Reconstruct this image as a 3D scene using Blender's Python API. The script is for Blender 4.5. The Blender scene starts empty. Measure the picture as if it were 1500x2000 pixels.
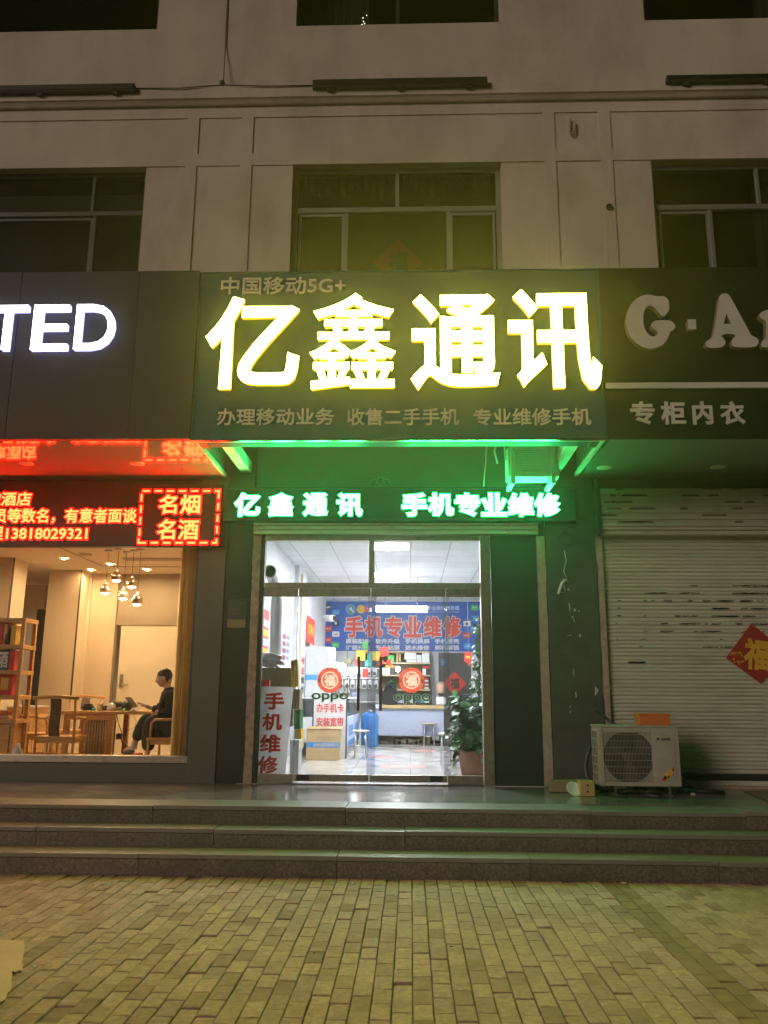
import bpy, bmesh, math, random
import numpy as np
from mathutils import Vector, Matrix
from mathutils.geometry import delaunay_2d_cdt

# ------------------------------------------------------------------ camera, world, lamp, exposure
SC = bpy.context.scene
COL = SC.collection
R = random.Random(7)
EYE = 1.5
FOC = 1604.0
PITCH, YAW, ROLL = math.radians(12.53), math.radians(1.9), math.radians(0.393)


def cam_axes():
    cp, sp, cy, sy = math.cos(PITCH), math.sin(PITCH), math.cos(YAW), math.sin(YAW)
    f = Vector((-sy * cp, cy * cp, sp))
    r = Vector((cy, sy, 0))
    u = r.cross(f)
    return f, r * math.cos(ROLL) + u * math.sin(ROLL), u * math.cos(ROLL) - r * math.sin(ROLL)


CF, CR, CU = cam_axes()
cam = bpy.data.cameras.new('camera')
cam.sensor_fit = 'HORIZONTAL'
cam.sensor_width = 36
cam.lens = FOC / 1500 * 36
cam.clip_start = 0.05
cam.clip_end = 300
camo = bpy.data.objects.new('camera', cam)
COL.objects.link(camo)
camo.matrix_world = Matrix(((CR.x, CU.x, -CF.x, 0), (CR.y, CU.y, -CF.y, 0), (CR.z, CU.z, -CF.z, EYE), (0, 0, 0, 1)))
SC.camera = camo

world = bpy.data.worlds.new('World')
SC.world = world
world.use_nodes = True
wn = world.node_tree
sky = wn.nodes.new('ShaderNodeTexSky')
sky.sky_type = 'NISHITA'
sky.sun_disc = False
sky.sun_elevation = math.radians(-8)
sky.sun_rotation = math.radians(180)
wn.links.new(sky.outputs[0], wn.nodes['Background'].inputs[0])
wn.nodes['Background'].inputs[1].default_value = 0.05

sun = bpy.data.lights.new('street_glow', 'SUN')
sun.energy = 0.98
sun.color = (1.0, 0.79, 0.60)
sun.angle = math.radians(22)
suno = bpy.data.objects.new('street_glow', sun)
COL.objects.link(suno)
suno.rotation_euler = Vector((0.95, 1.0, -0.42)).to_track_quat('-Z', 'Y').to_euler()

SC.view_settings.view_transform = 'Standard'
SC.view_settings.look = 'None'
SC.view_settings.exposure = 0
SC.view_settings.gamma = 1
SC.cycles.use_denoising = True
SC.cycles.max_bounces = 8
SC.cycles.transparent_max_bounces = 24
SC.cycles.sample_clamp_indirect = 8
SC.cycles.caustics_reflective = False
SC.cycles.caustics_refractive = False


def ray(px, py):
    return CF + CR * ((px - 750) / FOC) - CU * ((py - 1000) / FOC)


def P(px, py, Y):
    d = ray(px, py)
    t = Y / d.y
    return d.x * t, EYE + d.z * t


def G(px, py, z):
    d = ray(px, py)
    t = (z - EYE) / d.z
    return d.x * t, d.y * t


def V(px, py, Y):
    x, z = P(px, py, Y)
    return Vector((x, Y, z))


# ------------------------------------------------------------------ materials
def mat(name, col, rough=0.6, metal=0.0, var=0.12, vscale=4.0, bump=0.0, bscale=60.0, stain=None, stain_scale=2.0,
        stain_amt=0.5, coat=0.0, island=0.0, spec=0.5, stretch=None, rvar=0.0):
    m = bpy.data.materials.new(name)
    m.use_nodes = True
    nt = m.node_tree
    b = nt.nodes['Principled BSDF']
    b.inputs['Roughness'].default_value = rough
    b.inputs['Metallic'].default_value = metal
    b.inputs['Specular IOR Level'].default_value = spec
    b.inputs['Coat Weight'].default_value = coat
    tc = nt.nodes.new('ShaderNodeTexCoord')
    src = tc.outputs['Object']
    if stretch:
        mp = nt.nodes.new('ShaderNodeMapping')
        mp.inputs['Scale'].default_value = stretch
        nt.links.new(src, mp.inputs[0])
        src = mp.outputs[0]
    n = nt.nodes.new('ShaderNodeTexNoise')
    n.inputs['Scale'].default_value = vscale
    n.inputs['Detail'].default_value = 6
    nt.links.new(src, n.inputs['Vector'])
    mr = nt.nodes.new('ShaderNodeMapRange')
    mr.inputs[1].default_value = 0.3
    mr.inputs[2].default_value = 0.7
    mr.inputs[3].default_value = 1 - var
    mr.inputs[4].default_value = 1 + var
    nt.links.new(n.outputs[0], mr.inputs[0])
    mul = nt.nodes.new('ShaderNodeMix')
    mul.data_type = 'RGBA'
    mul.blend_type = 'MULTIPLY'
    mul.inputs[0].default_value = 1
    mul.inputs[6].default_value = (*col, 1)
    comb = nt.nodes.new('ShaderNodeCombineColor')
    val = mr.outputs[0]
    if island:
        ge = nt.nodes.new('ShaderNodeNewGeometry')
        ir = nt.nodes.new('ShaderNodeMapRange')
        ir.inputs[3].default_value = 1 - island
        ir.inputs[4].default_value = 1 + island
        nt.links.new(ge.outputs['Random Per Island'], ir.inputs[0])
        mm = nt.nodes.new('ShaderNodeMath')
        mm.operation = 'MULTIPLY'
        nt.links.new(val, mm.inputs[0])
        nt.links.new(ir.outputs[0], mm.inputs[1])
        val = mm.outputs[0]
    for i in range(3):
        nt.links.new(val, comb.inputs[i])
    nt.links.new(comb.outputs[0], mul.inputs[7])
    out = mul.outputs[2]
    if stain:
        n2 = nt.nodes.new('ShaderNodeTexNoise')
        n2.inputs['Scale'].default_value = stain_scale
        n2.inputs['Detail'].default_value = 8
        n2.inputs['Roughness'].default_value = 0.65
        nt.links.new(src, n2.inputs['Vector'])
        r2 = nt.nodes.new('ShaderNodeMapRange')
        r2.inputs[1].default_value = 0.5
        r2.inputs[2].default_value = 0.72
        r2.inputs[3].default_value = 0
        r2.inputs[4].default_value = stain_amt
        nt.links.new(n2.outputs[0], r2.inputs[0])
        mx = nt.nodes.new('ShaderNodeMix')
        mx.data_type = 'RGBA'
        nt.links.new(r2.outputs[0], mx.inputs[0])
        nt.links.new(out, mx.inputs[6])
        mx.inputs[7].default_value = (*stain, 1)
        out = mx.outputs[2]
    nt.links.new(out, b.inputs['Base Color'])
    if rvar:
        rr = nt.nodes.new('ShaderNodeMapRange')
        rr.inputs[1].default_value = 0.3
        rr.inputs[2].default_value = 0.7
        rr.inputs[3].default_value = max(0.02, rough - rvar)
        rr.inputs[4].default_value = rough + rvar
        nt.links.new(n.outputs[0], rr.inputs[0])
        nt.links.new(rr.outputs[0], b.inputs['Roughness'])
    if bump:
        n3 = nt.nodes.new('ShaderNodeTexNoise')
        n3.inputs['Scale'].default_value = bscale
        n3.inputs['Detail'].default_value = 5
        nt.links.new(src, n3.inputs['Vector'])
        bp = nt.nodes.new('ShaderNodeBump')
        bp.inputs['Strength'].default_value = bump
        bp.inputs['Distance'].default_value = 0.01
        nt.links.new(n3.outputs[0], bp.inputs['Height'])
        nt.links.new(bp.outputs[0], b.inputs['Normal'])
    return m


def lit(name, col, s):
    m = bpy.data.materials.new(name)
    m.use_nodes = True
    nt = m.node_tree
    nt.nodes.clear()
    e = nt.nodes.new('ShaderNodeEmission')
    e.inputs[0].default_value = (*col, 1)
    e.inputs[1].default_value = s
    o = nt.nodes.new('ShaderNodeOutputMaterial')
    nt.links.new(e.outputs[0], o.inputs[0])
    return m


def glass_mat(name, tint=(1, 1, 1), base=0.04, top=0.7, rough=0.0, dust=0.0):
    m = bpy.data.materials.new(name)
    m.use_nodes = True
    nt = m.node_tree
    nt.nodes.clear()
    t = nt.nodes.new('ShaderNodeBsdfTransparent')
    t.inputs[0].default_value = (*tint, 1)
    g = nt.nodes.new('ShaderNodeBsdfGlossy')
    g.inputs['Roughness'].default_value = rough
    lw = nt.nodes.new('ShaderNodeLayerWeight')
    lw.inputs[0].default_value = 0.5
    pw = nt.nodes.new('ShaderNodeMath')
    pw.operation = 'POWER'
    pw.inputs[1].default_value = 4
    nt.links.new(lw.outputs['Facing'], pw.inputs[0])
    ma = nt.nodes.new('ShaderNodeMath')
    ma.operation = 'MULTIPLY_ADD'
    ma.inputs[1].default_value = top
    ma.inputs[2].default_value = base
    nt.links.new(pw.outputs[0], ma.inputs[0])
    mx = nt.nodes.new('ShaderNodeMixShader')
    nt.links.new(ma.outputs[0], mx.inputs[0])
    nt.links.new(t.outputs[0], mx.inputs[1])
    nt.links.new(g.outputs[0], mx.inputs[2])
    last = mx
    if dust:
        df = nt.nodes.new('ShaderNodeBsdfDiffuse')
        df.inputs[0].default_value = (0.75, 0.77, 0.8, 1)
        tc = nt.nodes.new('ShaderNodeTexCoord')
        nn = nt.nodes.new('ShaderNodeTexNoise')
        nn.inputs['Scale'].default_value = 5
        nn.inputs['Detail'].default_value = 9
        nt.links.new(tc.outputs['Object'], nn.inputs['Vector'])
        r = nt.nodes.new('ShaderNodeMapRange')
        r.inputs[1].default_value = 0.45
        r.inputs[2].default_value = 0.8
        r.inputs[4].default_value = dust
        nt.links.new(nn.outputs[0], r.inputs[0])
        m2 = nt.nodes.new('ShaderNodeMixShader')
        nt.links.new(r.outputs[0], m2.inputs[0])
        nt.links.new(mx.outputs[0], m2.inputs[1])
        nt.links.new(df.outputs[0], m2.inputs[2])
        last = m2
    o = nt.nodes.new('ShaderNodeOutputMaterial')
    nt.links.new(last.outputs[0], o.inputs[0])
    return m


def tile_mat(name, col, joint, size, w=0.006, rough=0.2, var=0.1, scale=(1, 1, 1), rot=(0, 0, 0), bump=0.25, offset=0.0, speck=0.0,
             rvar=0.08, coat=0.0):
    """square tiles with joints, as a brick texture on object coordinates"""
    m = mat(name, col, rough, var=var, vscale=2.2, rvar=rvar, coat=coat)
    nt = m.node_tree
    b = nt.nodes['Principled BSDF']
    lk = b.inputs['Base Color'].links[0].from_socket
    tc = [n for n in nt.nodes if n.type == 'TEX_COORD'][0]
    mp = nt.nodes.new('ShaderNodeMapping')
    mp.inputs['Rotation'].default_value = rot
    nt.links.new(tc.outputs['Object'], mp.inputs[0])
    br = nt.nodes.new('ShaderNodeTexBrick')
    br.offset = offset
    br.inputs['Scale'].default_value = 1
    br.inputs['Mortar Size'].default_value = w / 2
    br.inputs['Mortar Smooth'].default_value = 0.1
    br.inputs['Brick Width'].default_value = size[0]
    br.inputs['Row Height'].default_value = size[1]
    br.inputs['Color1'].default_value = (0.9, 0.9, 0.9, 1)
    br.inputs['Color2'].default_value = (1.08, 1.08, 1.08, 1)
    br.inputs['Mortar'].default_value = (1, 1, 1, 1)
    nt.links.new(mp.outputs[0], br.inputs['Vector'])
    mu = nt.nodes.new('ShaderNodeMix')
    mu.data_type = 'RGBA'
    mu.blend_type = 'MULTIPLY'
    mu.inputs[0].default_value = 1
    nt.links.new(lk, mu.inputs[6])
    nt.links.new(br.outputs['Color'], mu.inputs[7])
    src = mu.outputs[2]
    if speck:
        n = nt.nodes.new('ShaderNodeTexNoise')
        n.inputs['Scale'].default_value = 170
        n.inputs['Detail'].default_value = 3
        nt.links.new(tc.outputs['Object'], n.inputs['Vector'])
        r = nt.nodes.new('ShaderNodeMapRange')
        r.inputs[1].default_value = 0.35
        r.inputs[2].default_value = 0.65
        r.inputs[3].default_value = 1 - speck
        r.inputs[4].default_value = 1 + speck
        nt.links.new(n.outputs[0], r.inputs[0])
        m3 = nt.nodes.new('ShaderNodeMix')
        m3.data_type = 'RGBA'
        m3.blend_type = 'MULTIPLY'
        m3.inputs[0].default_value = 1
        c3 = nt.nodes.new('ShaderNodeCombineColor')
        for i in range(3):
            nt.links.new(r.outputs[0], c3.inputs[i])
        nt.links.new(src, m3.inputs[6])
        nt.links.new(c3.outputs[0], m3.inputs[7])
        src = m3.outputs[2]
    mx = nt.nodes.new('ShaderNodeMix')
    mx.data_type = 'RGBA'
    nt.links.new(br.outputs['Fac'], mx.inputs[0])
    nt.links.new(src, mx.inputs[6])
    mx.inputs[7].default_value = (*joint, 1)
    nt.links.new(mx.outputs[2], b.inputs['Base Color'])
    bp = nt.nodes.new('ShaderNodeBump')
    bp.invert = True
    bp.inputs['Strength'].default_value = bump
    bp.inputs['Distance'].default_value = 0.004
    nt.links.new(br.outputs['Fac'], bp.inputs['Height'])
    nt.links.new(bp.outputs[0], b.inputs['Normal'])
    return m


M = {}
M['plaster'] = mat('plaster', (0.54, 0.49, 0.44), 0.85, var=0.13, vscale=1.2, bump=0.4, bscale=55, stain=(0.27, 0.22, 0.17), stain_scale=1.5, stain_amt=0.38, stretch=(1.5, 1.5, 0.7))
M['alu'] = mat('aluminium', (0.26, 0.27, 0.25), 0.45, metal=0.35, var=0.08)
M['dark_alu'] = mat('dark_aluminium', (0.055, 0.06, 0.062), 0.45, metal=0.3)
M['glass_night'] = glass_mat('window_glass', (0.55, 0.6, 0.55), 0.07, 0.6, 0.02)
M['glass_clear'] = glass_mat('clear_glass', (0.97, 0.98, 0.98), 0.035, 0.6, 0.0, 0.07)
M['glass_shop'] = glass_mat('shop_window_glass', (0.97, 0.97, 0.96), 0.03, 0.6, 0.0)
M['dark_room'] = mat('dark_room', (0.03, 0.035, 0.03), 0.9)
M['curtain_dark'] = mat('valance_cloth', (0.22, 0.17, 0.13), 0.9, var=0.3, vscale=12)
M['curtain_grey'] = mat('grey_curtain', (0.25, 0.26, 0.24), 0.9)
M['blue_panel'] = mat('blue_sign_sheet', (0.003, 0.066, 0.120), 0.5, spec=0.15, var=0.06, bump=0.03, bscale=4)
M['grey_panel'] = mat('grey_composite_panel', (0.040, 0.044, 0.052), 0.5, spec=0.2, var=0.05, bump=0.02, bscale=3)
M['black_panel'] = mat('black_sign_sheet', (0.012, 0.016, 0.012), 0.55, spec=0.15, var=0.1)
M['cream_letter'] = mat('cream_letter', (0.64, 0.64, 0.60), 0.5, var=0.05)
M['cream_side'] = mat('ochre_letter_side', (0.30, 0.25, 0.14), 0.6)  # letter sides in a darker, yellower tone than the faces
M['chrome'] = mat('polished_steel', (0.55, 0.53, 0.48), 0.22, metal=1.0, var=0.15, vscale=7, bump=0.06, bscale=8)
M['bronze_steel'] = mat('bronze_tinted_steel', (0.52, 0.47, 0.40), 0.38, metal=0.85, var=0.25, vscale=9, bump=0.10, bscale=9, stain=(0.10, 0.06, 0.04), stain_scale=9, stain_amt=0.6)
M['yellow_face'] = lit('lit_yellow_face', (0.97, 0.87, 0.10), 50)
M['yellow_side'] = lit('lit_yellow_side', (1.0, 0.62, 0.02), 1.2)
M['white_face'] = lit('lit_white_face', (0.93, 0.93, 1.0), 9)
M['white_side'] = lit('lit_white_side', (0.55, 0.55, 1.0), 2.6)  # bluish glow on the sides imitates the halo round the white letters
M['green_led'] = lit('green_led', (0.03, 1.0, 0.20), 80)
M['red_led'] = lit('amber_red_led', (1.0, 0.085, 0.018), 11)
M['red_led_halo'] = lit('red_led_halo', (1.0, 0.0004, 0.0004), 85)  # glowing outline layer added for the red halo and spill of the text
M['green_led_halo'] = lit('green_led_halo', (0.0, 1.0, 0.12), 1.6)  # wider glowing layer imitates the green halo behind the letter cores
M['led_black'] = mat('led_board_black', (0.012, 0.012, 0.012), 0.5)
M['soffit_gloss'] = mat('glossy_soffit_panel', (0.36, 0.32, 0.31), 0.07, var=0.03, coat=0.8)
M['soffit_dark'] = mat('grey_green_soffit', (0.16, 0.17, 0.15), 0.45, var=0.05)
M['white_paint'] = mat('white_painted_steel', (0.62, 0.62, 0.58), 0.5, var=0.12, stain=(0.3, 0.25, 0.18), stain_scale=5, stain_amt=0.35)
M['wall_dark'] = mat('dark_glass_cladding', (0.040, 0.043, 0.038), 0.32, var=0.06, vscale=1.2, rvar=0.03)
M['wall_grey'] = mat('grey_pillar_panel', (0.115, 0.118, 0.105), 0.4, var=0.06)
M['wall_green'] = mat('stained_column_cladding', (0.080, 0.085, 0.075), 0.5, var=0.2, vscale=3, stain=(0.14, 0.14, 0.13), stain_scale=5, stain_amt=0.4, bump=0.08)
M['chipped'] = mat('chipped_plaster_strip', (0.40, 0.30, 0.24), 0.8, var=0.25, vscale=14, bump=0.5, bscale=30, stain=(0.12, 0.08, 0.06), stain_scale=12, stain_amt=0.7)
M['strip_pale'] = mat('pale_plaster_strip', (0.42, 0.34, 0.28), 0.8, var=0.15, vscale=12, bump=0.3, bscale=30, stain=(0.2, 0.15, 0.12), stain_scale=14, stain_amt=0.5)
M['shutter'] = mat('shutter_paint', (0.62, 0.61, 0.53), 0.5, metal=0.1, var=0.08, vscale=3, stain=(0.2, 0.18, 0.14), stain_scale=2.5, stain_amt=0.35, stretch=(0.5, 1, 2))
M['residue'] = mat('torn_paper_residue', (0.19, 0.18, 0.15), 0.9, var=0.3, vscale=20)
M['rust_rail'] = mat('dark_rail', (0.05, 0.05, 0.05), 0.5, metal=0.5)
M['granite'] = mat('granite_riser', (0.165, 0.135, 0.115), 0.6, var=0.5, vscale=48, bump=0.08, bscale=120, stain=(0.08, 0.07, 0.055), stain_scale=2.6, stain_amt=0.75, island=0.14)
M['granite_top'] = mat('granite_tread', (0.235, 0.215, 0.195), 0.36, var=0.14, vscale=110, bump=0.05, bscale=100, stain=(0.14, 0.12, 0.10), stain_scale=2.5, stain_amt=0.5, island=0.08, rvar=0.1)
M['platform'] = tile_mat('polished_platform_slab', (0.19, 0.175, 0.165), (0.05, 0.045, 0.04), (0.92, 0.62), 0.006, 0.19, 0.14, speck=0.12, rvar=0.05)
M['paver'] = mat('paver', (0.41, 0.285, 0.245), 0.88, var=0.20, vscale=26, bump=0.7, bscale=170, island=0.15, stain=(0.21, 0.16, 0.13), stain_scale=7.0, stain_amt=0.55)
M['paver_grey'] = mat('grey_paver', (0.31, 0.208, 0.168), 0.9, var=0.2, vscale=14, bump=0.6, bscale=170, island=0.15, stain=(0.14, 0.11, 0.09), stain_scale=6, stain_amt=0.5)
M['paver_brown'] = mat('brown_paver', (0.24, 0.17, 0.105), 0.88, var=0.14, vscale=9, bump=0.5, bscale=140, island=0.12, stain=(0.13, 0.09, 0.05), stain_scale=3, stain_amt=0.4)
M['joint'] = mat('joint_sand', (0.10, 0.09, 0.07), 0.95)
M['white_wall'] = mat('white_shop_wall', (0.76, 0.77, 0.80), 0.75, var=0.05, vscale=1.5, bump=0.06, stain=(0.5, 0.5, 0.5), stain_scale=1.6, stain_amt=0.25)
M['shop_ceiling'] = tile_mat('ceiling_tile', (0.72, 0.74, 0.78), (0.38, 0.39, 0.41), (0.6, 0.6), 0.022, 0.8, 0.05, bump=0.1)
M['shop_floor'] = tile_mat('cream_floor_tile', (0.62, 0.585, 0.53), (0.30, 0.28, 0.25), (0.8, 0.8), 0.007, 0.14, 0.06, rvar=0.06)
M['panel_light'] = lit('panel_light_face', (0.94, 0.97, 1.0), 185)
M['tube_light'] = lit('tube_light_face', (0.97, 0.98, 1.0), 80)
M['beige'] = mat('beige_wall_cloth', (0.62, 0.50, 0.36), 0.85, var=0.04, vscale=30, bump=0.1, bscale=160)
M['beige_light'] = mat('pale_beige_wall', (0.70, 0.60, 0.46), 0.8, var=0.04)
M['beige_ceiling'] = mat('cream_ceiling', (0.72, 0.63, 0.50), 0.85, var=0.03)
M['beige_floor'] = mat('cream_stone_floor', (0.62, 0.54, 0.44), 0.3, var=0.08)
M['brown_panel'] = mat('taupe_wall_panel', (0.36, 0.29, 0.215), 0.7, var=0.05, vscale=20)
M['black_gap'] = mat('dark_brown_gap', (0.035, 0.025, 0.02), 0.6)
M['wood'] = mat('honey_wood', (0.56, 0.30, 0.105), 0.38, var=0.22, vscale=9, stretch=(1, 1, 6))
M['wood_dark'] = mat('dark_wood_splat', (0.13, 0.070, 0.035), 0.35, var=0.3, vscale=8, stretch=(4, 4, 1))
M['warm_bulb'] = lit('warm_downlight_face', (1.0, 0.68, 0.33), 2700)
M['warm_bulb_small'] = lit('pendant_bulb_face', (1.0, 0.74, 0.42), 260)
M['amber_glass'] = mat('smoked_chrome_glass', (0.62, 0.50, 0.34), 0.10, metal=0.85, var=0.3, vscale=24)
M['sheer'] = mat('sheer_curtain_cloth', (0.90, 0.80, 0.58), 0.9, var=0.08, vscale=10)
M['steel'] = mat('brushed_steel', (0.55, 0.54, 0.52), 0.3, metal=0.9)
M['black'] = mat('black_plastic', (0.015, 0.015, 0.015), 0.45)
M['dark_grey'] = mat('dark_grey_metal', (0.06, 0.06, 0.06), 0.5)
M['white'] = mat('white_plastic', (0.72, 0.73, 0.74), 0.4, var=0.04)
M['white_board'] = mat('white_sign_board', (0.80, 0.83, 0.84), 0.5, var=0.04)
M['red_ink'] = mat('red_letter_ink', (0.62, 0.045, 0.03), 0.5, var=0.08)
M['red'] = mat('red_paper', (0.62, 0.045, 0.03), 0.6, var=0.1)
M['red_dull'] = mat('dull_red_sticker', (0.36, 0.035, 0.03), 0.6, var=0.05)
M['cream_ink'] = mat('cream_ink', (0.70, 0.58, 0.38), 0.6, var=0.04)
M['gold'] = mat('gold_ink', (0.72, 0.44, 0.05), 0.5, var=0.1)
M['yellow'] = mat('yellow_paper', (0.75, 0.50, 0.06), 0.6, var=0.1)
M['green_ink'] = mat('green_letter_film', (0.05, 0.24, 0.07), 0.5, var=0.05)
M['pale_ink'] = mat('pale_letter_edge', (0.62, 0.72, 0.62), 0.5, var=0.03)
M['blue'] = mat('blue_plastic', (0.05, 0.20, 0.48), 0.4, var=0.1)
M['blue_sheet'] = mat('blue_banner_sheet', (0.022, 0.085, 0.40), 0.45, var=0.12, vscale=1)
M['blue_light'] = mat('light_blue_print', (0.06, 0.30, 0.62), 0.5)
M['pale_blue'] = mat('pale_blue_sheet', (0.52, 0.60, 0.86), 0.5, var=0.04)
M['green_print'] = mat('green_print', (0.08, 0.50, 0.10), 0.5)
M['teal'] = mat('teal_print', (0.10, 0.45, 0.40), 0.5)
M['carton'] = mat('brown_carton', (0.42, 0.30, 0.155), 0.8, var=0.08, vscale=6)
M['carton_dull'] = mat('dull_carton', (0.26, 0.22, 0.12), 0.85, var=0.12)
M['orange_box'] = mat('orange_carton', (0.62, 0.17, 0.045), 0.6, var=0.08)
M['tan'] = mat('tan_wood', (0.50, 0.36, 0.16), 0.6, var=0.15)
M['shelf_wood'] = mat('shelf_board', (0.55, 0.43, 0.27), 0.5, var=0.1)
M['brown_door'] = mat('brown_door', (0.075, 0.055, 0.048), 0.4, var=0.15)
M['leaf'] = mat('leaf', (0.045, 0.14, 0.045), 0.38, var=0.3, vscale=8, island=0.45)
M['stem'] = mat('stem', (0.10, 0.13, 0.05), 0.7)
M['pot'] = mat('clay_pot', (0.24, 0.115, 0.075), 0.6, var=0.1)
M['plastic_film'] = glass_mat('plastic_film', (0.88, 0.89, 0.92), 0.12, 0.5, 0.25, 0.22)
M['skin'] = mat('skin', (0.60, 0.36, 0.25), 0.5, var=0.05)
M['hair'] = mat('hair', (0.012, 0.010, 0.009), 0.5, var=0.3, vscale=60)
M['jacket'] = mat('black_jacket_cloth', (0.018, 0.018, 0.020), 0.75, var=0.25, vscale=25, bump=0.4, bscale=18)
M['trousers'] = mat('dark_trouser_cloth', (0.035, 0.034, 0.036), 0.85, var=0.2, vscale=25, bump=0.4, bscale=14)
M['shoe'] = mat('grey_shoe_leather', (0.10, 0.095, 0.09), 0.45)
M['sock'] = mat('pale_sock', (0.62, 0.56, 0.48), 0.85)
M['ac_body'] = mat('beige_ac_paint', (0.43, 0.41, 0.36), 0.5, var=0.08, vscale=3, stain=(0.28, 0.24, 0.18), stain_scale=3.5, stain_amt=0.4)
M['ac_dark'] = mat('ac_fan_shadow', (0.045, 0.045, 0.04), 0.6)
M['foil'] = mat('foil_duct', (0.66, 0.68, 0.70), 0.28, metal=0.55, bump=0.5, bscale=25)
M['silver_wrap'] = mat('grey_plastic_wrap', (0.58, 0.60, 0.61), 0.3, var=0.35, vscale=14, bump=0.7, bscale=14)
M['straw'] = mat('corrugated_sheet', (0.52, 0.36, 0.27), 0.85, var=0.08)
M['litter'] = mat('litter_paper', (0.55, 0.52, 0.46), 0.8)
M['floor_red'] = mat('worn_floor_print', (0.55, 0.24, 0.21), 0.4, var=0.15)
M['pale_blue_panel'] = mat('counter_front_sheet', (0.40, 0.44, 0.56), 0.5, var=0.08, vscale=30)
M['seat_pale'] = mat('pale_wood_seat', (0.62, 0.53, 0.40), 0.5)
M['notice'] = mat('notice_dark_print', (0.055, 0.07, 0.085), 0.5)


def translucent(name, amt):
    nt = M[name].node_tree
    b = nt.nodes['Principled BSDF']
    out = [n for n in nt.nodes if n.type == 'OUTPUT_MATERIAL'][0]
    t = nt.nodes.new('ShaderNodeBsdfTranslucent')
    nt.links.new(b.inputs['Base Color'].links[0].from_socket, t.inputs[0])
    mx = nt.nodes.new('ShaderNodeMixShader')
    mx.inputs[0].default_value = amt
    nt.links.new(b.outputs[0], mx.inputs[1])
    nt.links.new(t.outputs[0], mx.inputs[2])
    nt.links.new(mx.outputs[0], out.inputs[0])


M['repair_sheet'] = mat('repair_sign_sheet', (0.84, 0.86, 0.86), 0.5, var=0.03)
M['film_red'] = mat('red_sticker_film', (0.78, 0.13, 0.07), 0.5, var=0.05)
M['film_cream'] = mat('cream_sticker_film', (0.85, 0.72, 0.50), 0.5, var=0.04)
for k_, a_ in (('film_red', .75), ('film_cream', .75), ('green_ink', .4), ('pale_ink', .6), ('sheer', .82), ('repair_sheet', .55)):
    translucent(k_, a_)


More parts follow.
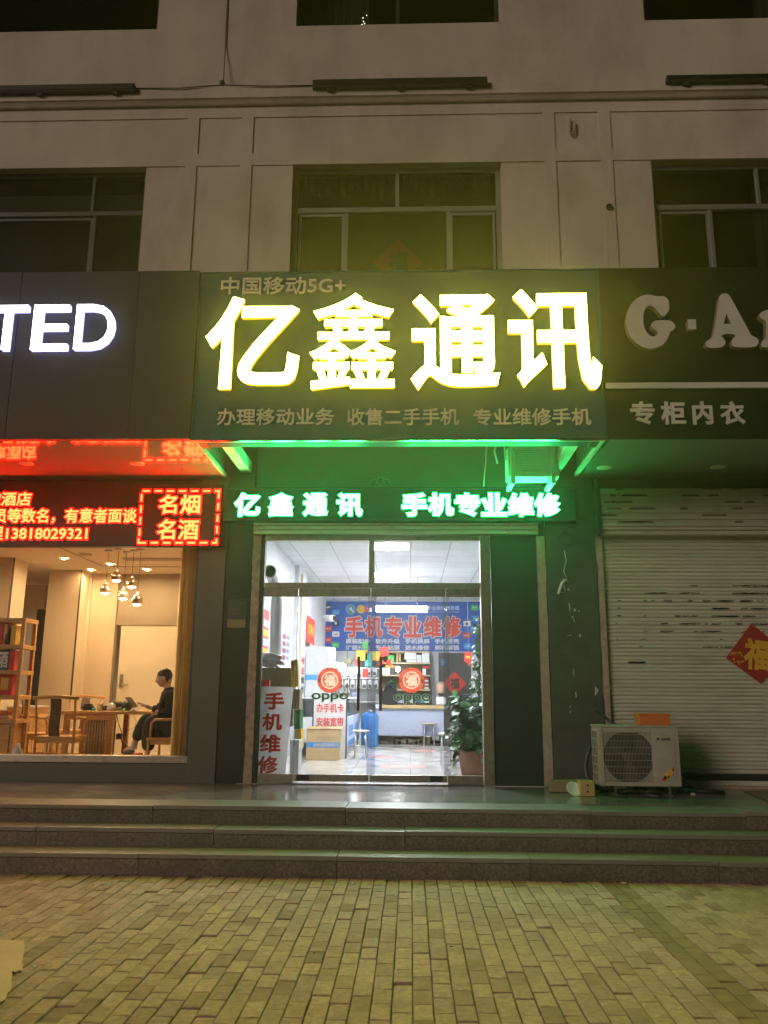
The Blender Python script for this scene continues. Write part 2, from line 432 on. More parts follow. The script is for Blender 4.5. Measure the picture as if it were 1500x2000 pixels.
# ------------------------------------------------------------------ mesh helpers
class MB:
    def __init__(self):
        self.v, self.f, self.m, self.s = [], [], [], []

    def add(self, vs, fs, mi=0, smooth=False):
        o = len(self.v)
        self.v += [tuple(a) for a in vs]
        for f in fs:
            self.f.append([o + i for i in f])
            self.m.append(mi)
            self.s.append(smooth)
        return self

    def box(self, x0, x1, y0, y1, z0, z1, mi=0):
        x0, x1 = min(x0, x1), max(x0, x1)
        y0, y1 = min(y0, y1), max(y0, y1)
        z0, z1 = min(z0, z1), max(z0, z1)
        vs = [(x0, y0, z0), (x1, y0, z0), (x1, y1, z0), (x0, y1, z0), (x0, y0, z1), (x1, y0, z1), (x1, y1, z1), (x0, y1, z1)]
        return self.add(vs, [(3, 2, 1, 0), (4, 5, 6, 7), (0, 1, 5, 4), (1, 2, 6, 5), (2, 3, 7, 6), (3, 0, 4, 7)], mi)

    def hexa(self, vs, mi=0):
        return self.add(vs, [(3, 2, 1, 0), (4, 5, 6, 7), (0, 1, 5, 4), (1, 2, 6, 5), (2, 3, 7, 6), (3, 0, 4, 7)], mi)

    def bar(self, a, b, w, h, up=(0, 0, 1), mi=0):
        a, b = Vector(a), Vector(b)
        d = (b - a).normalized()
        u = Vector(up)
        s = d.cross(u)
        if s.length < 1e-4:
            s = d.cross(Vector((1, 0, 0)))
        s.normalize()
        u = s.cross(d)
        s *= w / 2
        u *= h / 2
        return self.hexa([a - s - u, a + s - u, b + s - u, b - s - u, a - s + u, a + s + u, b + s + u, b - s + u], mi)

    def tube(self, pts, r, n=8, mi=0, cap=True):
        pts = [Vector(p) for p in pts]
        rs = r if isinstance(r, (list, tuple)) else [r] * len(pts)
        o = len(self.v)
        prev = None
        for i, p in enumerate(pts):
            d = (pts[min(i + 1, len(pts) - 1)] - pts[max(i - 1, 0)]).normalized()
            if prev is None:
                a = d.orthogonal().normalized()
            else:
                a = (prev - d * prev.dot(d))
                a = a.normalized() if a.length > 1e-5 else d.orthogonal().normalized()
            prev = a
            b = d.cross(a)
            for k in range(n):
                t = 2 * math.pi * k / n
                self.v.append(tuple(p + (a * math.cos(t) + b * math.sin(t)) * rs[i]))
        for i in range(len(pts) - 1):
            for k in range(n):
                q = o + i * n
                self.f.append([q + k, q + (k + 1) % n, q + n + (k + 1) % n, q + n + k])
                self.m.append(mi)
                self.s.append(n > 5)
        if cap:
            self.f.append([o + k for k in range(n)][::-1])
            self.f.append([o + (len(pts) - 1) * n + k for k in range(n)])
            self.m += [mi, mi]
            self.s += [False, False]
        return self

    def lathe(self, prof, c, n=20, axis='z', mi=0, smooth=True, cap=True):
        o = len(self.v)
        cx, cy, cz = c
        for r, h in prof:
            for k in range(n):
                t = 2 * math.pi * k / n
                a, b = r * math.cos(t), r * math.sin(t)
                self.v.append((cx + a, cy + b, cz + h) if axis == 'z' else (cx + a, cy - h, cz + b))
        for i in range(len(prof) - 1):
            for k in range(n):
                q = o + i * n
                self.f.append([q + k, q + (k + 1) % n, q + n + (k + 1) % n, q + n + k])
                self.m.append(mi)
                self.s.append(smooth)
        for i, rev in ((0, True), (len(prof) - 1, False)):
            if cap and prof[i][0] > 1e-5:
                l = [o + i * n + k for k in range(n)]
                self.f.append(l[::-1] if rev else l)
                self.m.append(mi)
                self.s.append(False)
        return self

    def prism(self, poly, y0, y1, mi=0, side=None):
        """outline in x,z pushed from y0 (front) to y1"""
        n = len(poly)
        a = sum(poly[i][0] * poly[(i + 1) % n][1] - poly[(i + 1) % n][0] * poly[i][1] for i in range(n))
        if a < 0:
            poly = poly[::-1]
        vs = [(p[0], y0, p[1]) for p in poly] + [(p[0], y1, p[1]) for p in poly]
        self.add(vs, [list(range(n)), list(range(2 * n - 1, n - 1, -1))], mi)
        o = len(self.v) - 2 * n
        for i in range(n):
            self.f.append([o + i, o + n + i, o + n + (i + 1) % n, o + (i + 1) % n])
            self.m.append(mi if side is None else side)
            self.s.append(False)
        return self

    def build(self, name, mats, parent=None, bevel=0.0, seg=2):
        me = bpy.data.meshes.new(name)
        me.from_pydata(self.v, [], self.f)
        mats = mats if isinstance(mats, (list, tuple)) else [mats]
        for m in mats:
            me.materials.append(M[m] if isinstance(m, str) else m)
        for p, mi, s in zip(me.polygons, self.m, self.s):
            p.material_index = mi
            p.use_smooth = s
        if bevel:
            bm = bmesh.new()
            bm.from_mesh(me)
            ed = [e for e in bm.edges if len(e.link_faces) == 2 and e.calc_face_angle(0) > 0.6]
            bmesh.ops.bevel(bm, geom=ed, offset=bevel, segments=seg, affect='EDGES', profile=0.6)
            bm.to_mesh(me)
            bm.free()
        me.update()
        return link(name, me, parent)


def link(name, me, parent=None):
    o = bpy.data.objects.new(name, me)
    COL.objects.link(o)
    adopt(o, parent)
    return o


def adopt(o, parent):
    if parent is not None:
        o.parent = parent
        if parent.type == 'EMPTY':
            o.matrix_parent_inverse = Matrix.Translation(-Vector(parent.location))


def tag(o, label, cat, group=None, kind=None):
    o['label'] = label
    o['category'] = cat
    if group:
        o['group'] = group
    if kind:
        o['kind'] = kind
    return o


def structure(o, label=None):
    o['kind'] = 'structure'
    if label:
        o['label'] = label
        o['category'] = o.name.split('.')[0].replace('_', ' ')
    return o


def thing(name, label, cat, loc, group=None):
    o = bpy.data.objects.new(name, None)
    o.empty_display_size = 0.1
    COL.objects.link(o)
    o.location = loc
    return tag(o, label, cat, group)


def copy_thing(root, loc, rotz=0.0, label=None, group=None, scale=None):
    def rec(s, par):
        c = s.copy()
        COL.objects.link(c)
        if par is not None:
            c.parent = par
        for ch in s.children:
            rec(ch, c)
        return c
    r = rec(root, None)
    r.location = loc
    r.rotation_euler = (0, 0, rotz)
    if scale:
        r.scale = scale
    if label:
        r['label'] = label
    if group:
        r['group'] = group
    return r


def rel(o, base):
    """shift a mesh built in world coordinates so that its origin is at base (for single-mesh things)"""
    o.data.transform(Matrix.Translation(-Vector(base)))
    o.location = base
    return o


_tc = {}
_loops = {}


def fill_loops(fixed):
    """triangles of the non-zero winding region of closed outlines"""
    area = lambda p: sum(p[i - 1][0] * p[i][1] - p[i][0] * p[i - 1][1] for i in range(len(p))) / 2
    vv, ee = [], []
    for lp in fixed:
        o_ = len(vv)
        vv += [Vector(p) for p in lp]
        ee += [(o_ + k, o_ + (k + 1) % len(lp)) for k in range(len(lp))]
    v2, _, f2 = delaunay_2d_cdt(vv, ee, [], 0, 1e-5)[:3]
    E0 = np.array([tuple(vv[a]) for a, b in ee])
    E1 = np.array([tuple(vv[b]) for a, b in ee])
    tri = []
    for f in f2:
        cx = sum(v2[i].x for i in f) / len(f)
        cy = sum(v2[i].y for i in f) / len(f)
        up = (E0[:, 1] <= cy) & (E1[:, 1] > cy)
        dn = (E0[:, 1] > cy) & (E1[:, 1] <= cy)
        cr = (E1[:, 0] - E0[:, 0]) * (cy - E0[:, 1]) - (cx - E0[:, 0]) * (E1[:, 1] - E0[:, 1])
        if int((up & (cr > 0)).sum()) - int((dn & (cr < 0)).sum()) != 0:
            f = list(f)
            a3 = area([(v2[i].x, v2[i].y) for i in f])
            if abs(a3) > 1e-9:
                tri.append(f if a3 > 0 else f[::-1])
    return v2, tri




def glyphs(body, off):
    """letter outlines pushed outward by off and filled by winding number; vertices with z +-0.5"""
    key = (body, off)
    if key in _tc:
        return _tc[key]
    c = bpy.data.curves.new('glyph', 'FONT')
    c.body = body
    c.fill_mode = 'NONE'
    c.resolution_u = 4
    o = bpy.data.objects.new('glyph', c)
    COL.objects.link(o)
    bpy.context.view_layer.update()
    me = bpy.data.meshes.new_from_object(o.evaluated_get(bpy.context.evaluated_depsgraph_get()))
    co = [v.co.copy() for v in me.vertices]
    nxt = {}
    for e in me.edges:
        nxt.setdefault(e.vertices[0], []).append(e.vertices[1])
        nxt.setdefault(e.vertices[1], []).append(e.vertices[0])
    bpy.data.objects.remove(o)
    bpy.data.curves.remove(c)
    bpy.data.meshes.remove(me)
    loops, seen = [], set()
    for v0 in range(len(co)):
        if v0 in seen or v0 not in nxt:
            continue
        lp, cur, prev = [v0], v0, None
        seen.add(v0)
        while True:
            cand = [w for w in nxt[cur] if w != prev and w not in seen]
            if prev is None and len(cand) > 1:
                cand = [w for w in cand if w == cur + 1] or cand
            if not cand:
                break
            prev, cur = cur, cand[0]
            seen.add(cur)
            lp.append(cur)
        pts = [(co[i].x, co[i].y) for i in lp]
        cl = [p for i, p in enumerate(pts) if math.hypot(p[0] - pts[i - 1][0], p[1] - pts[i - 1][1]) > 1e-4]
        if len(cl) > 2:
            loops.append(cl)
    area = lambda p: sum(p[i - 1][0] * p[i][1] - p[i][0] * p[i - 1][1] for i in range(len(p))) / 2

    def inside(p, q):
        x, y = p
        r = False
        for i in range(len(q)):
            (x0, y0), (x1, y1) = q[i - 1], q[i]
            if (y0 > y) != (y1 > y) and x < (x1 - x0) * (y - y0) / (y1 - y0) + x0:
                r = not r
        return r
    fixed = []
    for i, lp in enumerate(loops):
        depth = sum(sum(inside(p, q) for p in lp[::3]) * 2 > len(lp[::3]) for k, q in enumerate(loops) if k != i)
        if (area(lp) > 0) != (depth % 2 == 0):
            lp = lp[::-1]
        if off:
            n = len(lp)
            out = []
            for k in range(n):
                p, a_, b_ = Vector(lp[k]), Vector(lp[k - 1]), Vector(lp[(k + 1) % n])
                d1, d2 = (p - a_).normalized(), (b_ - p).normalized()
                n1, n2 = Vector((d1.y, -d1.x)), Vector((d2.y, -d2.x))
                m_ = n1 + n2
                if m_.length < 0.3:
                    m_ = n1
                    L = off
                else:
                    m_.normalize()
                    L = min(off / max(m_.dot(n1), 0.3), off * 1.6)
                q = p + m_ * L
                out.append((q.x, q.y))
            lp = out
        fixed.append(lp)
    _loops[key] = fixed
    v2, tri = fill_loops(fixed)
    cnt = {}
    for f in tri:
        for k in range(len(f)):
            cnt[(f[k - 1], f[k])] = 1
    nv = len(v2)
    vs = [Vector((v.x, v.y, 0.5)) for v in v2] + [Vector((v.x, v.y, -0.5)) for v in v2]
    fs = [list(f) for f in tri] + [[i + nv for i in f[::-1]] for f in tri]
    fs += [[a, a + nv, b + nv, b] for (a, b) in cnt if (b, a) not in cnt]
    used = sorted({i for f in fs for i in f})
    mp = {i: k for k, i in enumerate(used)}
    _tc[key] = ([vs[i] for i in used], [[mp[i] for i in f] for f in fs])
    return _tc[key]


def text(body, x0, x1, z0, z1, Y, depth=0.003, off=0.0, mb=None, mi=0, side=None, frame=None):
    """lettering scaled to a rectangle; frame(u,w,d)->Vector maps it elsewhere than the plane y=Y"""
    vs, fs = glyphs(body, off)
    mb = mb or MB()
    ax, bx = min(v.x for v in vs), max(v.x for v in vs)
    ay, by = min(v.y for v in vs), max(v.y for v in vs)
    sx, sz = (x1 - x0) / (bx - ax), (z1 - z0) / (by - ay)
    out = []
    for v in vs:
        u, w, d = x0 + (v.x - ax) * sx, z0 + (v.y - ay) * sz, Y - depth * (v.z + 0.5)
        out.append(frame(u, w, d) if frame else (u, d, w))
    o = len(mb.v)
    mb.add(out, [], mi)
    for f in fs:
        flat = all(vs[i].z > 0.4 for i in f)
        mb.f.append([o + i for i in f])
        mb.m.append(mi if flat or side is None else side)
        mb.s.append(False)
    return mb


def ptext(body, px0, px1, py0, py1, Y, depth=0.003, off=0.0, **k):
    """lettering between two pixel corners (photo pixels) on the plane y=Y"""
    pm = (py0 + py1) / 2
    xm = (px0 + px1) / 2
    return text(body, P(px0, pm, Y)[0], P(px1, pm, Y)[0], P(xm, py1, Y)[1], P(xm, py0, Y)[1], Y, depth, off, **k)


def prect(px0, px1, py0, py1, Y):
    pm, xm = (py0 + py1) / 2, (px0 + px1) / 2
    return P(px0, pm, Y)[0], P(px1, pm, Y)[0], P(xm, py1, Y)[1], P(xm, py0, Y)[1]


def spline(pts, n=5):
    out = []
    m = len(pts)
    for i in range(m):
        p0, p1, p2, p3 = (Vector((*pts[(i + k) % m], 0)) for k in (-1, 0, 1, 2))
        for j in range(n):
            t = j / n
            q = 0.5 * ((2 * p1) + (p2 - p0) * t + (2 * p0 - 5 * p1 + 4 * p2 - p3) * t * t + (3 * p1 - p0 - 3 * p2 + p3) * t ** 3)
            out.append((q.x, q.y))
    return out


def wall_holes(mb, X0, X1, Z0, Z1, holes, Y, reveal, mi=0):
    """one flat sheet at y=Y with rectangular holes and reveals going back"""
    xs = sorted({X0, X1, *[h[0] for h in holes], *[h[1] for h in holes]})
    zs = sorted({Z0, Z1, *[h[2] for h in holes], *[h[3] for h in holes]})
    xs = [x for x in xs if X0 <= x <= X1]
    zs = [z for z in zs if Z0 <= z <= Z1]
    inside = lambda x, z: any(h[0] < x < h[1] and h[2] < z < h[3] for h in holes)
    idx = {}

    def vid(x, z):
        if (x, z) not in idx:
            idx[(x, z)] = len(mb.v)
            mb.v.append((x, Y, z))
        return idx[(x, z)]
    for i in range(len(xs) - 1):
        for j in range(len(zs) - 1):
            if not inside((xs[i] + xs[i + 1]) / 2, (zs[j] + zs[j + 1]) / 2):
                mb.f.append([vid(xs[i], zs[j]), vid(xs[i + 1], zs[j]), vid(xs[i + 1], zs[j + 1]), vid(xs[i], zs[j + 1])])
                mb.m.append(mi)
                mb.s.append(False)
    for h in holes:
        a, b, c, d = max(h[0], X0), min(h[1], X1), max(h[2], Z0), min(h[3], Z1)
        B = Y + reveal
        for q in (((a, Y, c), (a, B, c), (a, B, d), (a, Y, d)), ((b, Y, d), (b, B, d), (b, B, c), (b, Y, c)),
                  ((a, Y, d), (a, B, d), (b, B, d), (b, Y, d)), ((b, Y, c), (b, B, c), (a, B, c), (a, Y, c))):
            mb.add(q, [(0, 1, 2, 3)], mi)
    return mb


# ------------------------------------------------------------------ key planes
W = 9.95      # ground-floor shop front
U = 8.70      # upper facade
S = 8.30      # sign face
PZ = 0.48     # platform height
SOF = 4.14    # soffit height
FZ = 0.52     # floor of the shop on the left
CZ = 3.70     # ceiling of the phone shop
BW = 19.6     # back wall of the phone shop

# ------------------------------------------------------------------ ground, pavement, steps
structure(MB().box(-40, 40, -30, 30, -0.3, -0.03).build('ground', 'joint'))
mb = MB()
bw, bl, gap = 0.1035, 0.207, 0.0034
nc = int(12.4 / bw)
for i in range(nc):
    x0 = -6.2 + i * bw
    off = (i % 2) * bl / 2 + 0.01 * R.random()
    y = 1.0 - off
    xc = x0 + bw / 2
    brown = 1.55 < xc < 1.81
    while y < 7.36:
        y1 = min(y + bl, 7.36)
        if y1 - y > 0.03:
            h = R.uniform(-0.004, 0.003) - (0.007 if R.random() < .04 else 0)
            tx, ty = R.uniform(-0.022, 0.022), R.uniform(-0.012, 0.012)
            j = 0.0035 if R.random() < .5 else 0.001
            a, b, c, d = x0 + gap / 2 + R.uniform(0, j), x0 + bw - gap / 2 - R.uniform(0, j), y + gap / 2 + R.uniform(0, j), y1 - gap / 2 - R.uniform(0, j)
            ch = 0.0045
            def zz(px, py):
                return h + tx * (px - xc) + ty * (py - y - bl / 2)
            lo = [(a, c), (b, c), (b, d), (a, d)]
            hi = [(a + ch, c + ch), (b - ch, c + ch), (b - ch, d - ch), (a + ch, d - ch)]
            vs = [(p[0], p[1], -0.05) for p in lo] + [(p[0], p[1], zz(*p) - ch * 0.8) for p in lo] + [(p[0], p[1], zz(*p)) for p in hi]
            fs = [(8, 9, 10, 11)]
            for k in range(4):
                k2 = (k + 1) % 4
                fs += [(k, k2, 4 + k2, 4 + k), (4 + k, 4 + k2, 8 + k2, 8 + k)]
            mb.add(vs, fs, 1 if brown else (2 if R.random() < .11 else 0))
        y += bl
structure(mb.build('pavement', ['paver', 'paver_brown', 'paver_grey']))

# steps: granite risers with overhanging treads
SX0, SX1 = -7.5, 7.0
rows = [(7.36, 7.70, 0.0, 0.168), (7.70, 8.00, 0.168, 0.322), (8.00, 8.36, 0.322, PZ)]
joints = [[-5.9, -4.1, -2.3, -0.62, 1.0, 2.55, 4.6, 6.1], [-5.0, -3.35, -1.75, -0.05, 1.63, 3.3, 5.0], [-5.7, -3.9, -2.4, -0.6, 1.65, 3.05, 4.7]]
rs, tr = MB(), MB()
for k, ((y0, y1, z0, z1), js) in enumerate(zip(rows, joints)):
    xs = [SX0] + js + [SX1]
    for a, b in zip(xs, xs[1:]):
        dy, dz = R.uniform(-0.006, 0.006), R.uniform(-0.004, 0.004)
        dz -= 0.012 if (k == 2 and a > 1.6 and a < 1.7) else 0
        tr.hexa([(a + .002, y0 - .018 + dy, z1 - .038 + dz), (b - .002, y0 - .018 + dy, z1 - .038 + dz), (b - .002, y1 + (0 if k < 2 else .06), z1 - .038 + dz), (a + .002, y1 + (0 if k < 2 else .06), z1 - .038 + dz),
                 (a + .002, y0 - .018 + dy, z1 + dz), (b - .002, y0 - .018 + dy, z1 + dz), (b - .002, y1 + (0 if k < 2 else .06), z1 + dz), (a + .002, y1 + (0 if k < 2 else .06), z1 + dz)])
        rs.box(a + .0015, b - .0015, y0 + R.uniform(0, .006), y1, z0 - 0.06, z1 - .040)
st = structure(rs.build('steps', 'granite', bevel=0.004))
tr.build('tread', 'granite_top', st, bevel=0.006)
structure(MB().box(SX0, SX1, 8.42, 10.3, 0.0, PZ).build('platform', 'platform'))

# ------------------------------------------------------------------ the building
bld = thing('building', 'cream rendered building with shops below and dark windows above', 'building', (0, U, 0))
# rib layer 25 mm proud of the panels, with the recessed panels as holes
rz = lambda py: P(776, py, U)[1]
za, zb, zc_, zd = rz(190), rz(226), rz(297), rz(320)
XL0, XL1 = -8.0, P(364, 400, U)[0]
ribx = [P(x, 300, U)[0] for x in (364, 386, 470, 493, 1062, 1085, 1172, 1195)]
cells = [(-8.0, ribx[0]), (ribx[1], ribx[2]), (ribx[3], ribx[4]), (ribx[5], ribx[6]), (ribx[7], 8.0)]
panels = []
for a, b in cells:
    panels += [(a, b, zc_, zb), (a, b, 5.2, zd)]
m = wall_holes(MB(), -8.0, 8.0, 4.2, za, panels, U - 0.016, 0.016)
# windows: second floor and third floor
w2 = [(-8.0, P(278, 430, U)[0], 5.4, P(150, 328, U)[1]), (P(569, 420, U)[0], P(981, 420, U)[0], 5.4, P(776, 319, U)[1]), (P(1279, 420, U)[0], 8.0, 5.4, P(1400, 312, U)[1])]
w3 = [(-8.0, P(309, 30, U)[0], P(150, 60, U)[1], 11.2), (P(579, 30, U)[0], P(976, 30, U)[0], P(776, 47, U)[1], 11.2), (P(1257, 20, U)[0], 8.0, P(1400, 37, U)[1], 11.2)]
wall_holes(m, -8.0, 8.0, 4.2, 12.5, w2 + w3, U, 0.16)
m.box(-8, 8, U + 0.16, U + 0.3, 12.5, 12.6)
m.build('facade_wall', 'plaster', bld)
MB().box(-8, 8, U + 0.02, 10.3, 4.92, 5.1).build('overhang_slab', 'wall_dark', bld)
# cornice ledge
zl0, zl1 = P(776, 194, U - 0.1)[1], P(776, 167, U - 0.1)[1]
lg = MB()
n = 60
prof = [(-0.03, zl0), (-0.06, zl0 + 0.005), (-0.10, zl0 + 0.045), (-0.12, zl0 + 0.05), (-0.12, zl1), (0.0, zl1 + 0.02)]
for i in range(n):
    x0, x1 = -8 + 16 * i / n, -8 + 16 * (i + 1) / n
    for (a, z), (b, z2) in zip(prof, prof[1:]):
        lg.add([(x0, U + a, z), (x1, U + a, z), (x1, U + b, z2), (x0, U + b, z2)], [(0, 1, 2, 3)])
lg.build('ledge', 'plaster', bld)


def window(h, Y, vbars, zbar, vbars_top, matf='alu', fw=0.055, curtain=None):
    a, b, c, d = h
    f = MB()
    y0, y1 = Y, Y + 0.06
    f.box(a, a + fw, y0, y1, c, d)
    f.box(b - fw, b, y0, y1, c, d)
    f.box(a + fw, b - fw, y0, y1, d - fw, d)
    if zbar:
        f.box(a + fw, b - fw, y0 - 0.004, y1, zbar - fw * .7, zbar + fw * .5)
    top = zbar if zbar else d - fw
    for x in vbars:
        f.box(x - fw * .42, x + fw * .42, y0 + 0.003, y1 - 0.004, c, (zbar - fw * .7) if zbar else d - fw)
    for x in vbars_top:
        f.box(x - fw * .4, x + fw * .4, y0 + 0.003, y1 - 0.004, zbar + fw * .5, d - fw)
    w = f.build('window', matf, bld, bevel=0.004, seg=1)
    if zbar:
        xs = [a + fw] + vbars + [b - fw]
        for k, (p, q) in enumerate(zip(xs, xs[1:])):
            if k != 1:
                fs = MB()
                p2, q2 = p + .02, q - .02
                for e in ((p2, p2 + .03, c, zbar - .055), (q2 - .03, q2, c, zbar - .055), (p2 + .03, q2 - .03, zbar - .085, zbar - .055)):
                    fs.box(e[0], e[1], y0 + .012, y1 - .012, e[2], e[3])
                fs.build('sash', matf, w)
    MB().box(a + .01, b - .01, Y + 0.028, Y + 0.034, c, d - .01).build('pane', 'glass_night', w)
    MB().box(a - .3, b + .3, Y + 1.2, Y + 1.25, c - .3, d + .2).build('room_back', 'dark_room', w)  # dark sheet, the unlit room's darkness put into its colour
    return w


wm = w2[1]
xm = lambda px, py: P(px, py, U + .1)[0]
win = window(wm, U + .10, [xm(675, 480), xm(876, 480)], P(776, 408, U + .1)[1], [xm(776, 370)])
# pelmet curtain behind the top lights
cb = MB()
nseg = 120
pts = []
for i in range(nseg + 1):
    t = i / nseg
    x = wm[0] + .1 + (wm[1] - wm[0] - .2) * t
    sw = abs(math.sin(t * math.pi * 3.5))
    pts.append((x, U + .32 + .03 * math.sin(t * 150), P(776, 362 + 26 * sw, U + .3)[1], P(776, 330, U + .3)[1]))
for p, q in zip(pts, pts[1:]):
    cb.add([(p[0], p[1], p[2]), (q[0], q[1], q[2]), (q[0], q[1], q[3]), (p[0], p[1], p[3])], [(0, 1, 2, 3)], smooth=True)
cb.build('pelmet_curtain', 'curtain_dark', win)
wl = window(w2[0], U + .10, [xm(181, 470)], P(150, 417, U + .1)[1], [xm(181, 390)], 'dark_alu', .05)
MB().box(-8, w2[0][1], U + .2, U + .22, P(150, 417, U + .2)[1], P(150, 382, U + .2)[1]).build('blind', 'curtain_grey', wl)
wr = window(w2[2], U + .10, [xm(1392, 470)], P(1400, 403, U + .1)[1], [xm(1480, 360)])
cb = MB()
for i in range(30):
    x0 = P(1472, 450, U + .4)[0] + i * .05
    cb.add([(x0, U + .4 + .02 * (i % 2), 5.3), (x0 + .05, U + .4 + .02 * ((i + 1) % 2), 5.3), (x0 + .05, U + .4 + .02 * ((i + 1) % 2), w2[2][3]), (x0, U + .4 + .02 * (i % 2), w2[2][3])], [(0, 1, 2, 3)])
cb.build('curtain', 'curtain_grey', wr)
for h, bars in zip(w3, ([], [xm(777, 10)], [])):
    w = window(h, U + .1, bars, None, [], 'dark_alu', .05)
    cb = MB()
    for i in range(24):
        x0 = h[0] + (h[1] - h[0]) * (.02 if h[0] < 0 else .30) + i * .035
        y = U + .4 + .012 * (i % 3)
        cb.add([(x0, y, h[2] - .2), (x0 + .036, U + .4 + .012 * ((i + 1) % 3), h[2] - .2), (x0 + .036, U + .4 + .012 * ((i + 1) % 3), h[3]), (x0, y, h[3])], [(0, 1, 2, 3)])
    cb.build('curtain', 'curtain_grey', w)

M['fairy'] = lit('fairy_bulb', (1.0, 0.9, 0.7), 9)
fy = thing('string_light', 'few tiny lit bulbs of a light string in the top middle window', 'string light', V(711, 40, U + .3))
MB().tube([V(716, 26, U + .3), V(716, 30, U + .3), V(709, 35, U + .3), V(710, 42, U + .3), V(707, 50, U + .3)], .003, 5).build('wire', 'black', fy)
for px, py in ((709, 35), (716, 30), (710, 42), (707, 48), (712, 46)):
    p_ = V(px, py, U + .295)
    MB().lathe([(.0, -.007), (.006, -.003), (.006, .003), (.0, .007)], tuple(p_), 8).build('bulb', 'fairy', fy)

# red good-luck diamond inside the middle window
def diamond(name, label, px, py, half, Y, mb_, mi_, char_off, mats, cat='poster', d=0.004, tilt=0.0):
    x, z = P(px, py, Y)
    k = half / (FOC / (Y * math.cos(PITCH) + (z - EYE) * math.sin(PITCH)))
    t = thing(name, label, cat, (x, Y, z))
    MB().prism([(x, z - k), (x + k, z), (x, z + k), (x - k, z)], Y - d, Y).build('paper', mats[0], t)
    s = k * .40
    fr = None
    if tilt:
        c_, s_ = math.cos(tilt), math.sin(tilt)
        fr = lambda u, w, dd: (x + (u - x) * c_ - (w - z) * s_, dd, z + (u - x) * s_ + (w - z) * c_)
    text('福', x - s, x + s, z - s * 1.12, z + s * 1.12, Y - d, 0.003, char_off, frame=fr).build('lettering', mats[1], t)
    return t


diamond('good_luck_poster', 'red diamond good luck paper taped inside the dark middle window above the sign', 777, 512, 49, U + .16, None, 0, .03, ('red_dull', 'black'))

# ground floor: columns, walls, trims
bx = lambda px, py=1300: P(px, py, W)[0]
XPL0, XPL1, XPL2 = -2.60, -2.27, -1.945
MB().box(XPL0, XPL1, W - .06, 10.4, PZ, 4.9).build('pillar_panel', 'wall_grey', bld, bevel=.004)
MB().box(XPL1 + .002, XPL2, W - .045, 10.4, PZ, 4.9).build('pillar_panel', 'wall_dark', bld, bevel=.004)
st_ = MB()
zz_ = PZ
while zz_ < 3.42:
    z2 = min(zz_ + R.uniform(.05, .16), 3.42)
    e = R.uniform(0, .014)
    st_.box(XPL2 + .002 + e * .7, -1.835 - R.uniform(0, .006), W - .05 - R.uniform(0, .006), 10.3, zz_ + .0005, z2)
    zz_ = z2
st_.build('door_jamb_strip', 'chipped', bld)
MB().box(.975, 1.53, W - .02, W + .12, PZ, 3.42).build('cladding_panel', 'wall_dark', bld, bevel=.003)
ed = MB()
zz_ = PZ
while zz_ < 3.40:
    z2 = min(zz_ + R.uniform(.08, .3), 3.40)
    ed.box(1.532 + R.uniform(0, .006), 1.638 - R.uniform(0, .008), W - .05, W + .12, zz_ + .0005, z2)
    zz_ = z2
ed.build('plaster_strip', 'strip_pale', bld)
MB().box(1.646, 2.245, W - .045, W + .3, PZ, 4.9).build('column', 'wall_green', bld, bevel=.004)
ed = MB()
zz_ = PZ + .02
while zz_ < 3.42:
    z2 = min(zz_ + R.uniform(.1, .35), 3.42)
    ed.box(2.25 + R.uniform(0, .012), 2.322, W - .07, W + .2, zz_ + .0005, z2)
    zz_ = z2
ed.build('plaster_strip', 'strip_pale', bld)
# torn paper flecks on the column
for (px, py, w_, h_) in [(1101, 1140, 5, 18), (1098, 1157, 9, 4), (1107, 1135, 9, 5), (1110, 1150, 4, 6), (1112, 1185, 4, 14), (1118, 1205, 4, 8), (1113, 1241, 10, 4), (1133, 1241, 4, 6), (1120, 1312, 3, 12),
                       (1125, 1357, 4, 12), (1165, 1353, 5, 16), (1113, 1380, 3, 6), (1114, 1391, 3, 3), (1123, 1192, 5, 6), (1131, 1193, 4, 3), (1121, 1211, 5, 7)]:
    a, b, c, d = prect(px - w_ * .38, px + w_ * .38, py - h_ * .4, py + h_ * .4, W - .047)
    j = lambda s: R.uniform(-.6, .6) * s
    fl = MB()
    fl.prism([(a + j(b - a), c), (b, c + j(d - c)), (b + j(b - a), d), (a, d + j(d - c))], W - .0475, W - .044)
    fl.build('torn_paper', 'litter', bld)
# walls over the door, and beside
MB().box(-1.94, 1.644, W + .02, 10.2, 3.42, 4.9).build('door_lintel', 'soffit_dark', bld)
MB().box(-8, XPL0 - .003, 9.99, 10.2, 3.62, 4.13).build('window_lintel', 'wall_dark', bld)
MB().box(2.325, 8, 9.99, 10.2, PZ, 4.9).build('shop_wall', 'wall_dark', bld)
# soffits
MB().box(-8, -2.34, S + .06, W + .03, SOF, SOF + .05).build('soffit', 'soffit_gloss', bld)
MB().box(2.10, 8, S + .06, W + .03, SOF, SOF + .05).build('soffit', 'soffit_dark', bld)
MB().box(-2.345, -2.325, S + .4, W - .07, SOF + .051, 4.9).build('void_side', 'soffit_dark', bld)
MB().box(2.06, 2.10, S + .4, W - .05, SOF + .051, 4.9).build('void_side', 'soffit_dark', bld)
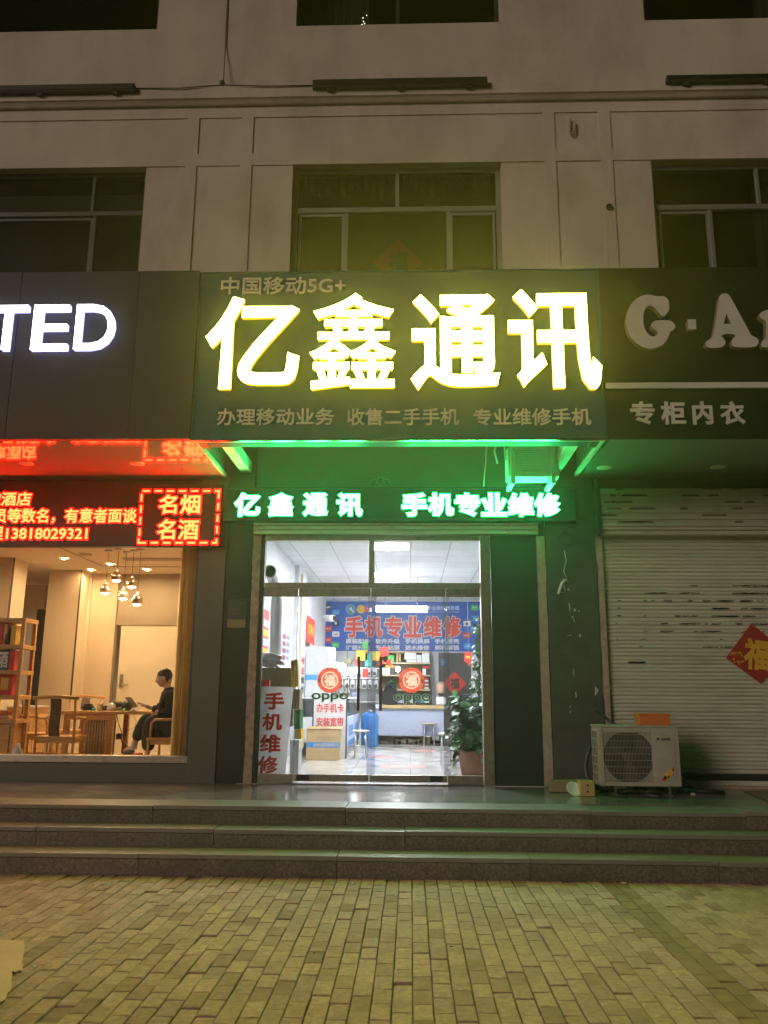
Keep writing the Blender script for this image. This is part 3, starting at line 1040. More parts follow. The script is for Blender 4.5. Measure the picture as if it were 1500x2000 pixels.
# steel frame under the middle sign
fr = MB()
fr.box(-2.33, 2.06, S + .03, S + .11, SOF - .005, SOF + .055)
fr.box(-2.20, 1.95, S + .14, S + .24, SOF + .03, SOF + .09)
fr.build('canopy_rail', 'white_paint', bld, bevel=.005)
for x0, x1 in ((-2.335, -2.30), (2.02, 2.06)):
    MB().box(x0, x1, S + .115, W - .08, SOF - .004, SOF + .05).build('canopy_beam', 'white_paint', bld, bevel=.004)
for x0, x1 in ((-2.12, -1.99), (1.72, 1.86)):
    MB().box(x0, x1, S + .25, W - .06, SOF + .06, SOF + .20).build('canopy_beam', 'white_paint', bld, bevel=.006)
for x in (-2.25, 1.97):
    MB().box(x - .045, x + .045, S + .12, S + .36, SOF + .002, SOF + .028).build('canopy_bracket', 'rust_rail', bld, bevel=.003)

# phone shop shell
F0 = W + .06
MB().box(-2.02, 1.90, W - .05, BW + .1, PZ - .1, PZ + .006).build('shop_floor', 'shop_floor', bld)
MB().box(-2.10, 1.95, 10.2, BW + .1, CZ, CZ + .06).build('shop_ceiling', 'shop_ceiling', bld)
wl_ = MB()
wl_.box(-2.10, -2.02, 10.2, BW, PZ, CZ)
wl_.box(-2.019, -1.94, 14.2, 15.2, PZ + .01, CZ - .002)
wl_.box(1.90, 1.98, 10.2, BW, PZ, CZ)
wl_.box(-2.10, 1.98, BW, BW + .1, PZ, CZ)
wl_.box(1.10, 1.899, 10.2, 10.26, PZ + .01, CZ - .002)
wl_.build('shop_wall', 'white_wall', bld)

# liquor shop shell on the left
LZ = 3.57
MB().box(-9.5, XPL0, 9.99, 20.0, FZ - .2, FZ).build('shop_floor', 'beige_floor', bld)
MB().box(-10, XPL0 + .2, 10.2, 20.0, LZ, LZ + .06).build('shop_ceiling', 'beige_ceiling', bld)
lw = MB()
XB = P(240, 1200, 14.35)[0]
lw.box(P(166, 1200, 14.35)[0], P(226, 1200, 14.35)[0], 14.35, 14.5, FZ, LZ)
lw.build('shop_wall', 'beige', bld)
a, b = P(226, 1200, 14.35)[0] + .002, P(346, 1200, 14.35)[0]
zd_ = P(280, 1221, 14.4)[1]
MB().box(a, b, 14.40, 14.5, zd_, LZ).build('wall_panel', 'brown_panel', bld)
MB().box(b + .002, b + 2.2, 14.35, 14.5, FZ, LZ).build('shop_wall', 'beige_light', bld)
MB().box(-2.64, XPL0 + .03, 10.25, 14.4, FZ, LZ).build('shop_wall', 'beige_light', bld)
c0, c1 = P(89, 1200, 13.9)[0], P(150, 1200, 13.9)[0]
MB().box(c0, c1, 13.9, 14.5, FZ, LZ).build('wall_panel', 'beige', bld)
MB().box(c1 + .002, c1 + .012, 13.905, 13.955, FZ, LZ).build('shadow_gap', 'black_gap', bld)
MB().box(c1 + .002, c1 + .010, 13.957, 14.45, FZ, LZ).build('shop_wall', 'beige_light', bld)  # paler skin on the panel's side, the light there put into colour
MB().box(c1 + .052, P(166, 1200, 14.35)[0] - .002, 14.30, 14.45, FZ, LZ).build('shop_wall', 'beige_light', bld)
MB().box(-10, -3, 18.0, 18.1, FZ, LZ).build('shop_wall', 'beige_light', bld)
MB().box(P(62, 1300, 16)[0], P(88, 1300, 16)[0], 16.0, 16.1, FZ, P(70, 1190, 16)[1]).build('dark_opening', 'black_gap', bld)
MB().box(-10, P(88, 1170, 15)[0], 15.0, 15.25, P(60, 1186, 15)[1], LZ - .12).build('cove_box', 'beige_ceiling', bld)
xw = P(19, 1150, 12.6)[0]
MB().box(xw - 1.2, xw, 12.6, 13.1, FZ, LZ).build('wall_panel', 'beige', bld)
MB().box(xw + .002, xw + .010, 12.61, 12.66, FZ, LZ).build('shadow_gap', 'black_gap', bld)
MB().box(xw + .002, xw + .010, 12.662, 13.1, FZ, LZ).build('shop_wall', 'beige_light', bld)  # same pale skin, painting the lit side of this panel
# ceiling slot line and return-air grille
gl = MB()
p0, p1 = G(118, 1070, LZ - .003), G(202, 1106.5, LZ - .003)
p2 = G(365, 1107, LZ - .003)
gl.bar((*p0, LZ - .004), (*p1, LZ - .004), .03, .006)
gl.bar((p1[0] + .02, p1[1], LZ - .004), (*p2, LZ - .004), .03, .006)
gl.build('ceiling_groove', 'brown_panel', bld)
p0, p1 = G(243, 1092, LZ - .003), G(350, 1089, LZ - .003)
MB().box(p0[0], p1[0], p0[1] - .12, p0[1] + .12, LZ - .012, LZ - .002).build('air_grille', 'brown_panel', bld)
p0 = G(167, 1082, LZ)
MB().lathe([(.10, 0), (.09, -.02), (.05, -.035)], (p0[0], p0[1], LZ), 16).build('smoke_detector', 'beige_light', bld)

# the shop window on the left with its sill and dark base
XW0, XW1 = -8.0, XPL0 - .004
sw = thing('shop_window', 'wide shop window of the warmly lit liquor shop', 'shop window', (-5, W, PZ))
z1_, z2_, z3_ = PZ, P(200, 1489, W)[1], P(200, 1475, W)[1]
MB().box(XW0, XW1, W - .02, W + .2, z1_, z2_ - .004).build('base_panel', 'wall_grey', sw, bevel=.003)
MB().box(XW0, XW1, W - .05, W + .1, z2_, z3_).build('sill', 'bronze_steel', sw, bevel=.006)
MB().box(XW1 - .035, XW1, W - .03, W + .05, z3_, 3.6).build('frame', 'dark_alu', sw)
MB().box(XW0, XW1 - .035, W, W + .01, z3_, 3.6).build('pane', 'glass_shop', sw)
MB().box(XW0, XW1 - .036, W - .03, W + .05, 3.28, 3.32).build('frame', 'dark_alu', sw)

# ------------------------------------------------------------------ shop signs
sg = thing('shop_sign', 'dark blue phone shop sign with four big lit yellow characters', 'sign', (-.13, S, SOF))
SX_0, SX_1, SZ0, SZ1 = -2.338, 2.06, 4.14, 6.09
MB().box(SX_0 + .02, SX_1 - .02, S + .012, U - .045, SZ0 + .02, SZ1 - .02).build('panel', 'blue_panel', sg)
tm = MB()
tm.box(SX_0, SX_1, S, S + .05, SZ0, SZ0 + .028)
tm.box(SX_0, SX_1, S, S + .05, SZ1 - .02, SZ1)
tm.box(SX_0, SX_0 + .02, S, S + .05, SZ0 + .028, SZ1 - .02)
tm.box(SX_1 - .02, SX_1, S, S + .05, SZ0 + .028, SZ1 - .02)
tm.build('edge_trim', 'blue_panel', sg)
MB().box(SX_0 + .001, SX_1 - .001, S - .006, S + .03, SZ0 - .022, SZ0 - .001).build('edge_trim', 'chrome', sg)
LD = 0.06
big = [('亿', 404, 586, 584, 763), ('鑫', 607, 773, 578, 764), ('通', 803, 974, 580, 764), ('讯', 992, 1170, 570, 764)]


def stroke_letter(polys, px0, px1, py0, py1, src, Y, depth, parent):
    """letter given as outline polygons in source pixels"""
    k = []
    for poly in polys:
        k.append([P(x, y, Y) for x, y in poly])
    mb_ = MB()
    for poly in k:
        mb_.prism(poly, Y - depth, Y, 0, 1)
    return mb_


BIGOFF = 0.024
for ch, x0, x1, y0, y1 in big:
    b_ = ptext(ch, x0, x1, y0, y1, S - .03, LD, .010 if ch == '鑫' else BIGOFF, mi=0, side=1)
    b_.build('lit_letter', ['yellow_face', 'yellow_side'], sg)
ptext('中国移动5G+', 432, 676, 541, 575, S + .01, .012, .012).build('lettering', 'cream_letter', sg)
for t_, x0, x1 in (('办理移动业务', 424, 653), ('收售二手手机', 678, 896), ('专业维修手机', 925, 1154)):
    ptext(t_, x0, x1, 798, 831, S + .01, .012, .014).build('lettering', 'cream_letter', sg)

ts = thing('shop_sign', 'dark grey panel sign with lit white capital letters at the left edge', 'sign', (-5, S, SOF))
TX1 = -2.345
seams = [TX1, P(262, 700, S)[0], P(28, 700, S)[0]]
seams += [seams[-1] - 1.28, seams[-1] - 2.56, -8.4]
tp = MB()
for a, b in zip(seams[1:], seams):
    tp.box(a + .003, b - .003, S - .02, S + .05, 4.142, 6.10)
tp.box(-8.4, TX1 - .004, S + .051, U - .045, 4.15, 6.09)
tp.build('panel', 'grey_panel', ts, bevel=.002, seg=1)
for ch, x0, x1, y0, y1 in (('T', -20, 56, 601, 687), ('E', 68, 138, 600, 687), ('D', 151, 227, 599, 686)):
    ptext(ch, x0, x1, y0, y1, S - .035, .06, .0, side=1).build('lit_letter', ['white_face', 'white_side'], ts)

gs = thing('shop_sign', 'unlit black sign with thick cream serif letters above the closed shutter', 'sign', (5, S, SOF))
GX0 = 2.064
SG = S + .02
MB().box(GX0, 8.4, SG, U - .045, P(1300, 756, SG)[1], 6.10).build('panel', 'black_panel', gs)
MB().box(GX0, 8.4, SG + .01, U - .045, 4.143, P(1300, 756, SG)[1] - .003).build('panel', 'black_panel', gs)
MB().box(GX0 + .01, 8.4, SG - .03, SG - .001, P(1300, 760, SG)[1], P(1300, 749, SG)[1]).build('divider_bar', 'cream_letter', gs)
cp_ = lambda L: [P(1100 + x / 3.75, 500 + y / 3.75, SG - .06) for x, y in L]
Gp = [(735, 300), (768, 330), (772, 395), (745, 437), (715, 440), (690, 408), (650, 372), (615, 372), (590, 410), (584, 470), (594, 535), (630, 585), (665, 592), (688, 570), (672, 545), (645, 525), (645, 500), (672, 478), (760, 475), (800, 490), (817, 520), (800, 547), (782, 556), (770, 592), (740, 640), (690, 672), (630, 682), (560, 660), (500, 610), (468, 550), (458, 480), (470, 410), (505, 345), (560, 302), (620, 287), (680, 298), (708, 300)]
Ap = [(1180, 278), (1210, 290), (1235, 330), (1290, 430), (1350, 540), (1375, 585), (1410, 602), (1428, 630), (1415, 660), (1370, 672), (1260, 670), (1230, 650), (1235, 615), (1255, 597), (1250, 580), (1215, 574), (1175, 577), (1155, 592), (1170, 605), (1185, 635), (1175, 660), (1140, 675), (1070, 675), (1040, 655), (1045, 630), (1080, 605), (1095, 570), (1110, 500), (1125, 400), (1135, 320), (1150, 290)]
rp = [(1432, 440), (1450, 415), (1500, 398), (1530, 408), (1538, 435), (1565, 408), (1605, 400), (1640, 420), (1645, 460), (1620, 490), (1580, 480), (1560, 475), (1542, 505), (1538, 570), (1548, 610), (1578, 625), (1590, 650), (1570, 670), (1470, 672), (1448, 655), (1455, 625), (1478, 608), (1482, 560), (1480, 485), (1450, 465)]
MB().prism(spline(cp_(Gp)), SG - .075, SG - .001, 0, 1).build('letter', ['cream_letter', 'cream_side'], gs)
MB().prism(cp_([(908, 470), (968, 468), (972, 540), (914, 542)]), SG - .075, SG - .001, 0, 1).build('letter', ['cream_letter', 'cream_side'], gs)
MB().prism(spline(cp_(rp)), SG - .075, SG - .001, 0, 1).build('letter', ['cream_letter', 'cream_side'], gs)
# the A has a counter: outer ring and hole bridged into one outline
outer = spline(cp_(Ap))
hole = cp_([(1192, 425), (1172, 502), (1226, 502)])
best = min(((i, j) for i in range(len(outer)) for j in range(3)), key=lambda q: (outer[q[0]][0] - hole[q[1]][0]) ** 2 + (outer[q[0]][1] - hole[q[1]][1]) ** 2)
ar = lambda p: sum(p[i][0] * p[(i + 1) % len(p)][1] - p[(i + 1) % len(p)][0] * p[i][1] for i in range(len(p)))
if ar(outer) * ar(hole) > 0:
    hole = hole[::-1]
    best = min(((i, j) for i in range(len(outer)) for j in range(3)), key=lambda q: (outer[q[0]][0] - hole[q[1]][0]) ** 2 + (outer[q[0]][1] - hole[q[1]][1]) ** 2)
i, j = best
ring = outer[i:] + outer[:i] + [outer[i]] + hole[j:] + hole[:j] + [hole[j]]
MB().prism(ring, SG - .075, SG - .001, 0, 1).build('letter', ['cream_letter', 'cream_side'], gs)
for ch, x0, x1 in (('专', 1231, 1278), ('柜', 1290, 1338), ('内', 1352, 1391), ('衣', 1406, 1454)):
    ptext(ch, x0, x1, 785, 830, SG + .008, .02, .03).build('lettering', 'cream_letter', gs)

# LED boards
GB = 9.78
gb = thing('led_sign', 'black LED board with bright green characters over the glass door', 'sign', (-.14, GB, 3.8))
a, b, c, d = prect(437, 1125, 951, 1018, GB)
MB().box(a, b, GB, W - .065, c, d).build('board', 'led_black', gb, bevel=.006)
fr = MB()
fr.box(a + .01, b - .01, GB - .012, GB - .001, d - .03, d - .005)
fr.box(a + .01, b - .01, GB - .012, GB - .001, c + .005, c + .03)
fr.build('frame', 'dark_alu', gb)
for ch, x0, x1 in (('亿', 458, 508), ('鑫', 524, 573), ('通', 592, 640), ('讯', 658, 708), ('手', 785, 834), ('机', 836, 886), ('专', 888, 938), ('业', 940, 990), ('维', 992, 1042), ('修', 1043, 1094)):
    bk = ptext(ch, x0 - 2, x1 + 2, 960.5, 1010.5, GB - .002, .002, .075)
    l_ = bk.build('lit_letter', 'green_led_halo', gb)
    ptext(ch, x0, x1, 963, 1008, GB - .005, .003, .040).build('led_core', 'green_led', l_)

RB = 9.78
rb = thing('led_sign', 'black LED board scrolling red text over the liquor shop window', 'sign', (-4, RB, 3.7))
a, b, c, d = prect(-120, 434, 946, 1067, RB)
MB().box(-7.5, b, RB, W - .065, c, d).build('board', 'led_black', rb, bevel=.006)
lines = [('旅酒店', -27, 61, 961, 988), ('员等数名，有意者面谈', -13, 267, 993, 1022), ('理13818029321', -24, 171, 1029, 1054)]
for t_, x0, x1, y0, y1 in lines:
    l_ = ptext(t_, x0 - 1.5, x1 + 1.5, y0 - 1.5, y1 + 1.5, RB - .002, .002, .05).build('lettering', 'red_led_halo', rb)
    ptext(t_, x0, x1, y0, y1, RB - .005, .003, .020).build('led_core', 'red_led', l_)
for t_, x0, x1, y0, y1 in (('名烟', 310, 391, 966, 1004), ('名酒', 307, 388, 1014, 1054)):
    l_ = ptext(t_, x0 - 2, x1 + 2, y0 - 2, y1 + 2, RB - .002, .002, .045).build('lettering', 'red_led_halo', rb)
    ptext(t_, x0, x1, y0, y1, RB - .005, .003, .022).build('led_core', 'red_led', l_)
for core in (False, True):
    ds = MB()
    yy = RB - (.005 if core else .002)
    e = 0 if core else 1.6
    def dash(x0, x1, y0, y1):
        a, b, c, d = prect(x0 - e, x1 + e, y0 - e, y1 + e, yy)
        ds.box(a, b, yy - .003, yy, c, d)
    for k in range(7):
        xt = 279 + k * 23.5
        dash(xt, xt + (14 if k < 6 else 10), 957.5, 960.5)
        xb = 270 + k * 24
        dash(xb, xb + (15 if k < 6 else 10), 1058.5, 1062)
    for k in range(5):
        yt = 965 + k * 22.5
        if k < 4:
            dash(275 - k * 1.3, 278 - k * 1.3, yt, yt + 14)
            dash(425.5 - k * 1, 428.5 - k * 1, yt - 5, yt + 9)
    dash(269, 272, 1052, 1062)
    dash(421, 424, 1052, 1062)
    dash(426, 429, 958, 968)
    if not core:
        db = ds.build('dashed_border', 'red_led_halo', rb)
    else:
        ds.build('led_core', 'red_led', db)

# ------------------------------------------------------------------ lamps on the ledge, cables, pipe
YL = U - .19
tl = None
for (x0, x1, y0, y1, lb) in ((-110, 262, 165, 178, 'dark linear wall washer on the ledge at the far left'), (610, 952, 152, 166, 'dark linear wall washer on the ledge above the middle window'), (1302, 1700, 143, 154, 'dark linear wall washer on the ledge at the far right')):
    a, b, c, d = prect(x0, x1, y0, y1, YL)
    t = thing('linear_light', lb, 'light fixture', ((a + b) / 2, YL, c), 'unlit linear lights along the ledge')
    MB().box(a, b, YL, YL + .07, c, d).build('body', 'dark_grey', t, bevel=.006)
    MB().box(a + .01, b - .01, YL - .01, YL - .001, c + .012, d - .012).build('lens', 'black', t)
    for k in range(3):
        x = a + (b - a) * (.1 + .4 * k)
        MB().box(x - .03, x + .03, YL + .02, U - .02, c - .03, c - .002).build('bracket', 'dark_grey', t)
mb = MB()
mb.tube([V(262, 172, U - .13), V(350, 172, U - .14), V(435, 166, U - .13), V(520, 168, U - .14), V(610, 167, U - .13)], .008, 6)
mb.tube([V(436, 166, U - .125), V(440, 90, U - .015), V(446, -40, U - .015)], .007, 6)
mb.lathe([(.02, 0), (.035, .01), (.035, .04), (.0, .05)], tuple(V(435, 165, U - .10)), 10, axis='y')
tag(rel(mb.build('cable', 'dark_grey'), V(435, 166, U - .1)), 'thin cable running along the ledge and up the wall to the left of centre', 'cable')
mb = MB()
pp = [V(1113, 232, U - .03), V(1112, 255, U - .04)]
pp += [V(1117 + 5 * math.sin(t), 255 + 7 * math.cos(t), U - .04) for t in (-1.2, -.6, 0, .6, 1.2)]
pp += [V(1122, 250, U - .04), V(1121, 236, U - .04)]
mb.tube(pp, .012, 8)
tag(rel(mb.build('pipe_hook', 'strip_pale'), V(1117, 245, U - .03)), 'small bent pipe hanging on the upper right pilaster', 'pipe')
x, z = P(1189, 407, U)
tag(rel(MB().lathe([(.038, -.02), (.038, .012), (.028, .014), (.026, .0)], (x, U - .03, z), 16, axis='y').build('vent_hole', 'black_gap'), (x, U - .03, z)), 'small dark round hole in the wall beside the upper right window', 'hole')

# downlights in the soffits
dl = thing('downlight', 'unlit recessed downlight in the dark soffit nearest the green lit canopy', 'downlight', (0, 0, 0), 'soffit downlights')
MB().lathe([(.085, 0), (.085, -.006), (.06, -.008)], (0, 0, 0), 24, cap=False).build('trim_ring', 'white_paint', dl)
MB().lathe([(.058, -.009), (.05, -.004)], (0, 0, 0), 24).build('lens', 'litter', dl)
x, y = G(1180, 913, SOF)
dl.location = (x, y, SOF)
x, y = G(1402, 912, SOF)
copy_thing(dl, (x, y, SOF), 0, 'unlit recessed downlight in the dark soffit above the shutter, farther right')
for px, lb in ((268, 'recessed downlight in the red glossy soffit just left of the dashed frame reflection'), (52, 'recessed downlight in the red glossy soffit by the left edge')):
    x, y = G(px, 905, SOF)
    copy_thing(dl, (x, y, SOF), 0, lb)
mb = MB()
mb.tube([V(364, 868, W - .9), V(363, 880, W - .8), V(360, 895, W - .7), V(357, 915, W - .5), V(358, 932, W - .3)], .006, 6)
tag(rel(mb.build('wire', 'black'), V(360, 900, W - .6)), 'loose black wire hanging from the red lit soffit', 'wire')
mb = MB()
mb.tube([V(950, 866, 9.0), V(949, 900, 9.1), V(946, 930, 9.2), V(945, 950, 9.25)], .006, 6)
tag(rel(mb.build('wire', 'white_paint'), V(949, 900, 9.1)), 'pale wire dangling under the canopy beside the upper air conditioner', 'wire')
mb = MB()
c0 = V(745, 945, 9.8)
for dx, dz in ((-.07, .0), (.0, .03), (.07, .0)):
    mb.tube([c0 + Vector((dx - .07, 0, -.03)), c0 + Vector((dx - .04, 0, .05 + dz)), c0 + Vector((dx + .01, 0, .055 + dz)), c0 + Vector((dx + .06, 0, -.03))], .005, 6)
tag(rel(mb.build('wire_coil', 'white_paint'), c0), 'coil of wire sitting on top of the green LED board', 'wire')

# air conditioner under the canopy
YA = 9.35
a, b, c, d = prect(992, 1092, 872, 931, YA)
ac = thing('air_conditioner', 'green lit outdoor air conditioner on brackets under the canopy', 'air conditioner', ((a + b) / 2, YA, c))
MB().box(a, b, YA, YA + .30, c, d).build('body', 'white_paint', ac, bevel=.012)
gr = MB()
for k in range(11):
    z = c + .06 + (d - c - .10) * k / 10
    gr.box(a + .10, b - .03, YA - .012, YA - .002, z, z + .012)
gr.build('grille', 'white', ac)
for px in (1000, 1078):
    x = P(px, 900, YA)[0]
    k = MB()
    k.box(x - .025, x + .025, YA - .07, YA - .045, c - .10, d + .1)
    k.box(x - .025, x + .025, YA - .044, W - .05, c - .075, c - .03)
    k.build('bracket', 'white_paint', ac)
mb = MB()
mb.tube([V(972, 905, YA), V(966, 880, YA), V(972, 862, YA + .05), V(985, 870, YA + .05), V(988, 900, YA + .02)], .012, 8)
mb.build('hose', 'white_paint', ac)

# ------------------------------------------------------------------ shutter housing over the door, rolling shutter on the right
hs = thing('shutter_housing', 'ribbed roller shutter housing between the green board and the door', 'shutter housing', (-.3, W, 3.42))
zt, zbm = P(780, 1021, 9.84)[1], 3.415
hb = MB()
nr = 5
for k in range(nr):
    z0, z1 = zbm + (zt - zbm) * k / nr, zbm + (zt - zbm) * (k + 1) / nr
    hb.box(-1.93, 1.55, 9.84 + (.02 if k % 2 else 0), W - .004, z0 + .001, z1 - .001)
hb.build('housing', 'shutter', hs, bevel=.004)
rs_ = thing('roller_shutter', 'closed cream roller shutter with torn poster residue', 'roller shutter', (4.5, W, PZ))
cu = MB()
z0, z1, pitch = PZ + .16, 3.44, .0455
nS = int((z1 - z0) / pitch)
X0, X1 = 2.33, 7.2
for k in range(nS):
    zb_ = z0 + k * pitch
    big_ = k % 2
    pr = [(0, 0), (-.004, .004), (-.013, .014), (-.014, .026), (-.006, .039), (0, .0415), (.006, .0435)] if big_ else [(0, 0), (-.003, .004), (-.008, .014), (-.008, .028), (-.003, .039), (0, .0415), (.006, .0435)]
    pr = pr + [(.006, .0455), (0, .0455)]
    for (ya, za_), (yb, zb2) in zip(pr, pr[1:]):
        cu.add([(X0, W - .01 + ya, zb_ + za_), (X1, W - .01 + ya, zb_ + za_), (X1, W - .01 + yb, zb_ + zb2), (X0, W - .01 + yb, zb_ + zb2)], [(0, 1, 2, 3)])
cu.build('curtain', 'shutter', rs_)
hz0, hz1 = P(1300, 1042, 9.72)[1], P(1300, 953, 9.72)[1]
hb = MB()
hx = P(1174, 1000, 9.72)[0]
hb.box(hx, 7.2, 9.74, W - .03, hz0 + .05, hz1)
k = 0
zz_ = hz0 + .09
while zz_ < hz1 - .02:
    hb.box(hx, 7.2, 9.715, 9.739, zz_, zz_ + .033)
    zz_ += .082
hb.box(hx, 7.2, 9.77, W - .03, hz0, hz0 + .048)
hb.build('housing', 'shutter', rs_, bevel=.006)
MB().box(hx - .05, hx - .002, 9.70, W - .05, hz0 - .01, hz1 + .01).build('end_plate', 'rust_rail', rs_)
bb = MB()
bb.box(X0, X1, W - .05, W + .01, PZ + .09, PZ + .155)
bb.build('bottom_bar', 'rust_rail', rs_, bevel=.004)
MB().box(X0, X1, W - .04, W + .01, PZ + .035, PZ + .088).build('bottom_bar', 'shutter', rs_, bevel=.004)
MB().box(X0, X1, W - .07, W + .01, PZ + .001, PZ + .033).build('threshold', 'strip_pale', rs_)
# glue residue: dark torn flakes lying on the slats
rd = MB()
R2 = random.Random(3)
clusters = [(1437, 1208, 60, 36, 46), (1360, 1165, 26, 14, 6), (1285, 1170, 26, 12, 8), (1340, 1225, 22, 20, 10), (1470, 1160, 40, 10, 14), (1240, 1302, 12, 6, 5), (1256, 1250, 5, 55, 8), (1207, 1200, 4, 60, 9), (1400, 1260, 30, 20, 7), (1300, 1230, 10, 25, 4)]
for cx, cy, sx, sy, nn in clusters:
    for q in range(nn):
        px, py = cx + R2.uniform(-sx, sx), cy + R2.uniform(-sy, sy)
        x, z = P(px, py, W)
        kk = round((z - z0) / pitch)
        kk += 0 if kk % 2 else 1
        zc = z0 + kk * pitch + .0235
        ww, hh = R2.uniform(.012, .085) * (1 if sx > 8 else .35), R2.uniform(.012, .017)
        sk = R2.uniform(-.02, .02)
        q_ = [(x - ww, zc - hh * R2.uniform(.2, 1)), (x - ww * R2.uniform(.1, .5), zc - hh), (x + ww * R2.uniform(.1, .6), zc - hh * R2.uniform(.3, 1)), (x + ww * R2.uniform(.6, 1), zc - hh * R2.uniform(0, .8)), (x + ww * R2.uniform(.5, 1) + sk, zc + hh * .6), (x + sk, zc + hh * R2.uniform(.1, .6)), (x - ww * R2.uniform(.4, 1) + sk, zc + hh * .6)]
        rd.add([(p_[0], W - .0255, p_[1]) for p_ in q_], [tuple(range(7))])
for q in range(34):
    kx = R2.choice([0, 0, 0, 1, 1, 2])
    x = R2.uniform(hx + .05, hx + (.7 if kx == 0 else 3.0))
    rr = R2.randrange(0, 6)
    zc = hz0 + .09 + .082 * rr + .055
    ww = R2.uniform(.03, .14)
    rd.add([(x - ww, 9.7385, zc - .012), (x + ww, 9.7385, zc - .012), (x + ww * .9, 9.7385, zc + .012), (x - ww * .8, 9.7385, zc + .012)], [(0, 1, 2, 3)])
rd.build('poster_residue', 'residue', rs_)
# gold-on-red diamond on the shutter
x, z = P(1478, 1277, W - .04)
kx_ = .36
t = thing('good_luck_poster', 'red diamond good luck paper with a gold character on the roller shutter', 'poster', (x, W - .04, z))
MB().prism([(x + .02, z - kx_ * .95), (x + kx_, z + .02), (x - .03, z + kx_ * .98), (x - kx_, z - .05)], W - .036, W - .0275).build('paper', 'red_dull', t)
c_, s_ = math.cos(.12), math.sin(.12)
text('福', x - .15, x + .17, z - .19, z + .18, W - .0365, .003, .035, frame=lambda u, w, dd: (x + (u - x) * c_ + (w - z) * s_, dd, z - (u - x) * s_ + (w - z) * c_)).build('lettering', 'gold', t)
gm = MB()
for k in range(14):
    px_, pz_ = x - kx_ * .86 + R2.uniform(0, .14), z - .04 + R2.uniform(-.07, .06)
    s = R2.uniform(.008, .02)
    gm.prism([(px_, pz_ - s), (px_ + s * 1.4, pz_), (px_, pz_ + s), (px_ - s, pz_)], W - .0385, W - .0362)
gm.build('gold_corner', 'gold', t)

# ------------------------------------------------------------------ glass door of the phone shop
gd = thing('glass_door', 'stainless framed glass shopfront with a double door', 'glass door', (-.44, W, PZ))
XA, XZ = -1.832, .968
xs_ = [bx(578, 1340), bx(722.5, 1340), bx(872, 1340)]
zhd0, zhd1, zhd2 = P(730, 1166, W)[1], P(730, 1150, W)[1], P(730, 1139, W)[1]
ztop = P(730, 1057, W)[1]
zb0, zb1 = PZ + .035, P(720, 1513, W)[1]
fm = MB()
fm.box(XA, XA + .045, W - .04, W + .04, PZ, 3.415)
fm.build('frame', 'rust_rail', gd, bevel=.003)
fm = MB()
fm.box(XZ - .125, XZ, W - .05, W + .05, PZ, 3.412)
fm.box(XA + .046, XZ - .126, W - .045, W + .045, zhd1 + .004, zhd2)
fm.box(XA + .046, XZ - .126, W - .04, W + .04, ztop, 3.41)
xmul = bx(726, 1100)
fm.box(xmul - .035, xmul + .035, W - .035, W + .035, zhd2 + .001, ztop - .001)
fm.build('frame', 'bronze_steel', gd, bevel=.006)
MB().box(XA + .046, xmul - .036, W, W + .008, zhd2, ztop).build('transom_pane', 'glass_clear', gd)
MB().box(xmul + .036, XZ - .126, W, W + .008, zhd2, ztop).build('transom_pane', 'glass_clear', gd)
edges = [XA + .047] + xs_ + [XZ - .127]
for k, (a, b) in enumerate(zip(edges, edges[1:])):
    leaf = k in (1, 2)
    dy = -.012 if leaf else 0
    p = MB().box(a + .006, b - .006, W + dy, W + .01 + dy, zb1 - .01, zhd0 + .01).build('door_leaf' if leaf else 'side_pane', 'glass_clear', gd)
    r_ = MB()
    r_.box(a + .003, b - .003, W - .02 + dy, W + .03 + dy, zhd0, zhd1)
    r_.box(a + .003, b - .003, W - .025 + dy, W + .035 + dy, zb0 - (.02 if not leaf else 0), zb1)
    r_.build('rail', 'bronze_steel', p, bevel=.005)
    if leaf:
        hx_ = bx(701, 1335) if k == 1 else bx(744, 1335)
        ha, hb_ = P(722, 1388, W)[1], P(722, 1283, W)[1]
        h = MB()
        h.tube([(hx_, W - .085, ha), (hx_, W - .085, hb_)], .017, 12)
        h.tube([(hx_, W - .085, ha + .10), (hx_, W - .012, ha + .10)], .012, 8)
        h.tube([(hx_, W - .085, hb_ - .10), (hx_, W - .012, hb_ - .10)], .012, 8)
        h.build('handle', 'wood_dark', p)
        lk_ = MB()
        xh = a + .10 if k == 1 else b - .14
        lk_.box(xh - .06, xh + .09, W - .045, W - .038, zb0 + .01, zb0 + .075)
        lk_.build('floor_lock', 'rust_rail', p, bevel=.004)
for x, w_ in ((xs_[1] + .02, .10), (xs_[2], .075), (xs_[0], .015)):
    MB().box(x - w_ / 2, x + w_ / 2, W - .02, W - .017, zb1, zhd0).build('edge_seal', 'plastic_film', gd)
MB().box(XA + .05, XZ - .13, W - .06, W + .06, PZ + .001, PZ + .012).build('threshold', 'steel', gd)


def disc(cx, cz, r, Y, d, n=40):
    return [(cx + r * math.cos(2 * math.pi * k / n), cz + r * math.sin(2 * math.pi * k / n)) for k in range(n)]


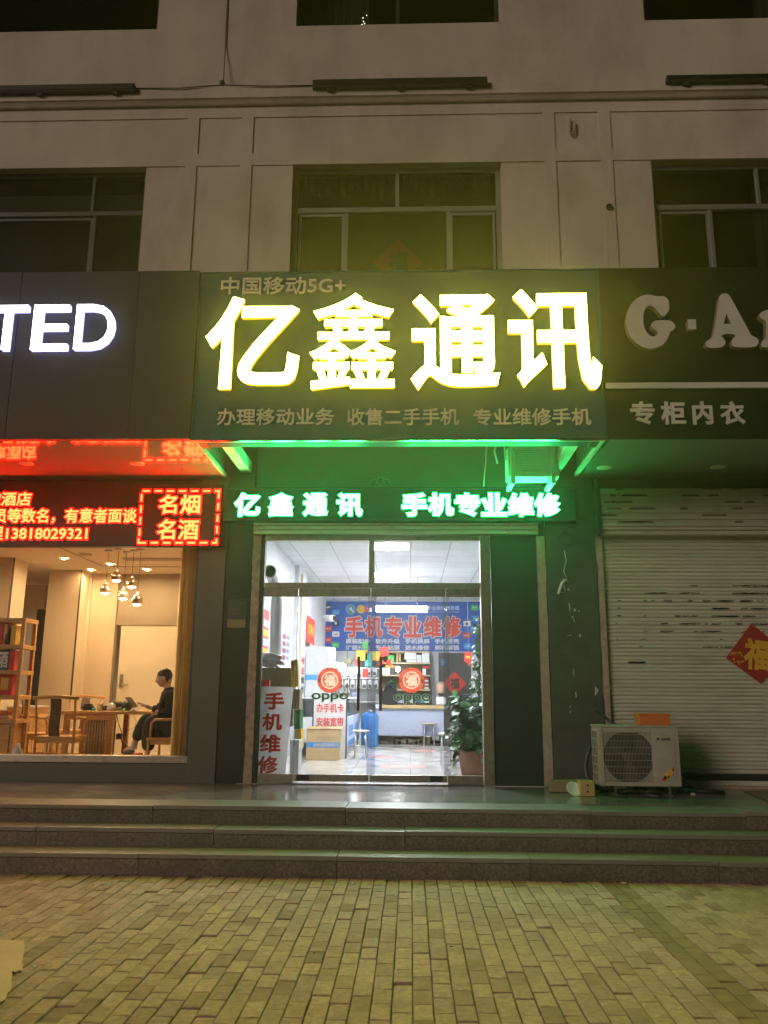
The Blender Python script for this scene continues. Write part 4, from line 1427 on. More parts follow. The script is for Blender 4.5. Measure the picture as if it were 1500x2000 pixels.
YS = W - .016
for px, lb, who in ((644, 'round red good luck sticker on the glass door above the white notice board', 0), (803.5, 'round red good luck sticker on the glass in front of the dark shelf', 1)):
    x, z = P(px, 1328.5, YS)
    t = thing('door_sticker', lb, 'sticker', (x, YS, z))
    r0 = .148
    glyphs('福', .05)
    fl_ = _loops[('福', .05)]
    ax_, bx_ = min(p[0] for l in fl_ for p in l), max(p[0] for l in fl_ for p in l)
    ay_, by_ = min(p[1] for l in fl_ for p in l), max(p[1] for l in fl_ for p in l)
    chl = [[(x + ((p[0] - ax_) / (bx_ - ax_) - .5) * .136, z + ((p[1] - ay_) / (by_ - ay_) - .5) * .136) for p in l] for l in fl_]
    v2, tri = fill_loops([disc(x, z, r0, 0, 0), disc(x, z, .101, 0, 0)[::-1], disc(x, z, .086, 0, 0)] + [l[::-1] for l in chl])
    MB().add([(p.x, YS - .002, p.y) for p in v2], tri).build('disc', 'film_red', t)
    v2, tri = fill_loops(chl)
    MB().add([(p.x, YS - .0015, p.y) for p in v2], tri).build('lettering', 'film_cream', t)
    v2, tri = fill_loops([disc(x, z, .101, 0, 0), disc(x, z, .086, 0, 0)[::-1]])
    MB().add([(p.x, YS - .0015, p.y) for p in v2], tri).build('ring', 'film_cream', t)
    for (dx, dz, w_, h_) in ((0, .125, .06, .012), (0, -.123, .06, .012)):
        text('恭喜发财' if dz > 0 else '大吉大利', x + dx - w_, x + dx + w_, z + dz - h_, z + dz + h_, YS - .003, .002, .02).build('lettering', 'film_cream', t)
    for sgn in (-1, 1):
        rr = MB()
        cx = x + sgn * .124
        rr.prism(disc(cx, z - .012, .017, YS, .002, 14), YS - .004, YS - .0022)
        rr.prism([(cx - .012, z), (cx - .004, z), (cx - .002, z + .028), (cx - .012, z + .026)], YS - .004, YS - .0022)
        rr.prism([(cx + .003, z), (cx + .011, z), (cx + .014, z + .026), (cx + .005, z + .028)], YS - .004, YS - .0022)
        rr.build('ornament', 'film_cream', t)
for px0, px1, py0, py1, lb in ((609, 680, 1354, 1371, 'green outlined lettering on the left door leaf'), (769, 841, 1356, 1375, 'green outlined lettering on the right door leaf')):
    x, z = P((px0 + px1) / 2, (py0 + py1) / 2, YS)
    t = thing('door_lettering', lb, 'lettering', (x, YS, z))
    ptext('oppo', px0 - 1.2, px1 + 1.2, py0 - 1.2, py1 + 1.2, YS, .001, .045).build('outline', 'pale_ink', t)
    ptext('oppo', px0, px1, py0, py1, YS - .002, .001, .0).build('lettering', 'green_ink', t)

# notice on the pillar
YN = W - .052
a, b, c, d = prect(443, 482, 1168, 1228, YN)
t = thing('notice', 'small dark printed notice with a white slip on the pillar left of the door', 'notice', ((a + b) / 2, YN, c))
MB().box(a, b, YN, YN + .004, c, d).build('sheet', 'notice', t)
fr = MB()
for q in ((a, a + .006, c, d), (b - .006, b, c, d), (a + .006, b - .006, d - .006, d), (a + .006, b - .006, c, c + .006)):
    fr.box(q[0], q[1], YN - .003, YN - .0005, q[2], q[3])
fr.build('border', 'grey_panel', t)
ln = MB()
for k in range(13):
    z = d - .03 - k * .014
    ln.box(a + .015, a + .015 + (b - a - .03) * R.uniform(.55, 1), YN - .002, YN - .0005, z, z + .005)
ln.build('lettering', 'wall_grey', t)
MB().box(a + .008, b - .012, YN - .003, YN - .0005, c + .012, c + (d - c) * .30).build('slip', 'carton_dull', t)

# ------------------------------------------------------------------ inside the phone shop
def tube_fixture(name, label, x0, x1, y, z, group=None):
    t = thing(name, label, 'light fixture', ((x0 + x1) / 2, y, z), group)
    return t


for (yc, lb) in ((12.22, 'square white light panel in the shop ceiling nearest the door'), (15.3, 'square white light panel farther back in the shop ceiling')):
    x0, x1 = P(724, 1065, yc)[0], 0
    xc = G(762, 1065 if yc < 13 else 1122, CZ)[0]
    t = thing('ceiling_light', lb, 'ceiling light', (xc, yc, CZ))
    fr = MB()
    s = .3
    for q in ((-s, s, -s, -s + .02), (-s, s, s - .02, s), (-s, -s + .02, -s + .02, s - .02), (s - .02, s, -s + .02, s - .02)):
        fr.box(xc + q[0], xc + q[1], yc + q[2], yc + q[3], CZ - .018, CZ - .002)
    fr.build('frame', 'white', t)
    MB().box(xc - s + .021, xc + s - .021, yc - s + .021, yc + s - .021, CZ - .014, CZ - .003).build('diffuser', 'panel_light', t)
YT = 15.6
a, b, c, d = prect(733, 836, 1187, 1195, YT)
t = thing('tube_light', 'long white tube light hanging in front of the blue banner', 'tube light', ((a + b) / 2, YT, d))
MB().box(a, b, YT - .03, YT + .03, d + .002, d + .035).build('batten', 'white', t, bevel=.004)
MB().tube([(a + .02, YT, (c + d) / 2), (b - .02, YT, (c + d) / 2)], (d - c) * .5, 12).build('tube', 'tube_light', t)
for x in (a + .2, b - .2):
    MB().tube([(x, YT, d + .036), (x, YT, CZ)], .004, 6).build('rod', 'steel', t)

YB = BW - .03
bn = thing('banner', 'wide blue phone repair banner with red characters on the back wall', 'banner', (-.1, YB, 2.5))
a, b, c, d = prect(636, 946, 1175, 1272, YB)
MB().box(a, b, YB, YB + .01, c, d).build('sheet', 'blue_sheet', bn)
for ch, x0, x1 in (('手', 674, 709), ('机', 712, 747), ('专', 751, 786), ('业', 789, 823), ('维', 827, 862), ('修', 865, 901)):
    t = ptext(ch, x0 - 1.4, x1 + 1.4, 1202, 1247, YB - .001, .003, .075).build('lettering', 'white', bn)
    ptext(ch, x0, x1, 1203.5, 1245.5, YB - .006, .003, .042).build('face', 'red_ink', t)
for k, (r1, r2) in enumerate((('原装配件', '扩容升级'), ('软件升级', '专业贴膜'), ('手机换屏', '进水维修'), ('手机原壳', '刷机解锁'))):
    x0 = 675 + k * 58
    ptext(r1, x0, x0 + 48, 1247.5, 1257.5, YB, .003, .03).build('lettering', 'white', bn)
    ptext(r2, x0, x0 + 48, 1260, 1270, YB, .003, .03).build('lettering', 'white', bn)
ptext('专业维修服务商', 834, 897, 1183, 1192, YB, .003, .015).build('lettering', 'pale_blue', bn)
ptext('professional repair service providers', 838, 897, 1194, 1197, YB, .003, .0).build('lettering', 'pale_blue', bn)
tiles = [(641, 1186, 'notice'), (656, 1196, 'blue_light'), (656, 1217, 'black'), (641, 1228, 'red'), (656, 1238.5, 'white'), (641, 1250, 'red'), (655, 1260, 'green_print'),
         (927, 1187, 'green_print'), (928, 1208, 'blue_light'), (912, 1218, 'white'), (911, 1241, 'red'), (926, 1231, 'blue_light'), (913, 1262, 'blue_light')]
for px, py, m_ in tiles:
    a, b, c, d = prect(px - 7, px + 7, py - 5.2, py + 5.2, YB)
    tl_ = MB().box(a, b, YB - .004, YB - .0005, c, d).build('logo_tile', m_, bn)
    x, z = (a + b) / 2, (c + d) / 2
    lg_ = MB()
    if m_ == 'black' or (m_ == 'white' and px > 900):
        lg_.prism([(x + .028 * math.cos(k * .3) * (1 - .12 * math.cos(k * .3)), z - .006 + .030 * math.sin(k * .3)) for k in range(21)], YB - .006, YB - .0042)
        lg_.prism([(x, z + .027), (x + .012, z + .030), (x + .014, z + .045), (x + .004, z + .040)], YB - .006, YB - .0042)
        lg_.build('logo', 'white' if m_ == 'black' else 'black', tl_)
    elif m_ == 'white':
        for k in range(6):
            an = math.pi * (k + .5) / 6
            lg_.prism([(x, z - .02), (x + .04 * math.cos(an - .18), z - .02 + .04 * math.sin(an - .18)), (x + .05 * math.cos(an), z - .02 + .05 * math.sin(an)), (x + .04 * math.cos(an + .18), z - .02 + .04 * math.sin(an + .18))], YB - .006, YB - .0042)
        lg_.build('logo', 'red', tl_)
    elif m_ == 'notice':
        lg_.prism([(x + .06 * math.cos(k * .3), z + .02 * math.sin(k * .3) + .012 * math.cos(k * .3)) for k in range(21)], YB - .006, YB - .0042)
        lg_.build('logo', 'white', tl_)
    elif m_ in ('red', 'green_print'):
        text('mi' if py < 1245 and m_ == 'red' else 'oppo' if m_ == 'green_print' else 'HONOR', x - .055, x + .055, z - .017, z + .017, YB - .004, .002, .01).build('logo', 'white', tl_)
    else:
        text('vivo', x - .05, x + .05, z - .02, z + .02, YB - .004, .002, .01).build('logo', 'pale_blue', tl_)
x, z = P(685, 1190, YB)
MB().prism(disc(x, z, .125, YB, .002), YB - .003, YB - .0005).build('icon', 'blue_light', bn)
ic = MB()
ic.box(x - .045, x + .045, YB - .006, YB - .0032, z - .10, z + .09)
ic.build('icon', 'carton_dull', bn)
ic = MB()
ic.bar((x, YB - .008, z + .01), (x + .075, YB - .008, z - .075), .003, .03)
ic.prism(disc(x, z + .015, .03, YB, .002, 14), YB - .0095, YB - .0065)
ic.build('icon', 'white', bn)
x, z = P(705, 1190, YB)
MB().prism(disc(x, z, .10, YB, .002), YB - .003, YB - .0005).build('icon', 'gold', bn)
x, z = P(717, 1190, YB)
MB().prism(disc(x, z, .07, YB, .002), YB - .005, YB - .0035).build('icon', 'red', bn)


def box_thing(name, label, cat, px0, px1, py0, py1, Y, dep, m_, group=None, bevel=.004):
    a, b, c, d = prect(px0, px1, py0, py1, Y)
    o = MB().box(a, b, Y, Y + dep, c, d).build(name, m_, bevel=bevel)
    return tag(rel(o, ((a + b) / 2, Y, c)), label, cat, group)


# dark shelf unit at the back
YH = 19.1
a, b, c, d = prect(741, 843, 1271, 1376, YH)
sh = thing('shelf_unit', 'dark shelf unit of boxed phone goods below the blue banner', 'shelf', ((a + b) / 2, YH, PZ))
MB().box(a, b, BW - .05, BW - .02, PZ, d).build('back_panel', 'carton_dull', sh)
for x in (a, b - .03):
    MB().box(x, x + .03, YH, BW - .051, PZ, d).build('side_panel', 'dark_grey', sh)
for py in (1272, 1294, 1318, 1346):
    z = P(790, py, YH)[1]
    MB().box(a + .031, b - .031, YH - .01, BW - .052, z - .03, z).build('shelf', 'shelf_wood', sh)
zs_ = lambda py: py
goods = [('phone_box', 'long pale phone box lying on the upper shelf of the dark unit', 790, 813, 1274, 1288, 'white'), ('phone_box', 'flat white box under the long pale box', 794, 813, 1288.5, 1294, 'white'),
         ('carton', 'upright brown carton on the upper dark shelf', 774, 778, 1275, 1294, 'carton'), ('carton', 'narrow brown carton with white label beside the upright carton', 779, 783, 1276, 1294, 'carton'),
         ('phone_box', 'small white upright box next to the headphone box', 814, 823, 1279, 1294, 'white'), ('headphone_box', 'white box with headphone picture at the right end of the upper shelf', 824, 839, 1274, 1294, 'white_board'),
         ('phone_box', 'green banded box on the upper shelf behind the red bow', 757, 770, 1280, 1294, 'green_print'), ('phone_box', 'wide white box at the left of the second shelf', 746, 762, 1304, 1318, 'white'),
         ('speaker_box', 'dark box with two round speakers on the second shelf', 763, 769, 1305, 1318, 'dark_grey'), ('phone_box', 'white box with round black picture on the second shelf', 825, 832, 1306, 1318, 'white'),
         ('phone_box', 'dark box at the right end of the second shelf', 833, 839, 1306, 1318, 'black'), ('phone_box', 'flat red box lying on top of the two small boxes', 826, 839, 1301, 1305.5, 'red'),
         ('phone_box', 'pale yellow flat box on the left of the second shelf', 752, 770, 1299, 1303.5, 'yellow')]
for nm, lb, x0, x1, y0, y1, m_ in goods:
    box_thing(nm, lb, 'box', x0, x1, y0, y1, YH + .03, .2, m_)
for k in range(6):
    y1 = 1345.6 - k * 3.6
    box_thing('phone_box', 'thin red and white box in the flat stack on the third shelf', 'box', 829 + (k % 2), 837, y1 - 3, y1, YH + .03, .2, 'red' if k % 2 else 'white', 'flat boxes stacked on the third shelf')
for k, (x0, x1, h_, m_, lb) in enumerate(((800, 808, 12, 'white', 'small white gadget box on the bottom shelf behind the lettering'), (812, 818, 9, 'blue', 'small blue gadget box on the bottom shelf'), (821, 827, 14, 'teal', 'teal gadget box on the bottom shelf'), (829, 838, 10, 'white_board', 'grey white gadget box at the right of the bottom shelf'), (776, 790, 8, 'pale_blue', 'pale blue gadget box on the bottom shelf by the black bag'))):
    box_thing('gadget_box', lb, 'box', x0, x1, 1373 - h_, 1373, YH + .03, .2, m_)
# light shelf with hanging packets to the left of it
YW = 18.9
a, b, c, d = prect(652, 740, 1280, 1376, YW)
wsf = thing('shelf_unit', 'white shelf unit hung with white accessory packets', 'shelf', ((a + b) / 2, YW, PZ))
MB().box(a, b, BW - .05, BW - .02, PZ, d).build('back_panel', 'white_board', wsf)
for py in (1304, 1323, 1370):
    z = P(700, py, YW)[1]
    MB().box(a, b, YW, BW - .051, z - .025, z).build('shelf', 'white', wsf)
k = 0
for row, y0 in enumerate((1306, 1328)):
    for q in range(7):
        x0 = 660 + q * 11.3 + row * 2
        m_ = 'white'
        a, b, c, d = prect(x0, x0 + 8, y0, y0 + 14 + row * 3, YW - .05)
        o = MB().box(a, b, YW - .05, YW - .03, c, d)
        o = o.build('accessory_packet', ['white', 'dark_grey'], bevel=.003)
        tag(rel(o, ((a + b) / 2, YW - .05, c)), 'small white accessory packet hanging from the white shelf unit', 'packet', 'white packets hanging in rows')
        p_ = MB().box(a + .015, b - .015, YW - .054, YW - .051, c + .02, c + (d - c) * .5).build('product', 'dark_grey')
        p_.data.transform(Matrix.Translation((-(a + b) / 2, -(YW - .05), -c)))
        p_.parent = o
for nm, lb, x0, x1, y0, y1, m_ in (('carton', 'yellow picture carton on top of the white shelf unit', 696, 718, 1270, 1290, 'yellow'), ('carton', 'teal carton standing beside the yellow carton', 713, 726, 1274, 1302, 'teal'), ('carton', 'yellow carton half hidden by the red bow', 727, 742, 1272, 1290, 'yellow'),
                                   ('speaker', 'grey speaker set on the left of the white shelf', 656, 676, 1294, 1304, 'silver_wrap'), ('phone_box', 'dark red box on the white shelf by the door handle', 692, 703, 1288, 1302, 'red_ink'), ('phone_box', 'purple box on the white shelf beside the dark red box', 684, 692, 1292, 1303, 'notice'),
                                   ('charger_box', 'white charger box with blue lamp on the lower white shelf', 686, 697, 1352, 1369, 'pale_blue'), ('magazine_stack', 'pile of tan magazines on the lower white shelf', 664, 684, 1337, 1345, 'carton'), ('magazine_stack', 'pile of pale magazines under the tan pile', 662, 684, 1346, 1353, 'cream_letter')):
    box_thing(nm, lb, nm.split('_')[-1], x0, x1, y0, y1, YW + .02, .25, m_)
for px, lb in ((681, 'lit round lamp bulb left on the white shelf'), (696, 'lit round lamp bulb right on the white shelf'), (777, 'lit round bulb on the second shelf of the dark unit')):
    x, z = P(px, 1309 if px < 700 else 1307, YW - .2)
    t = thing('lamp_bulb', lb, 'lamp', (x, YW - .2, z - .06))
    MB().lathe([(.001, .06), (.04, .05), (.055, .01), (.045, -.025), (.02, -.045)], (x, YW - .2, z), 14).build('bulb', 'tube_light', t)
    MB().lathe([(.02, -.046), (.02, -.09)], (x, YW - .2, z), 10).build('socket', 'white', t)
# red decorations
x, z = P(712, 1318, W + 4)
box_thing('red_notice', 'bright red slip with a character in the left door leaf', 'notice', 708, 719, 1306, 1323, 17.0, .01, 'red')
t = thing('red_bow', 'bright red paper decoration hanging beside the right door handle', 'decoration', V(752, 1290, 17.4))
x, z = P(751, 1275, 17.4)
MB().prism([(x - .10, z + .10), (x + .07, z + .13), (x + .10, z - .06), (x - .08, z - .08)], 17.4, 17.41).build('paper', 'red', t)
bwm = MB()
for an in (-.4, .5, 2.6, 3.6):
    p0 = Vector((x + .01, 17.4, z - .20))
    d_ = Vector((math.cos(an), 0, math.sin(an) * .7))
    n_ = Vector((-d_.z, 0, d_.x))
    bwm.prism([(p0.x, p0.z), (p0.x + d_.x * .12 + n_.x * .05, p0.z + d_.z * .12 + n_.z * .05), (p0.x + d_.x * .17, p0.z + d_.z * .17), (p0.x + d_.x * .12 - n_.x * .05, p0.z + d_.z * .12 - n_.z * .05)], 17.39, 17.40)
bwm.build('ribbon', 'red', t)
# black bag on the counter
YC = 17.6
x, z = P(762, 1374, 18.1)
t = thing('black_bag', 'black bag with green trim lying on the wooden counter', 'bag', (x, 18.1, z))
bg = MB()
prof = [(748, 1374), (749, 1352), (753, 1338), (760, 1332), (769, 1334), (774, 1345), (776, 1374)]
bg.prism(spline([P(*p, 18.1) for p in prof], 3), 18.0, 18.3)
bg.build('body', 'jacket', t, bevel=.02)
sb = MB()
sb.tube([V(752, 1350, 17.98), V(760, 1338, 17.96), V(770, 1346, 17.98), V(773, 1366, 17.99)], .022, 8)
sb.build('strap', 'jacket', t)
MB().tube([V(757, 1334, 17.97), V(764, 1330, 17.97), V(770, 1334, 17.97)], .02, 8).build('trim', 'green_ink', t)
# counter
a, b, c, d = prect(733, 869, 1378, 1452, YC)
ct = thing('counter', 'grey blue service counter with a wooden top at the back of the shop', 'counter', ((a + b) / 2, YC, PZ))
zt0, zt1 = P(800, 1384, YC)[1], P(800, 1377.5, YC)[1]
MB().box(P(746, 1380, YC)[0], b, YC - .06, YC + .75, zt0, zt1).build('counter_top', 'tan', ct, bevel=.006)
MB().box(a, P(746, 1380, YC)[0] - .002, YC - .05, YC + .75, zt0, zt1 + .004).build('counter_top', 'pale_blue', ct, bevel=.004)
MB().box(a, b - .02, YC, YC + .02, P(800, 1437, YC)[1], zt0 - .001).build('front_panel', 'pale_blue_panel', ct)
for x in (a + .03, b - .06):
    MB().box(x, x + .04, YC + .03, YC + .7, PZ + .006, zt0 - .002).build('leg', 'dark_grey', ct)
oc = thing('office_chair', 'black castered office chair behind the counter', 'chair', (P(796, 1445, 18.0)[0], 18.2, PZ + .006))
cx, cy = oc.location.x, 18.2
bz = PZ + .006
for k in range(5):
    an = 2 * math.pi * k / 5 + .35
    ex, ey = cx + .30 * math.cos(an), cy + .30 * math.sin(an)
    lg_ = MB().bar((cx, cy, bz + .13), (ex, ey, bz + .10), .05, .035).build('leg', 'black', oc)
    MB().lathe([(.001, -.025), (.035, -.024), (.035, .024), (.001, .025)], (ex, ey, bz + .036), 14, axis='y').build('caster', 'black', lg_)
MB().tube([(cx, cy, bz + .12), (cx, cy, bz + .45)], .03, 10).build('post', 'steel', oc)
MB().box(cx - .24, cx + .24, cy - .24, cy + .24, bz + .45, bz + .53).build('seat', 'jacket', oc, bevel=.03)
box_thing('cardboard_carton', 'small brown carton on the floor under the counter', 'box', 824, 834, 1440, 1453, 18.0, .2, 'carton')
box_thing('power_strip_box', 'flat black box on the floor under the counter end', 'box', 840, 862, 1447, 1452, 18.0, .2, 'black')
box_thing('carton_stack', 'pale carton under the left of the counter', 'box', 757, 768, 1440, 1451, 18.0, .2, 'straw')
box_thing('rice_cooker', 'white boxy appliance with two black eyes at the right end of the counter', 'appliance', 852, 871, 1361, 1377, YC + .1, .25, 'white', bevel=.03)
t = thing('glass_jar', 'pinkish glass jar with a black base behind the white appliance', 'jar', V(861, 1360, YC + .45))
x, z = P(861, 1358, YC + .45)
MB().lathe([(.05, 0), (.075, .02), (.075, .04)], (x, YC + .45, z), 16).build('base', 'black', t)
MB().lathe([(.075, .041), (.085, .08), (.088, .18), (.08, .25)], (x, YC + .45, z), 16).build('jar', 'skin', t)
MB().lathe([(.09, .251), (.09, .27), (.02, .285)], (x, YC + .45, z), 16).build('lid', 'brown_panel', t)
# brown door with diamond
YD = BW - .03
a, b, c, d = prect(857, 921, 1275, 1450, YD)
bd = thing('back_door', 'dark brown inner door at the back right of the phone shop', 'door', ((a + b) / 2, YD, PZ))
MB().box(a, b, YD, YD + .02, PZ + .006, d).build('door_panel', 'brown_door', bd, bevel=.004)
for q in ((878, 900, 1282, 1345),):
    e = prect(*q, YD)
    MB().box(e[0], e[1], YD - .006, YD - .001, e[2], e[3]).build('inset', 'dark_grey', bd, bevel=.003)
box_thing('door_notice', 'small blue card stuck on the dark brown inner door', 'notice', 861, 869, 1287, 1300, YD - .006, .004, 'blue', bevel=0)
diamond('good_luck_poster', 'red diamond good luck paper with a black character on the brown inner door', 888, 1335, 23, YD - .01, None, 0, .03, ('red', 'black'))
box_thing('price_tag', 'green slip below the red diamond on the inner door', 'tag', 884, 892, 1349, 1364, YD - .02, .004, 'green_print', bevel=0)
t = thing('red_packet', 'red and gold paper packet hanging above the plant at the right', 'packet', V(915, 1290, 16))
x, z = P(915, 1284, 16)
MB().box(x - .075, x + .06, 16, 16.02, z - .09, z + .10).build('paper', 'red', t, bevel=.006)
MB().box(x - .05, x + .035, 15.994, 15.999, z - .02, z + .03).build('print', 'gold', t)
MB().box(x - .02, x + .05, 16, 16.01, z - .17, z - .092).build('tail', 'red', t)
MB().tube([(x, 16.01, z + .10), (x, 16.01, CZ)], .002, 5).build('cord', 'white', t)
# right glass counter
gc = thing('display_counter', 'pale glass display counter along the right wall behind the plant', 'counter', (1.5, 15, PZ))
MB().box(1.22, 1.88, 13.2, 17.4, PZ + .01, 1.05).build('base_cabinet', 'pale_blue', gc, bevel=.006)
MB().box(1.23, 1.87, 13.21, 17.39, 1.052, 1.46).build('glass_case', 'glass_clear', gc)
MB().box(1.20, 1.89, 13.18, 17.42, 1.462, 1.48).build('counter_top', 'pale_blue', gc, bevel=.004)
MB().box(1.26, 1.85, 13.24, 17.36, 1.24, 1.255).build('shelf', 'white', gc)
# hanging packets on the right wall
hr = thing('hanging_rack', 'wire rack of clear hanging packets on the right wall beyond the plant', 'rack', (1.7, 15, 2.0))
for z in (1.75, 2.05, 2.35, 2.62):
    MB().tube([(1.86, 13.4, z), (1.86, 17, z)], .01, 6).build('rail', 'steel', hr)
k = 0
for zi, z in enumerate((1.75, 2.05, 2.35, 2.62)):
    for q in range(9):
        y = 13.6 + q * .36 + .05 * zi
        a = MB()
        a.box(1.70 + .04 * (q % 2), 1.76 + .05 * (q % 3), y, y + .012, z - .24, z - .02)
        a.tube([(1.74, y + .006, z - .02), (1.75, y + .006, z + .01), (1.86, y + .006, z + .01)], .004, 5)
        o = a.build('clear_packet', ['silver_wrap' if q % 2 else 'white'])
        tag(rel(o, (1.74, y, z - .02)), 'clear packet hanging on the wire rack at the right wall', 'packet', 'clear packets hanging on the rack')
# ceiling of posters on the left wall
def wallpt(px, py, X):
    d_ = ray(px, py)
    k_ = X / d_.x
    return Vector((X, d_.y * k_, EYE + d_.z * k_))


def wall_poster(name, label, px0, px1, pyt, pyb, X, m_, cat='poster'):
    p0, p1 = wallpt(px0, (pyt + pyb) / 2, X), wallpt(px1, (pyt + pyb) / 2, X)
    z1, z0 = wallpt((px0 + px1) / 2, pyt, X).z, wallpt((px0 + px1) / 2, pyb, X).z
    t = thing(name, label, cat, (X, (p0.y + p1.y) / 2, z0))
    MB().box(X, X + .006, p0.y, p1.y, z0, z1).build('sheet', m_, t)
    return t, p0.y, p1.y, z0, z1


t, y0, y1, z0, z1 = wall_poster('poster', 'tall red price poster with yellow panels on the left shop wall', 511, 524, 1190, 1283, -2.018, 'red')
for k, m_ in enumerate(('white', 'yellow', 'pale_blue', 'yellow')):
    za_ = z1 - (z1 - z0) * (.22 + .2 * k)
    MB().box(-2.011, -2.009, y0 + (y1 - y0) * .12, y0 + (y1 - y0) * .9, za_ - (z1 - z0) * .15, za_).build('panel', m_, t)
t, y0, y1, z0, z1 = wall_poster('poster', 'pale blue tariff poster on the left shop wall behind the foil duct', 549, 566, 1232, 1300, -2.018, 'pale_blue')
for k in range(4):
    za_ = z1 - (z1 - z0) * (.12 + .2 * k)
    MB().box(-2.011, -2.009, y0 + (y1 - y0) * .55, y0 + (y1 - y0) * .85, za_ - (z1 - z0) * .1, za_).build('lettering', 'blue', t)
    MB().box(-2.011, -2.009, y0 + (y1 - y0) * .1, y0 + (y1 - y0) * .45, za_ - (z1 - z0) * .13, za_).build('lettering', 'red_dull', t)
t, y0, y1, z0, z1 = wall_poster('poster', 'red poster with gold characters on the pilaster of the left wall', 598, 614, 1206, 1257, -1.938, 'red')
c_ = (y0 + y1) / 2
text('订购', y0 + (y1 - y0) * .15, y0 + (y1 - y0) * .85, z0 + (z1 - z0) * .3, z0 + (z1 - z0) * .75, 0, .002, .02, frame=lambda u, w, d_: Vector((-1.93 - d_, u, w))).build('lettering', 'gold', t)
YP = 14.19
a, b, c, d = prect(587, 595, 1282, 1356, YP)
t = thing('strip_sign', 'narrow vertical strip sign with red and dark letters on the pilaster', 'sign', ((a + b) / 2, YP, c))
MB().box(a, b, YP, YP + .006, c, d).build('sheet', 'white', t)
for k, ch in enumerate('专业维修'):
    zc = d - (d - c) * (.13 + .25 * k)
    text(ch, a + .008, b - .008, zc - .06, zc + .06, YP, .003, .03).build('lettering', 'red' if k < 2 else 'notice', t)
# foil exhaust duct
t = thing('exhaust_duct', 'silver foil exhaust duct with a black mouth at the upper left inside the shop', 'duct', V(527, 1117, 10.4))
MB().tube([V(527, 1116, 10.35), V(527, 1116, 10.62), V(531, 1120, 10.9), V(536, 1140, 11.05), V(541, 1165, 11.1), V(541, 1185, 11.1), V(539, 1230, 11.1), V(537, 1290, 11.1)], [.082, .08, .085, .08, .075, .09, .082, .08], 16).build('duct', 'foil', t)
MB().lathe([(.07, 0), (.07, .004)], tuple(V(527, 1116, 10.345)), 20, axis='y').build('mouth', 'black', t)
# tall white cabinet
t = thing('cabinet', 'tall pale cabinet with a blue band beside the left wall', 'cabinet', V(620, 1440, 14.9))
a, b, c, d = prect(600, 641, 1263, 1440, 15.25)
MB().box(-1.93, b, 15.25, 16.2, PZ + .006, d).build('body', 'white', t, bevel=.006)
z0, z1 = P(620, 1328, 15.25)[1], P(620, 1318, 15.25)[1]
MB().box(-1.92, b - .005, 15.24, 15.249, z0, z1).build('band', 'blue_light', t)
for q in (.33, .66):
    x = -1.93 + (b + 1.93) * q
    MB().box(x - .004, x + .004, 15.243, 15.2495, PZ + .02, z0 - .01).build('door_gap', 'silver_wrap', t)
# security camera and small printer shelf
t = thing('security_camera', 'white security camera on the left wall beside the banner', 'camera', V(650, 1206, 17))
p = V(650, 1207, 17)
MB().tube([p + Vector((-.20, .1, .02)), p + Vector((-.12, .05, .02))], .05, 12).build('mount', 'white', t)
MB().tube([p + Vector((-.13, .05, 0)), p + Vector((.03, -.05, -.01))], .07, 14).build('body', 'white', t)
MB().tube([p + Vector((.03, -.05, -.01)), p + Vector((.05, -.063, -.012))], .05, 14).build('lens', 'black', t)
box_thing('printer', 'pale printer on the cabinet beside the blue banner', 'printer', 640, 652, 1264, 1290, 16.0, .4, 'white_board', bevel=.02)
box_thing('printer', 'grey printer below the pale printer', 'printer', 641, 658, 1291, 1306, 16.0, .4, 'white', bevel=.02)
# tripod stand with small box
t = thing('tripod_stand', 'thin black tripod stand with a small box head inside the left door leaf', 'stand', V(678, 1374, 16.6))
p = V(678, 1330, 16.6)
MB().tube([V(678, 1262, 16.6), V(678, 1345, 16.6)], .008, 6).build('pole', 'black', t)
for dx in (-.16, .02, .18):
    MB().tube([V(678, 1332, 16.6), V(678, 1374, 16.6) + Vector((dx, .1 - abs(dx), -.1))], .007, 6).build('leg', 'black', t)
a, b, c, d = prect(672, 685, 1288, 1297, 16.6)
MB().box(a, b, 16.57, 16.62, c, d).build('head', 'carton_dull', t, bevel=.004)
a, b, c, d = prect(708, 718, 1252, 1265, 16.6)
box_thing('hanging_tag', 'dark green square card hanging before the banner', 'card', 707, 719, 1254, 1268, 16.4, .01, 'green_ink')
# left glass counter with pale blue sheet
gl_ = thing('display_counter', 'long glass display counter with pale blue front sheets on the left', 'counter', (-1.5, 15, PZ))
MB().box(-1.92, -1.06, 14.2, 17.4, PZ + .22, 1.12).build('base_cabinet', 'white', gl_, bevel=.006)
MB().box(-1.90, -1.07, 14.21, 17.39, 1.122, 1.42).build('glass_case', 'glass_clear', gl_)
MB().box(-1.92, -1.05, 14.19, 17.41, 1.422, 1.44).build('counter_top', 'white', gl_)
for k in range(2):
    y0 = 14.25 + 1.5 * k
    f = MB().box(-1.058, -1.05, y0, y0 + 1.42, PZ + .15, 1.12).build('front_sheet', 'pale_blue', gl_)
    MB().box(-1.049, -1.047, y0, y0 + 1.42, PZ + .15, PZ + .25).build('stripe', 'blue', f)
    for r_ in range(3):
        MB().box(-1.049, -1.047, y0 + .2 + .35 * r_, y0 + .42 + .35 * r_, .8, .98).build('lettering', 'blue', f)
for (x, y) in ((-1.08, 14.25), (-1.08, 17.3), (-1.88, 14.25)):
    MB().tube([(x, y, PZ + .006), (x, y, PZ + .22)], .02, 8).build('leg', 'steel', gl_)
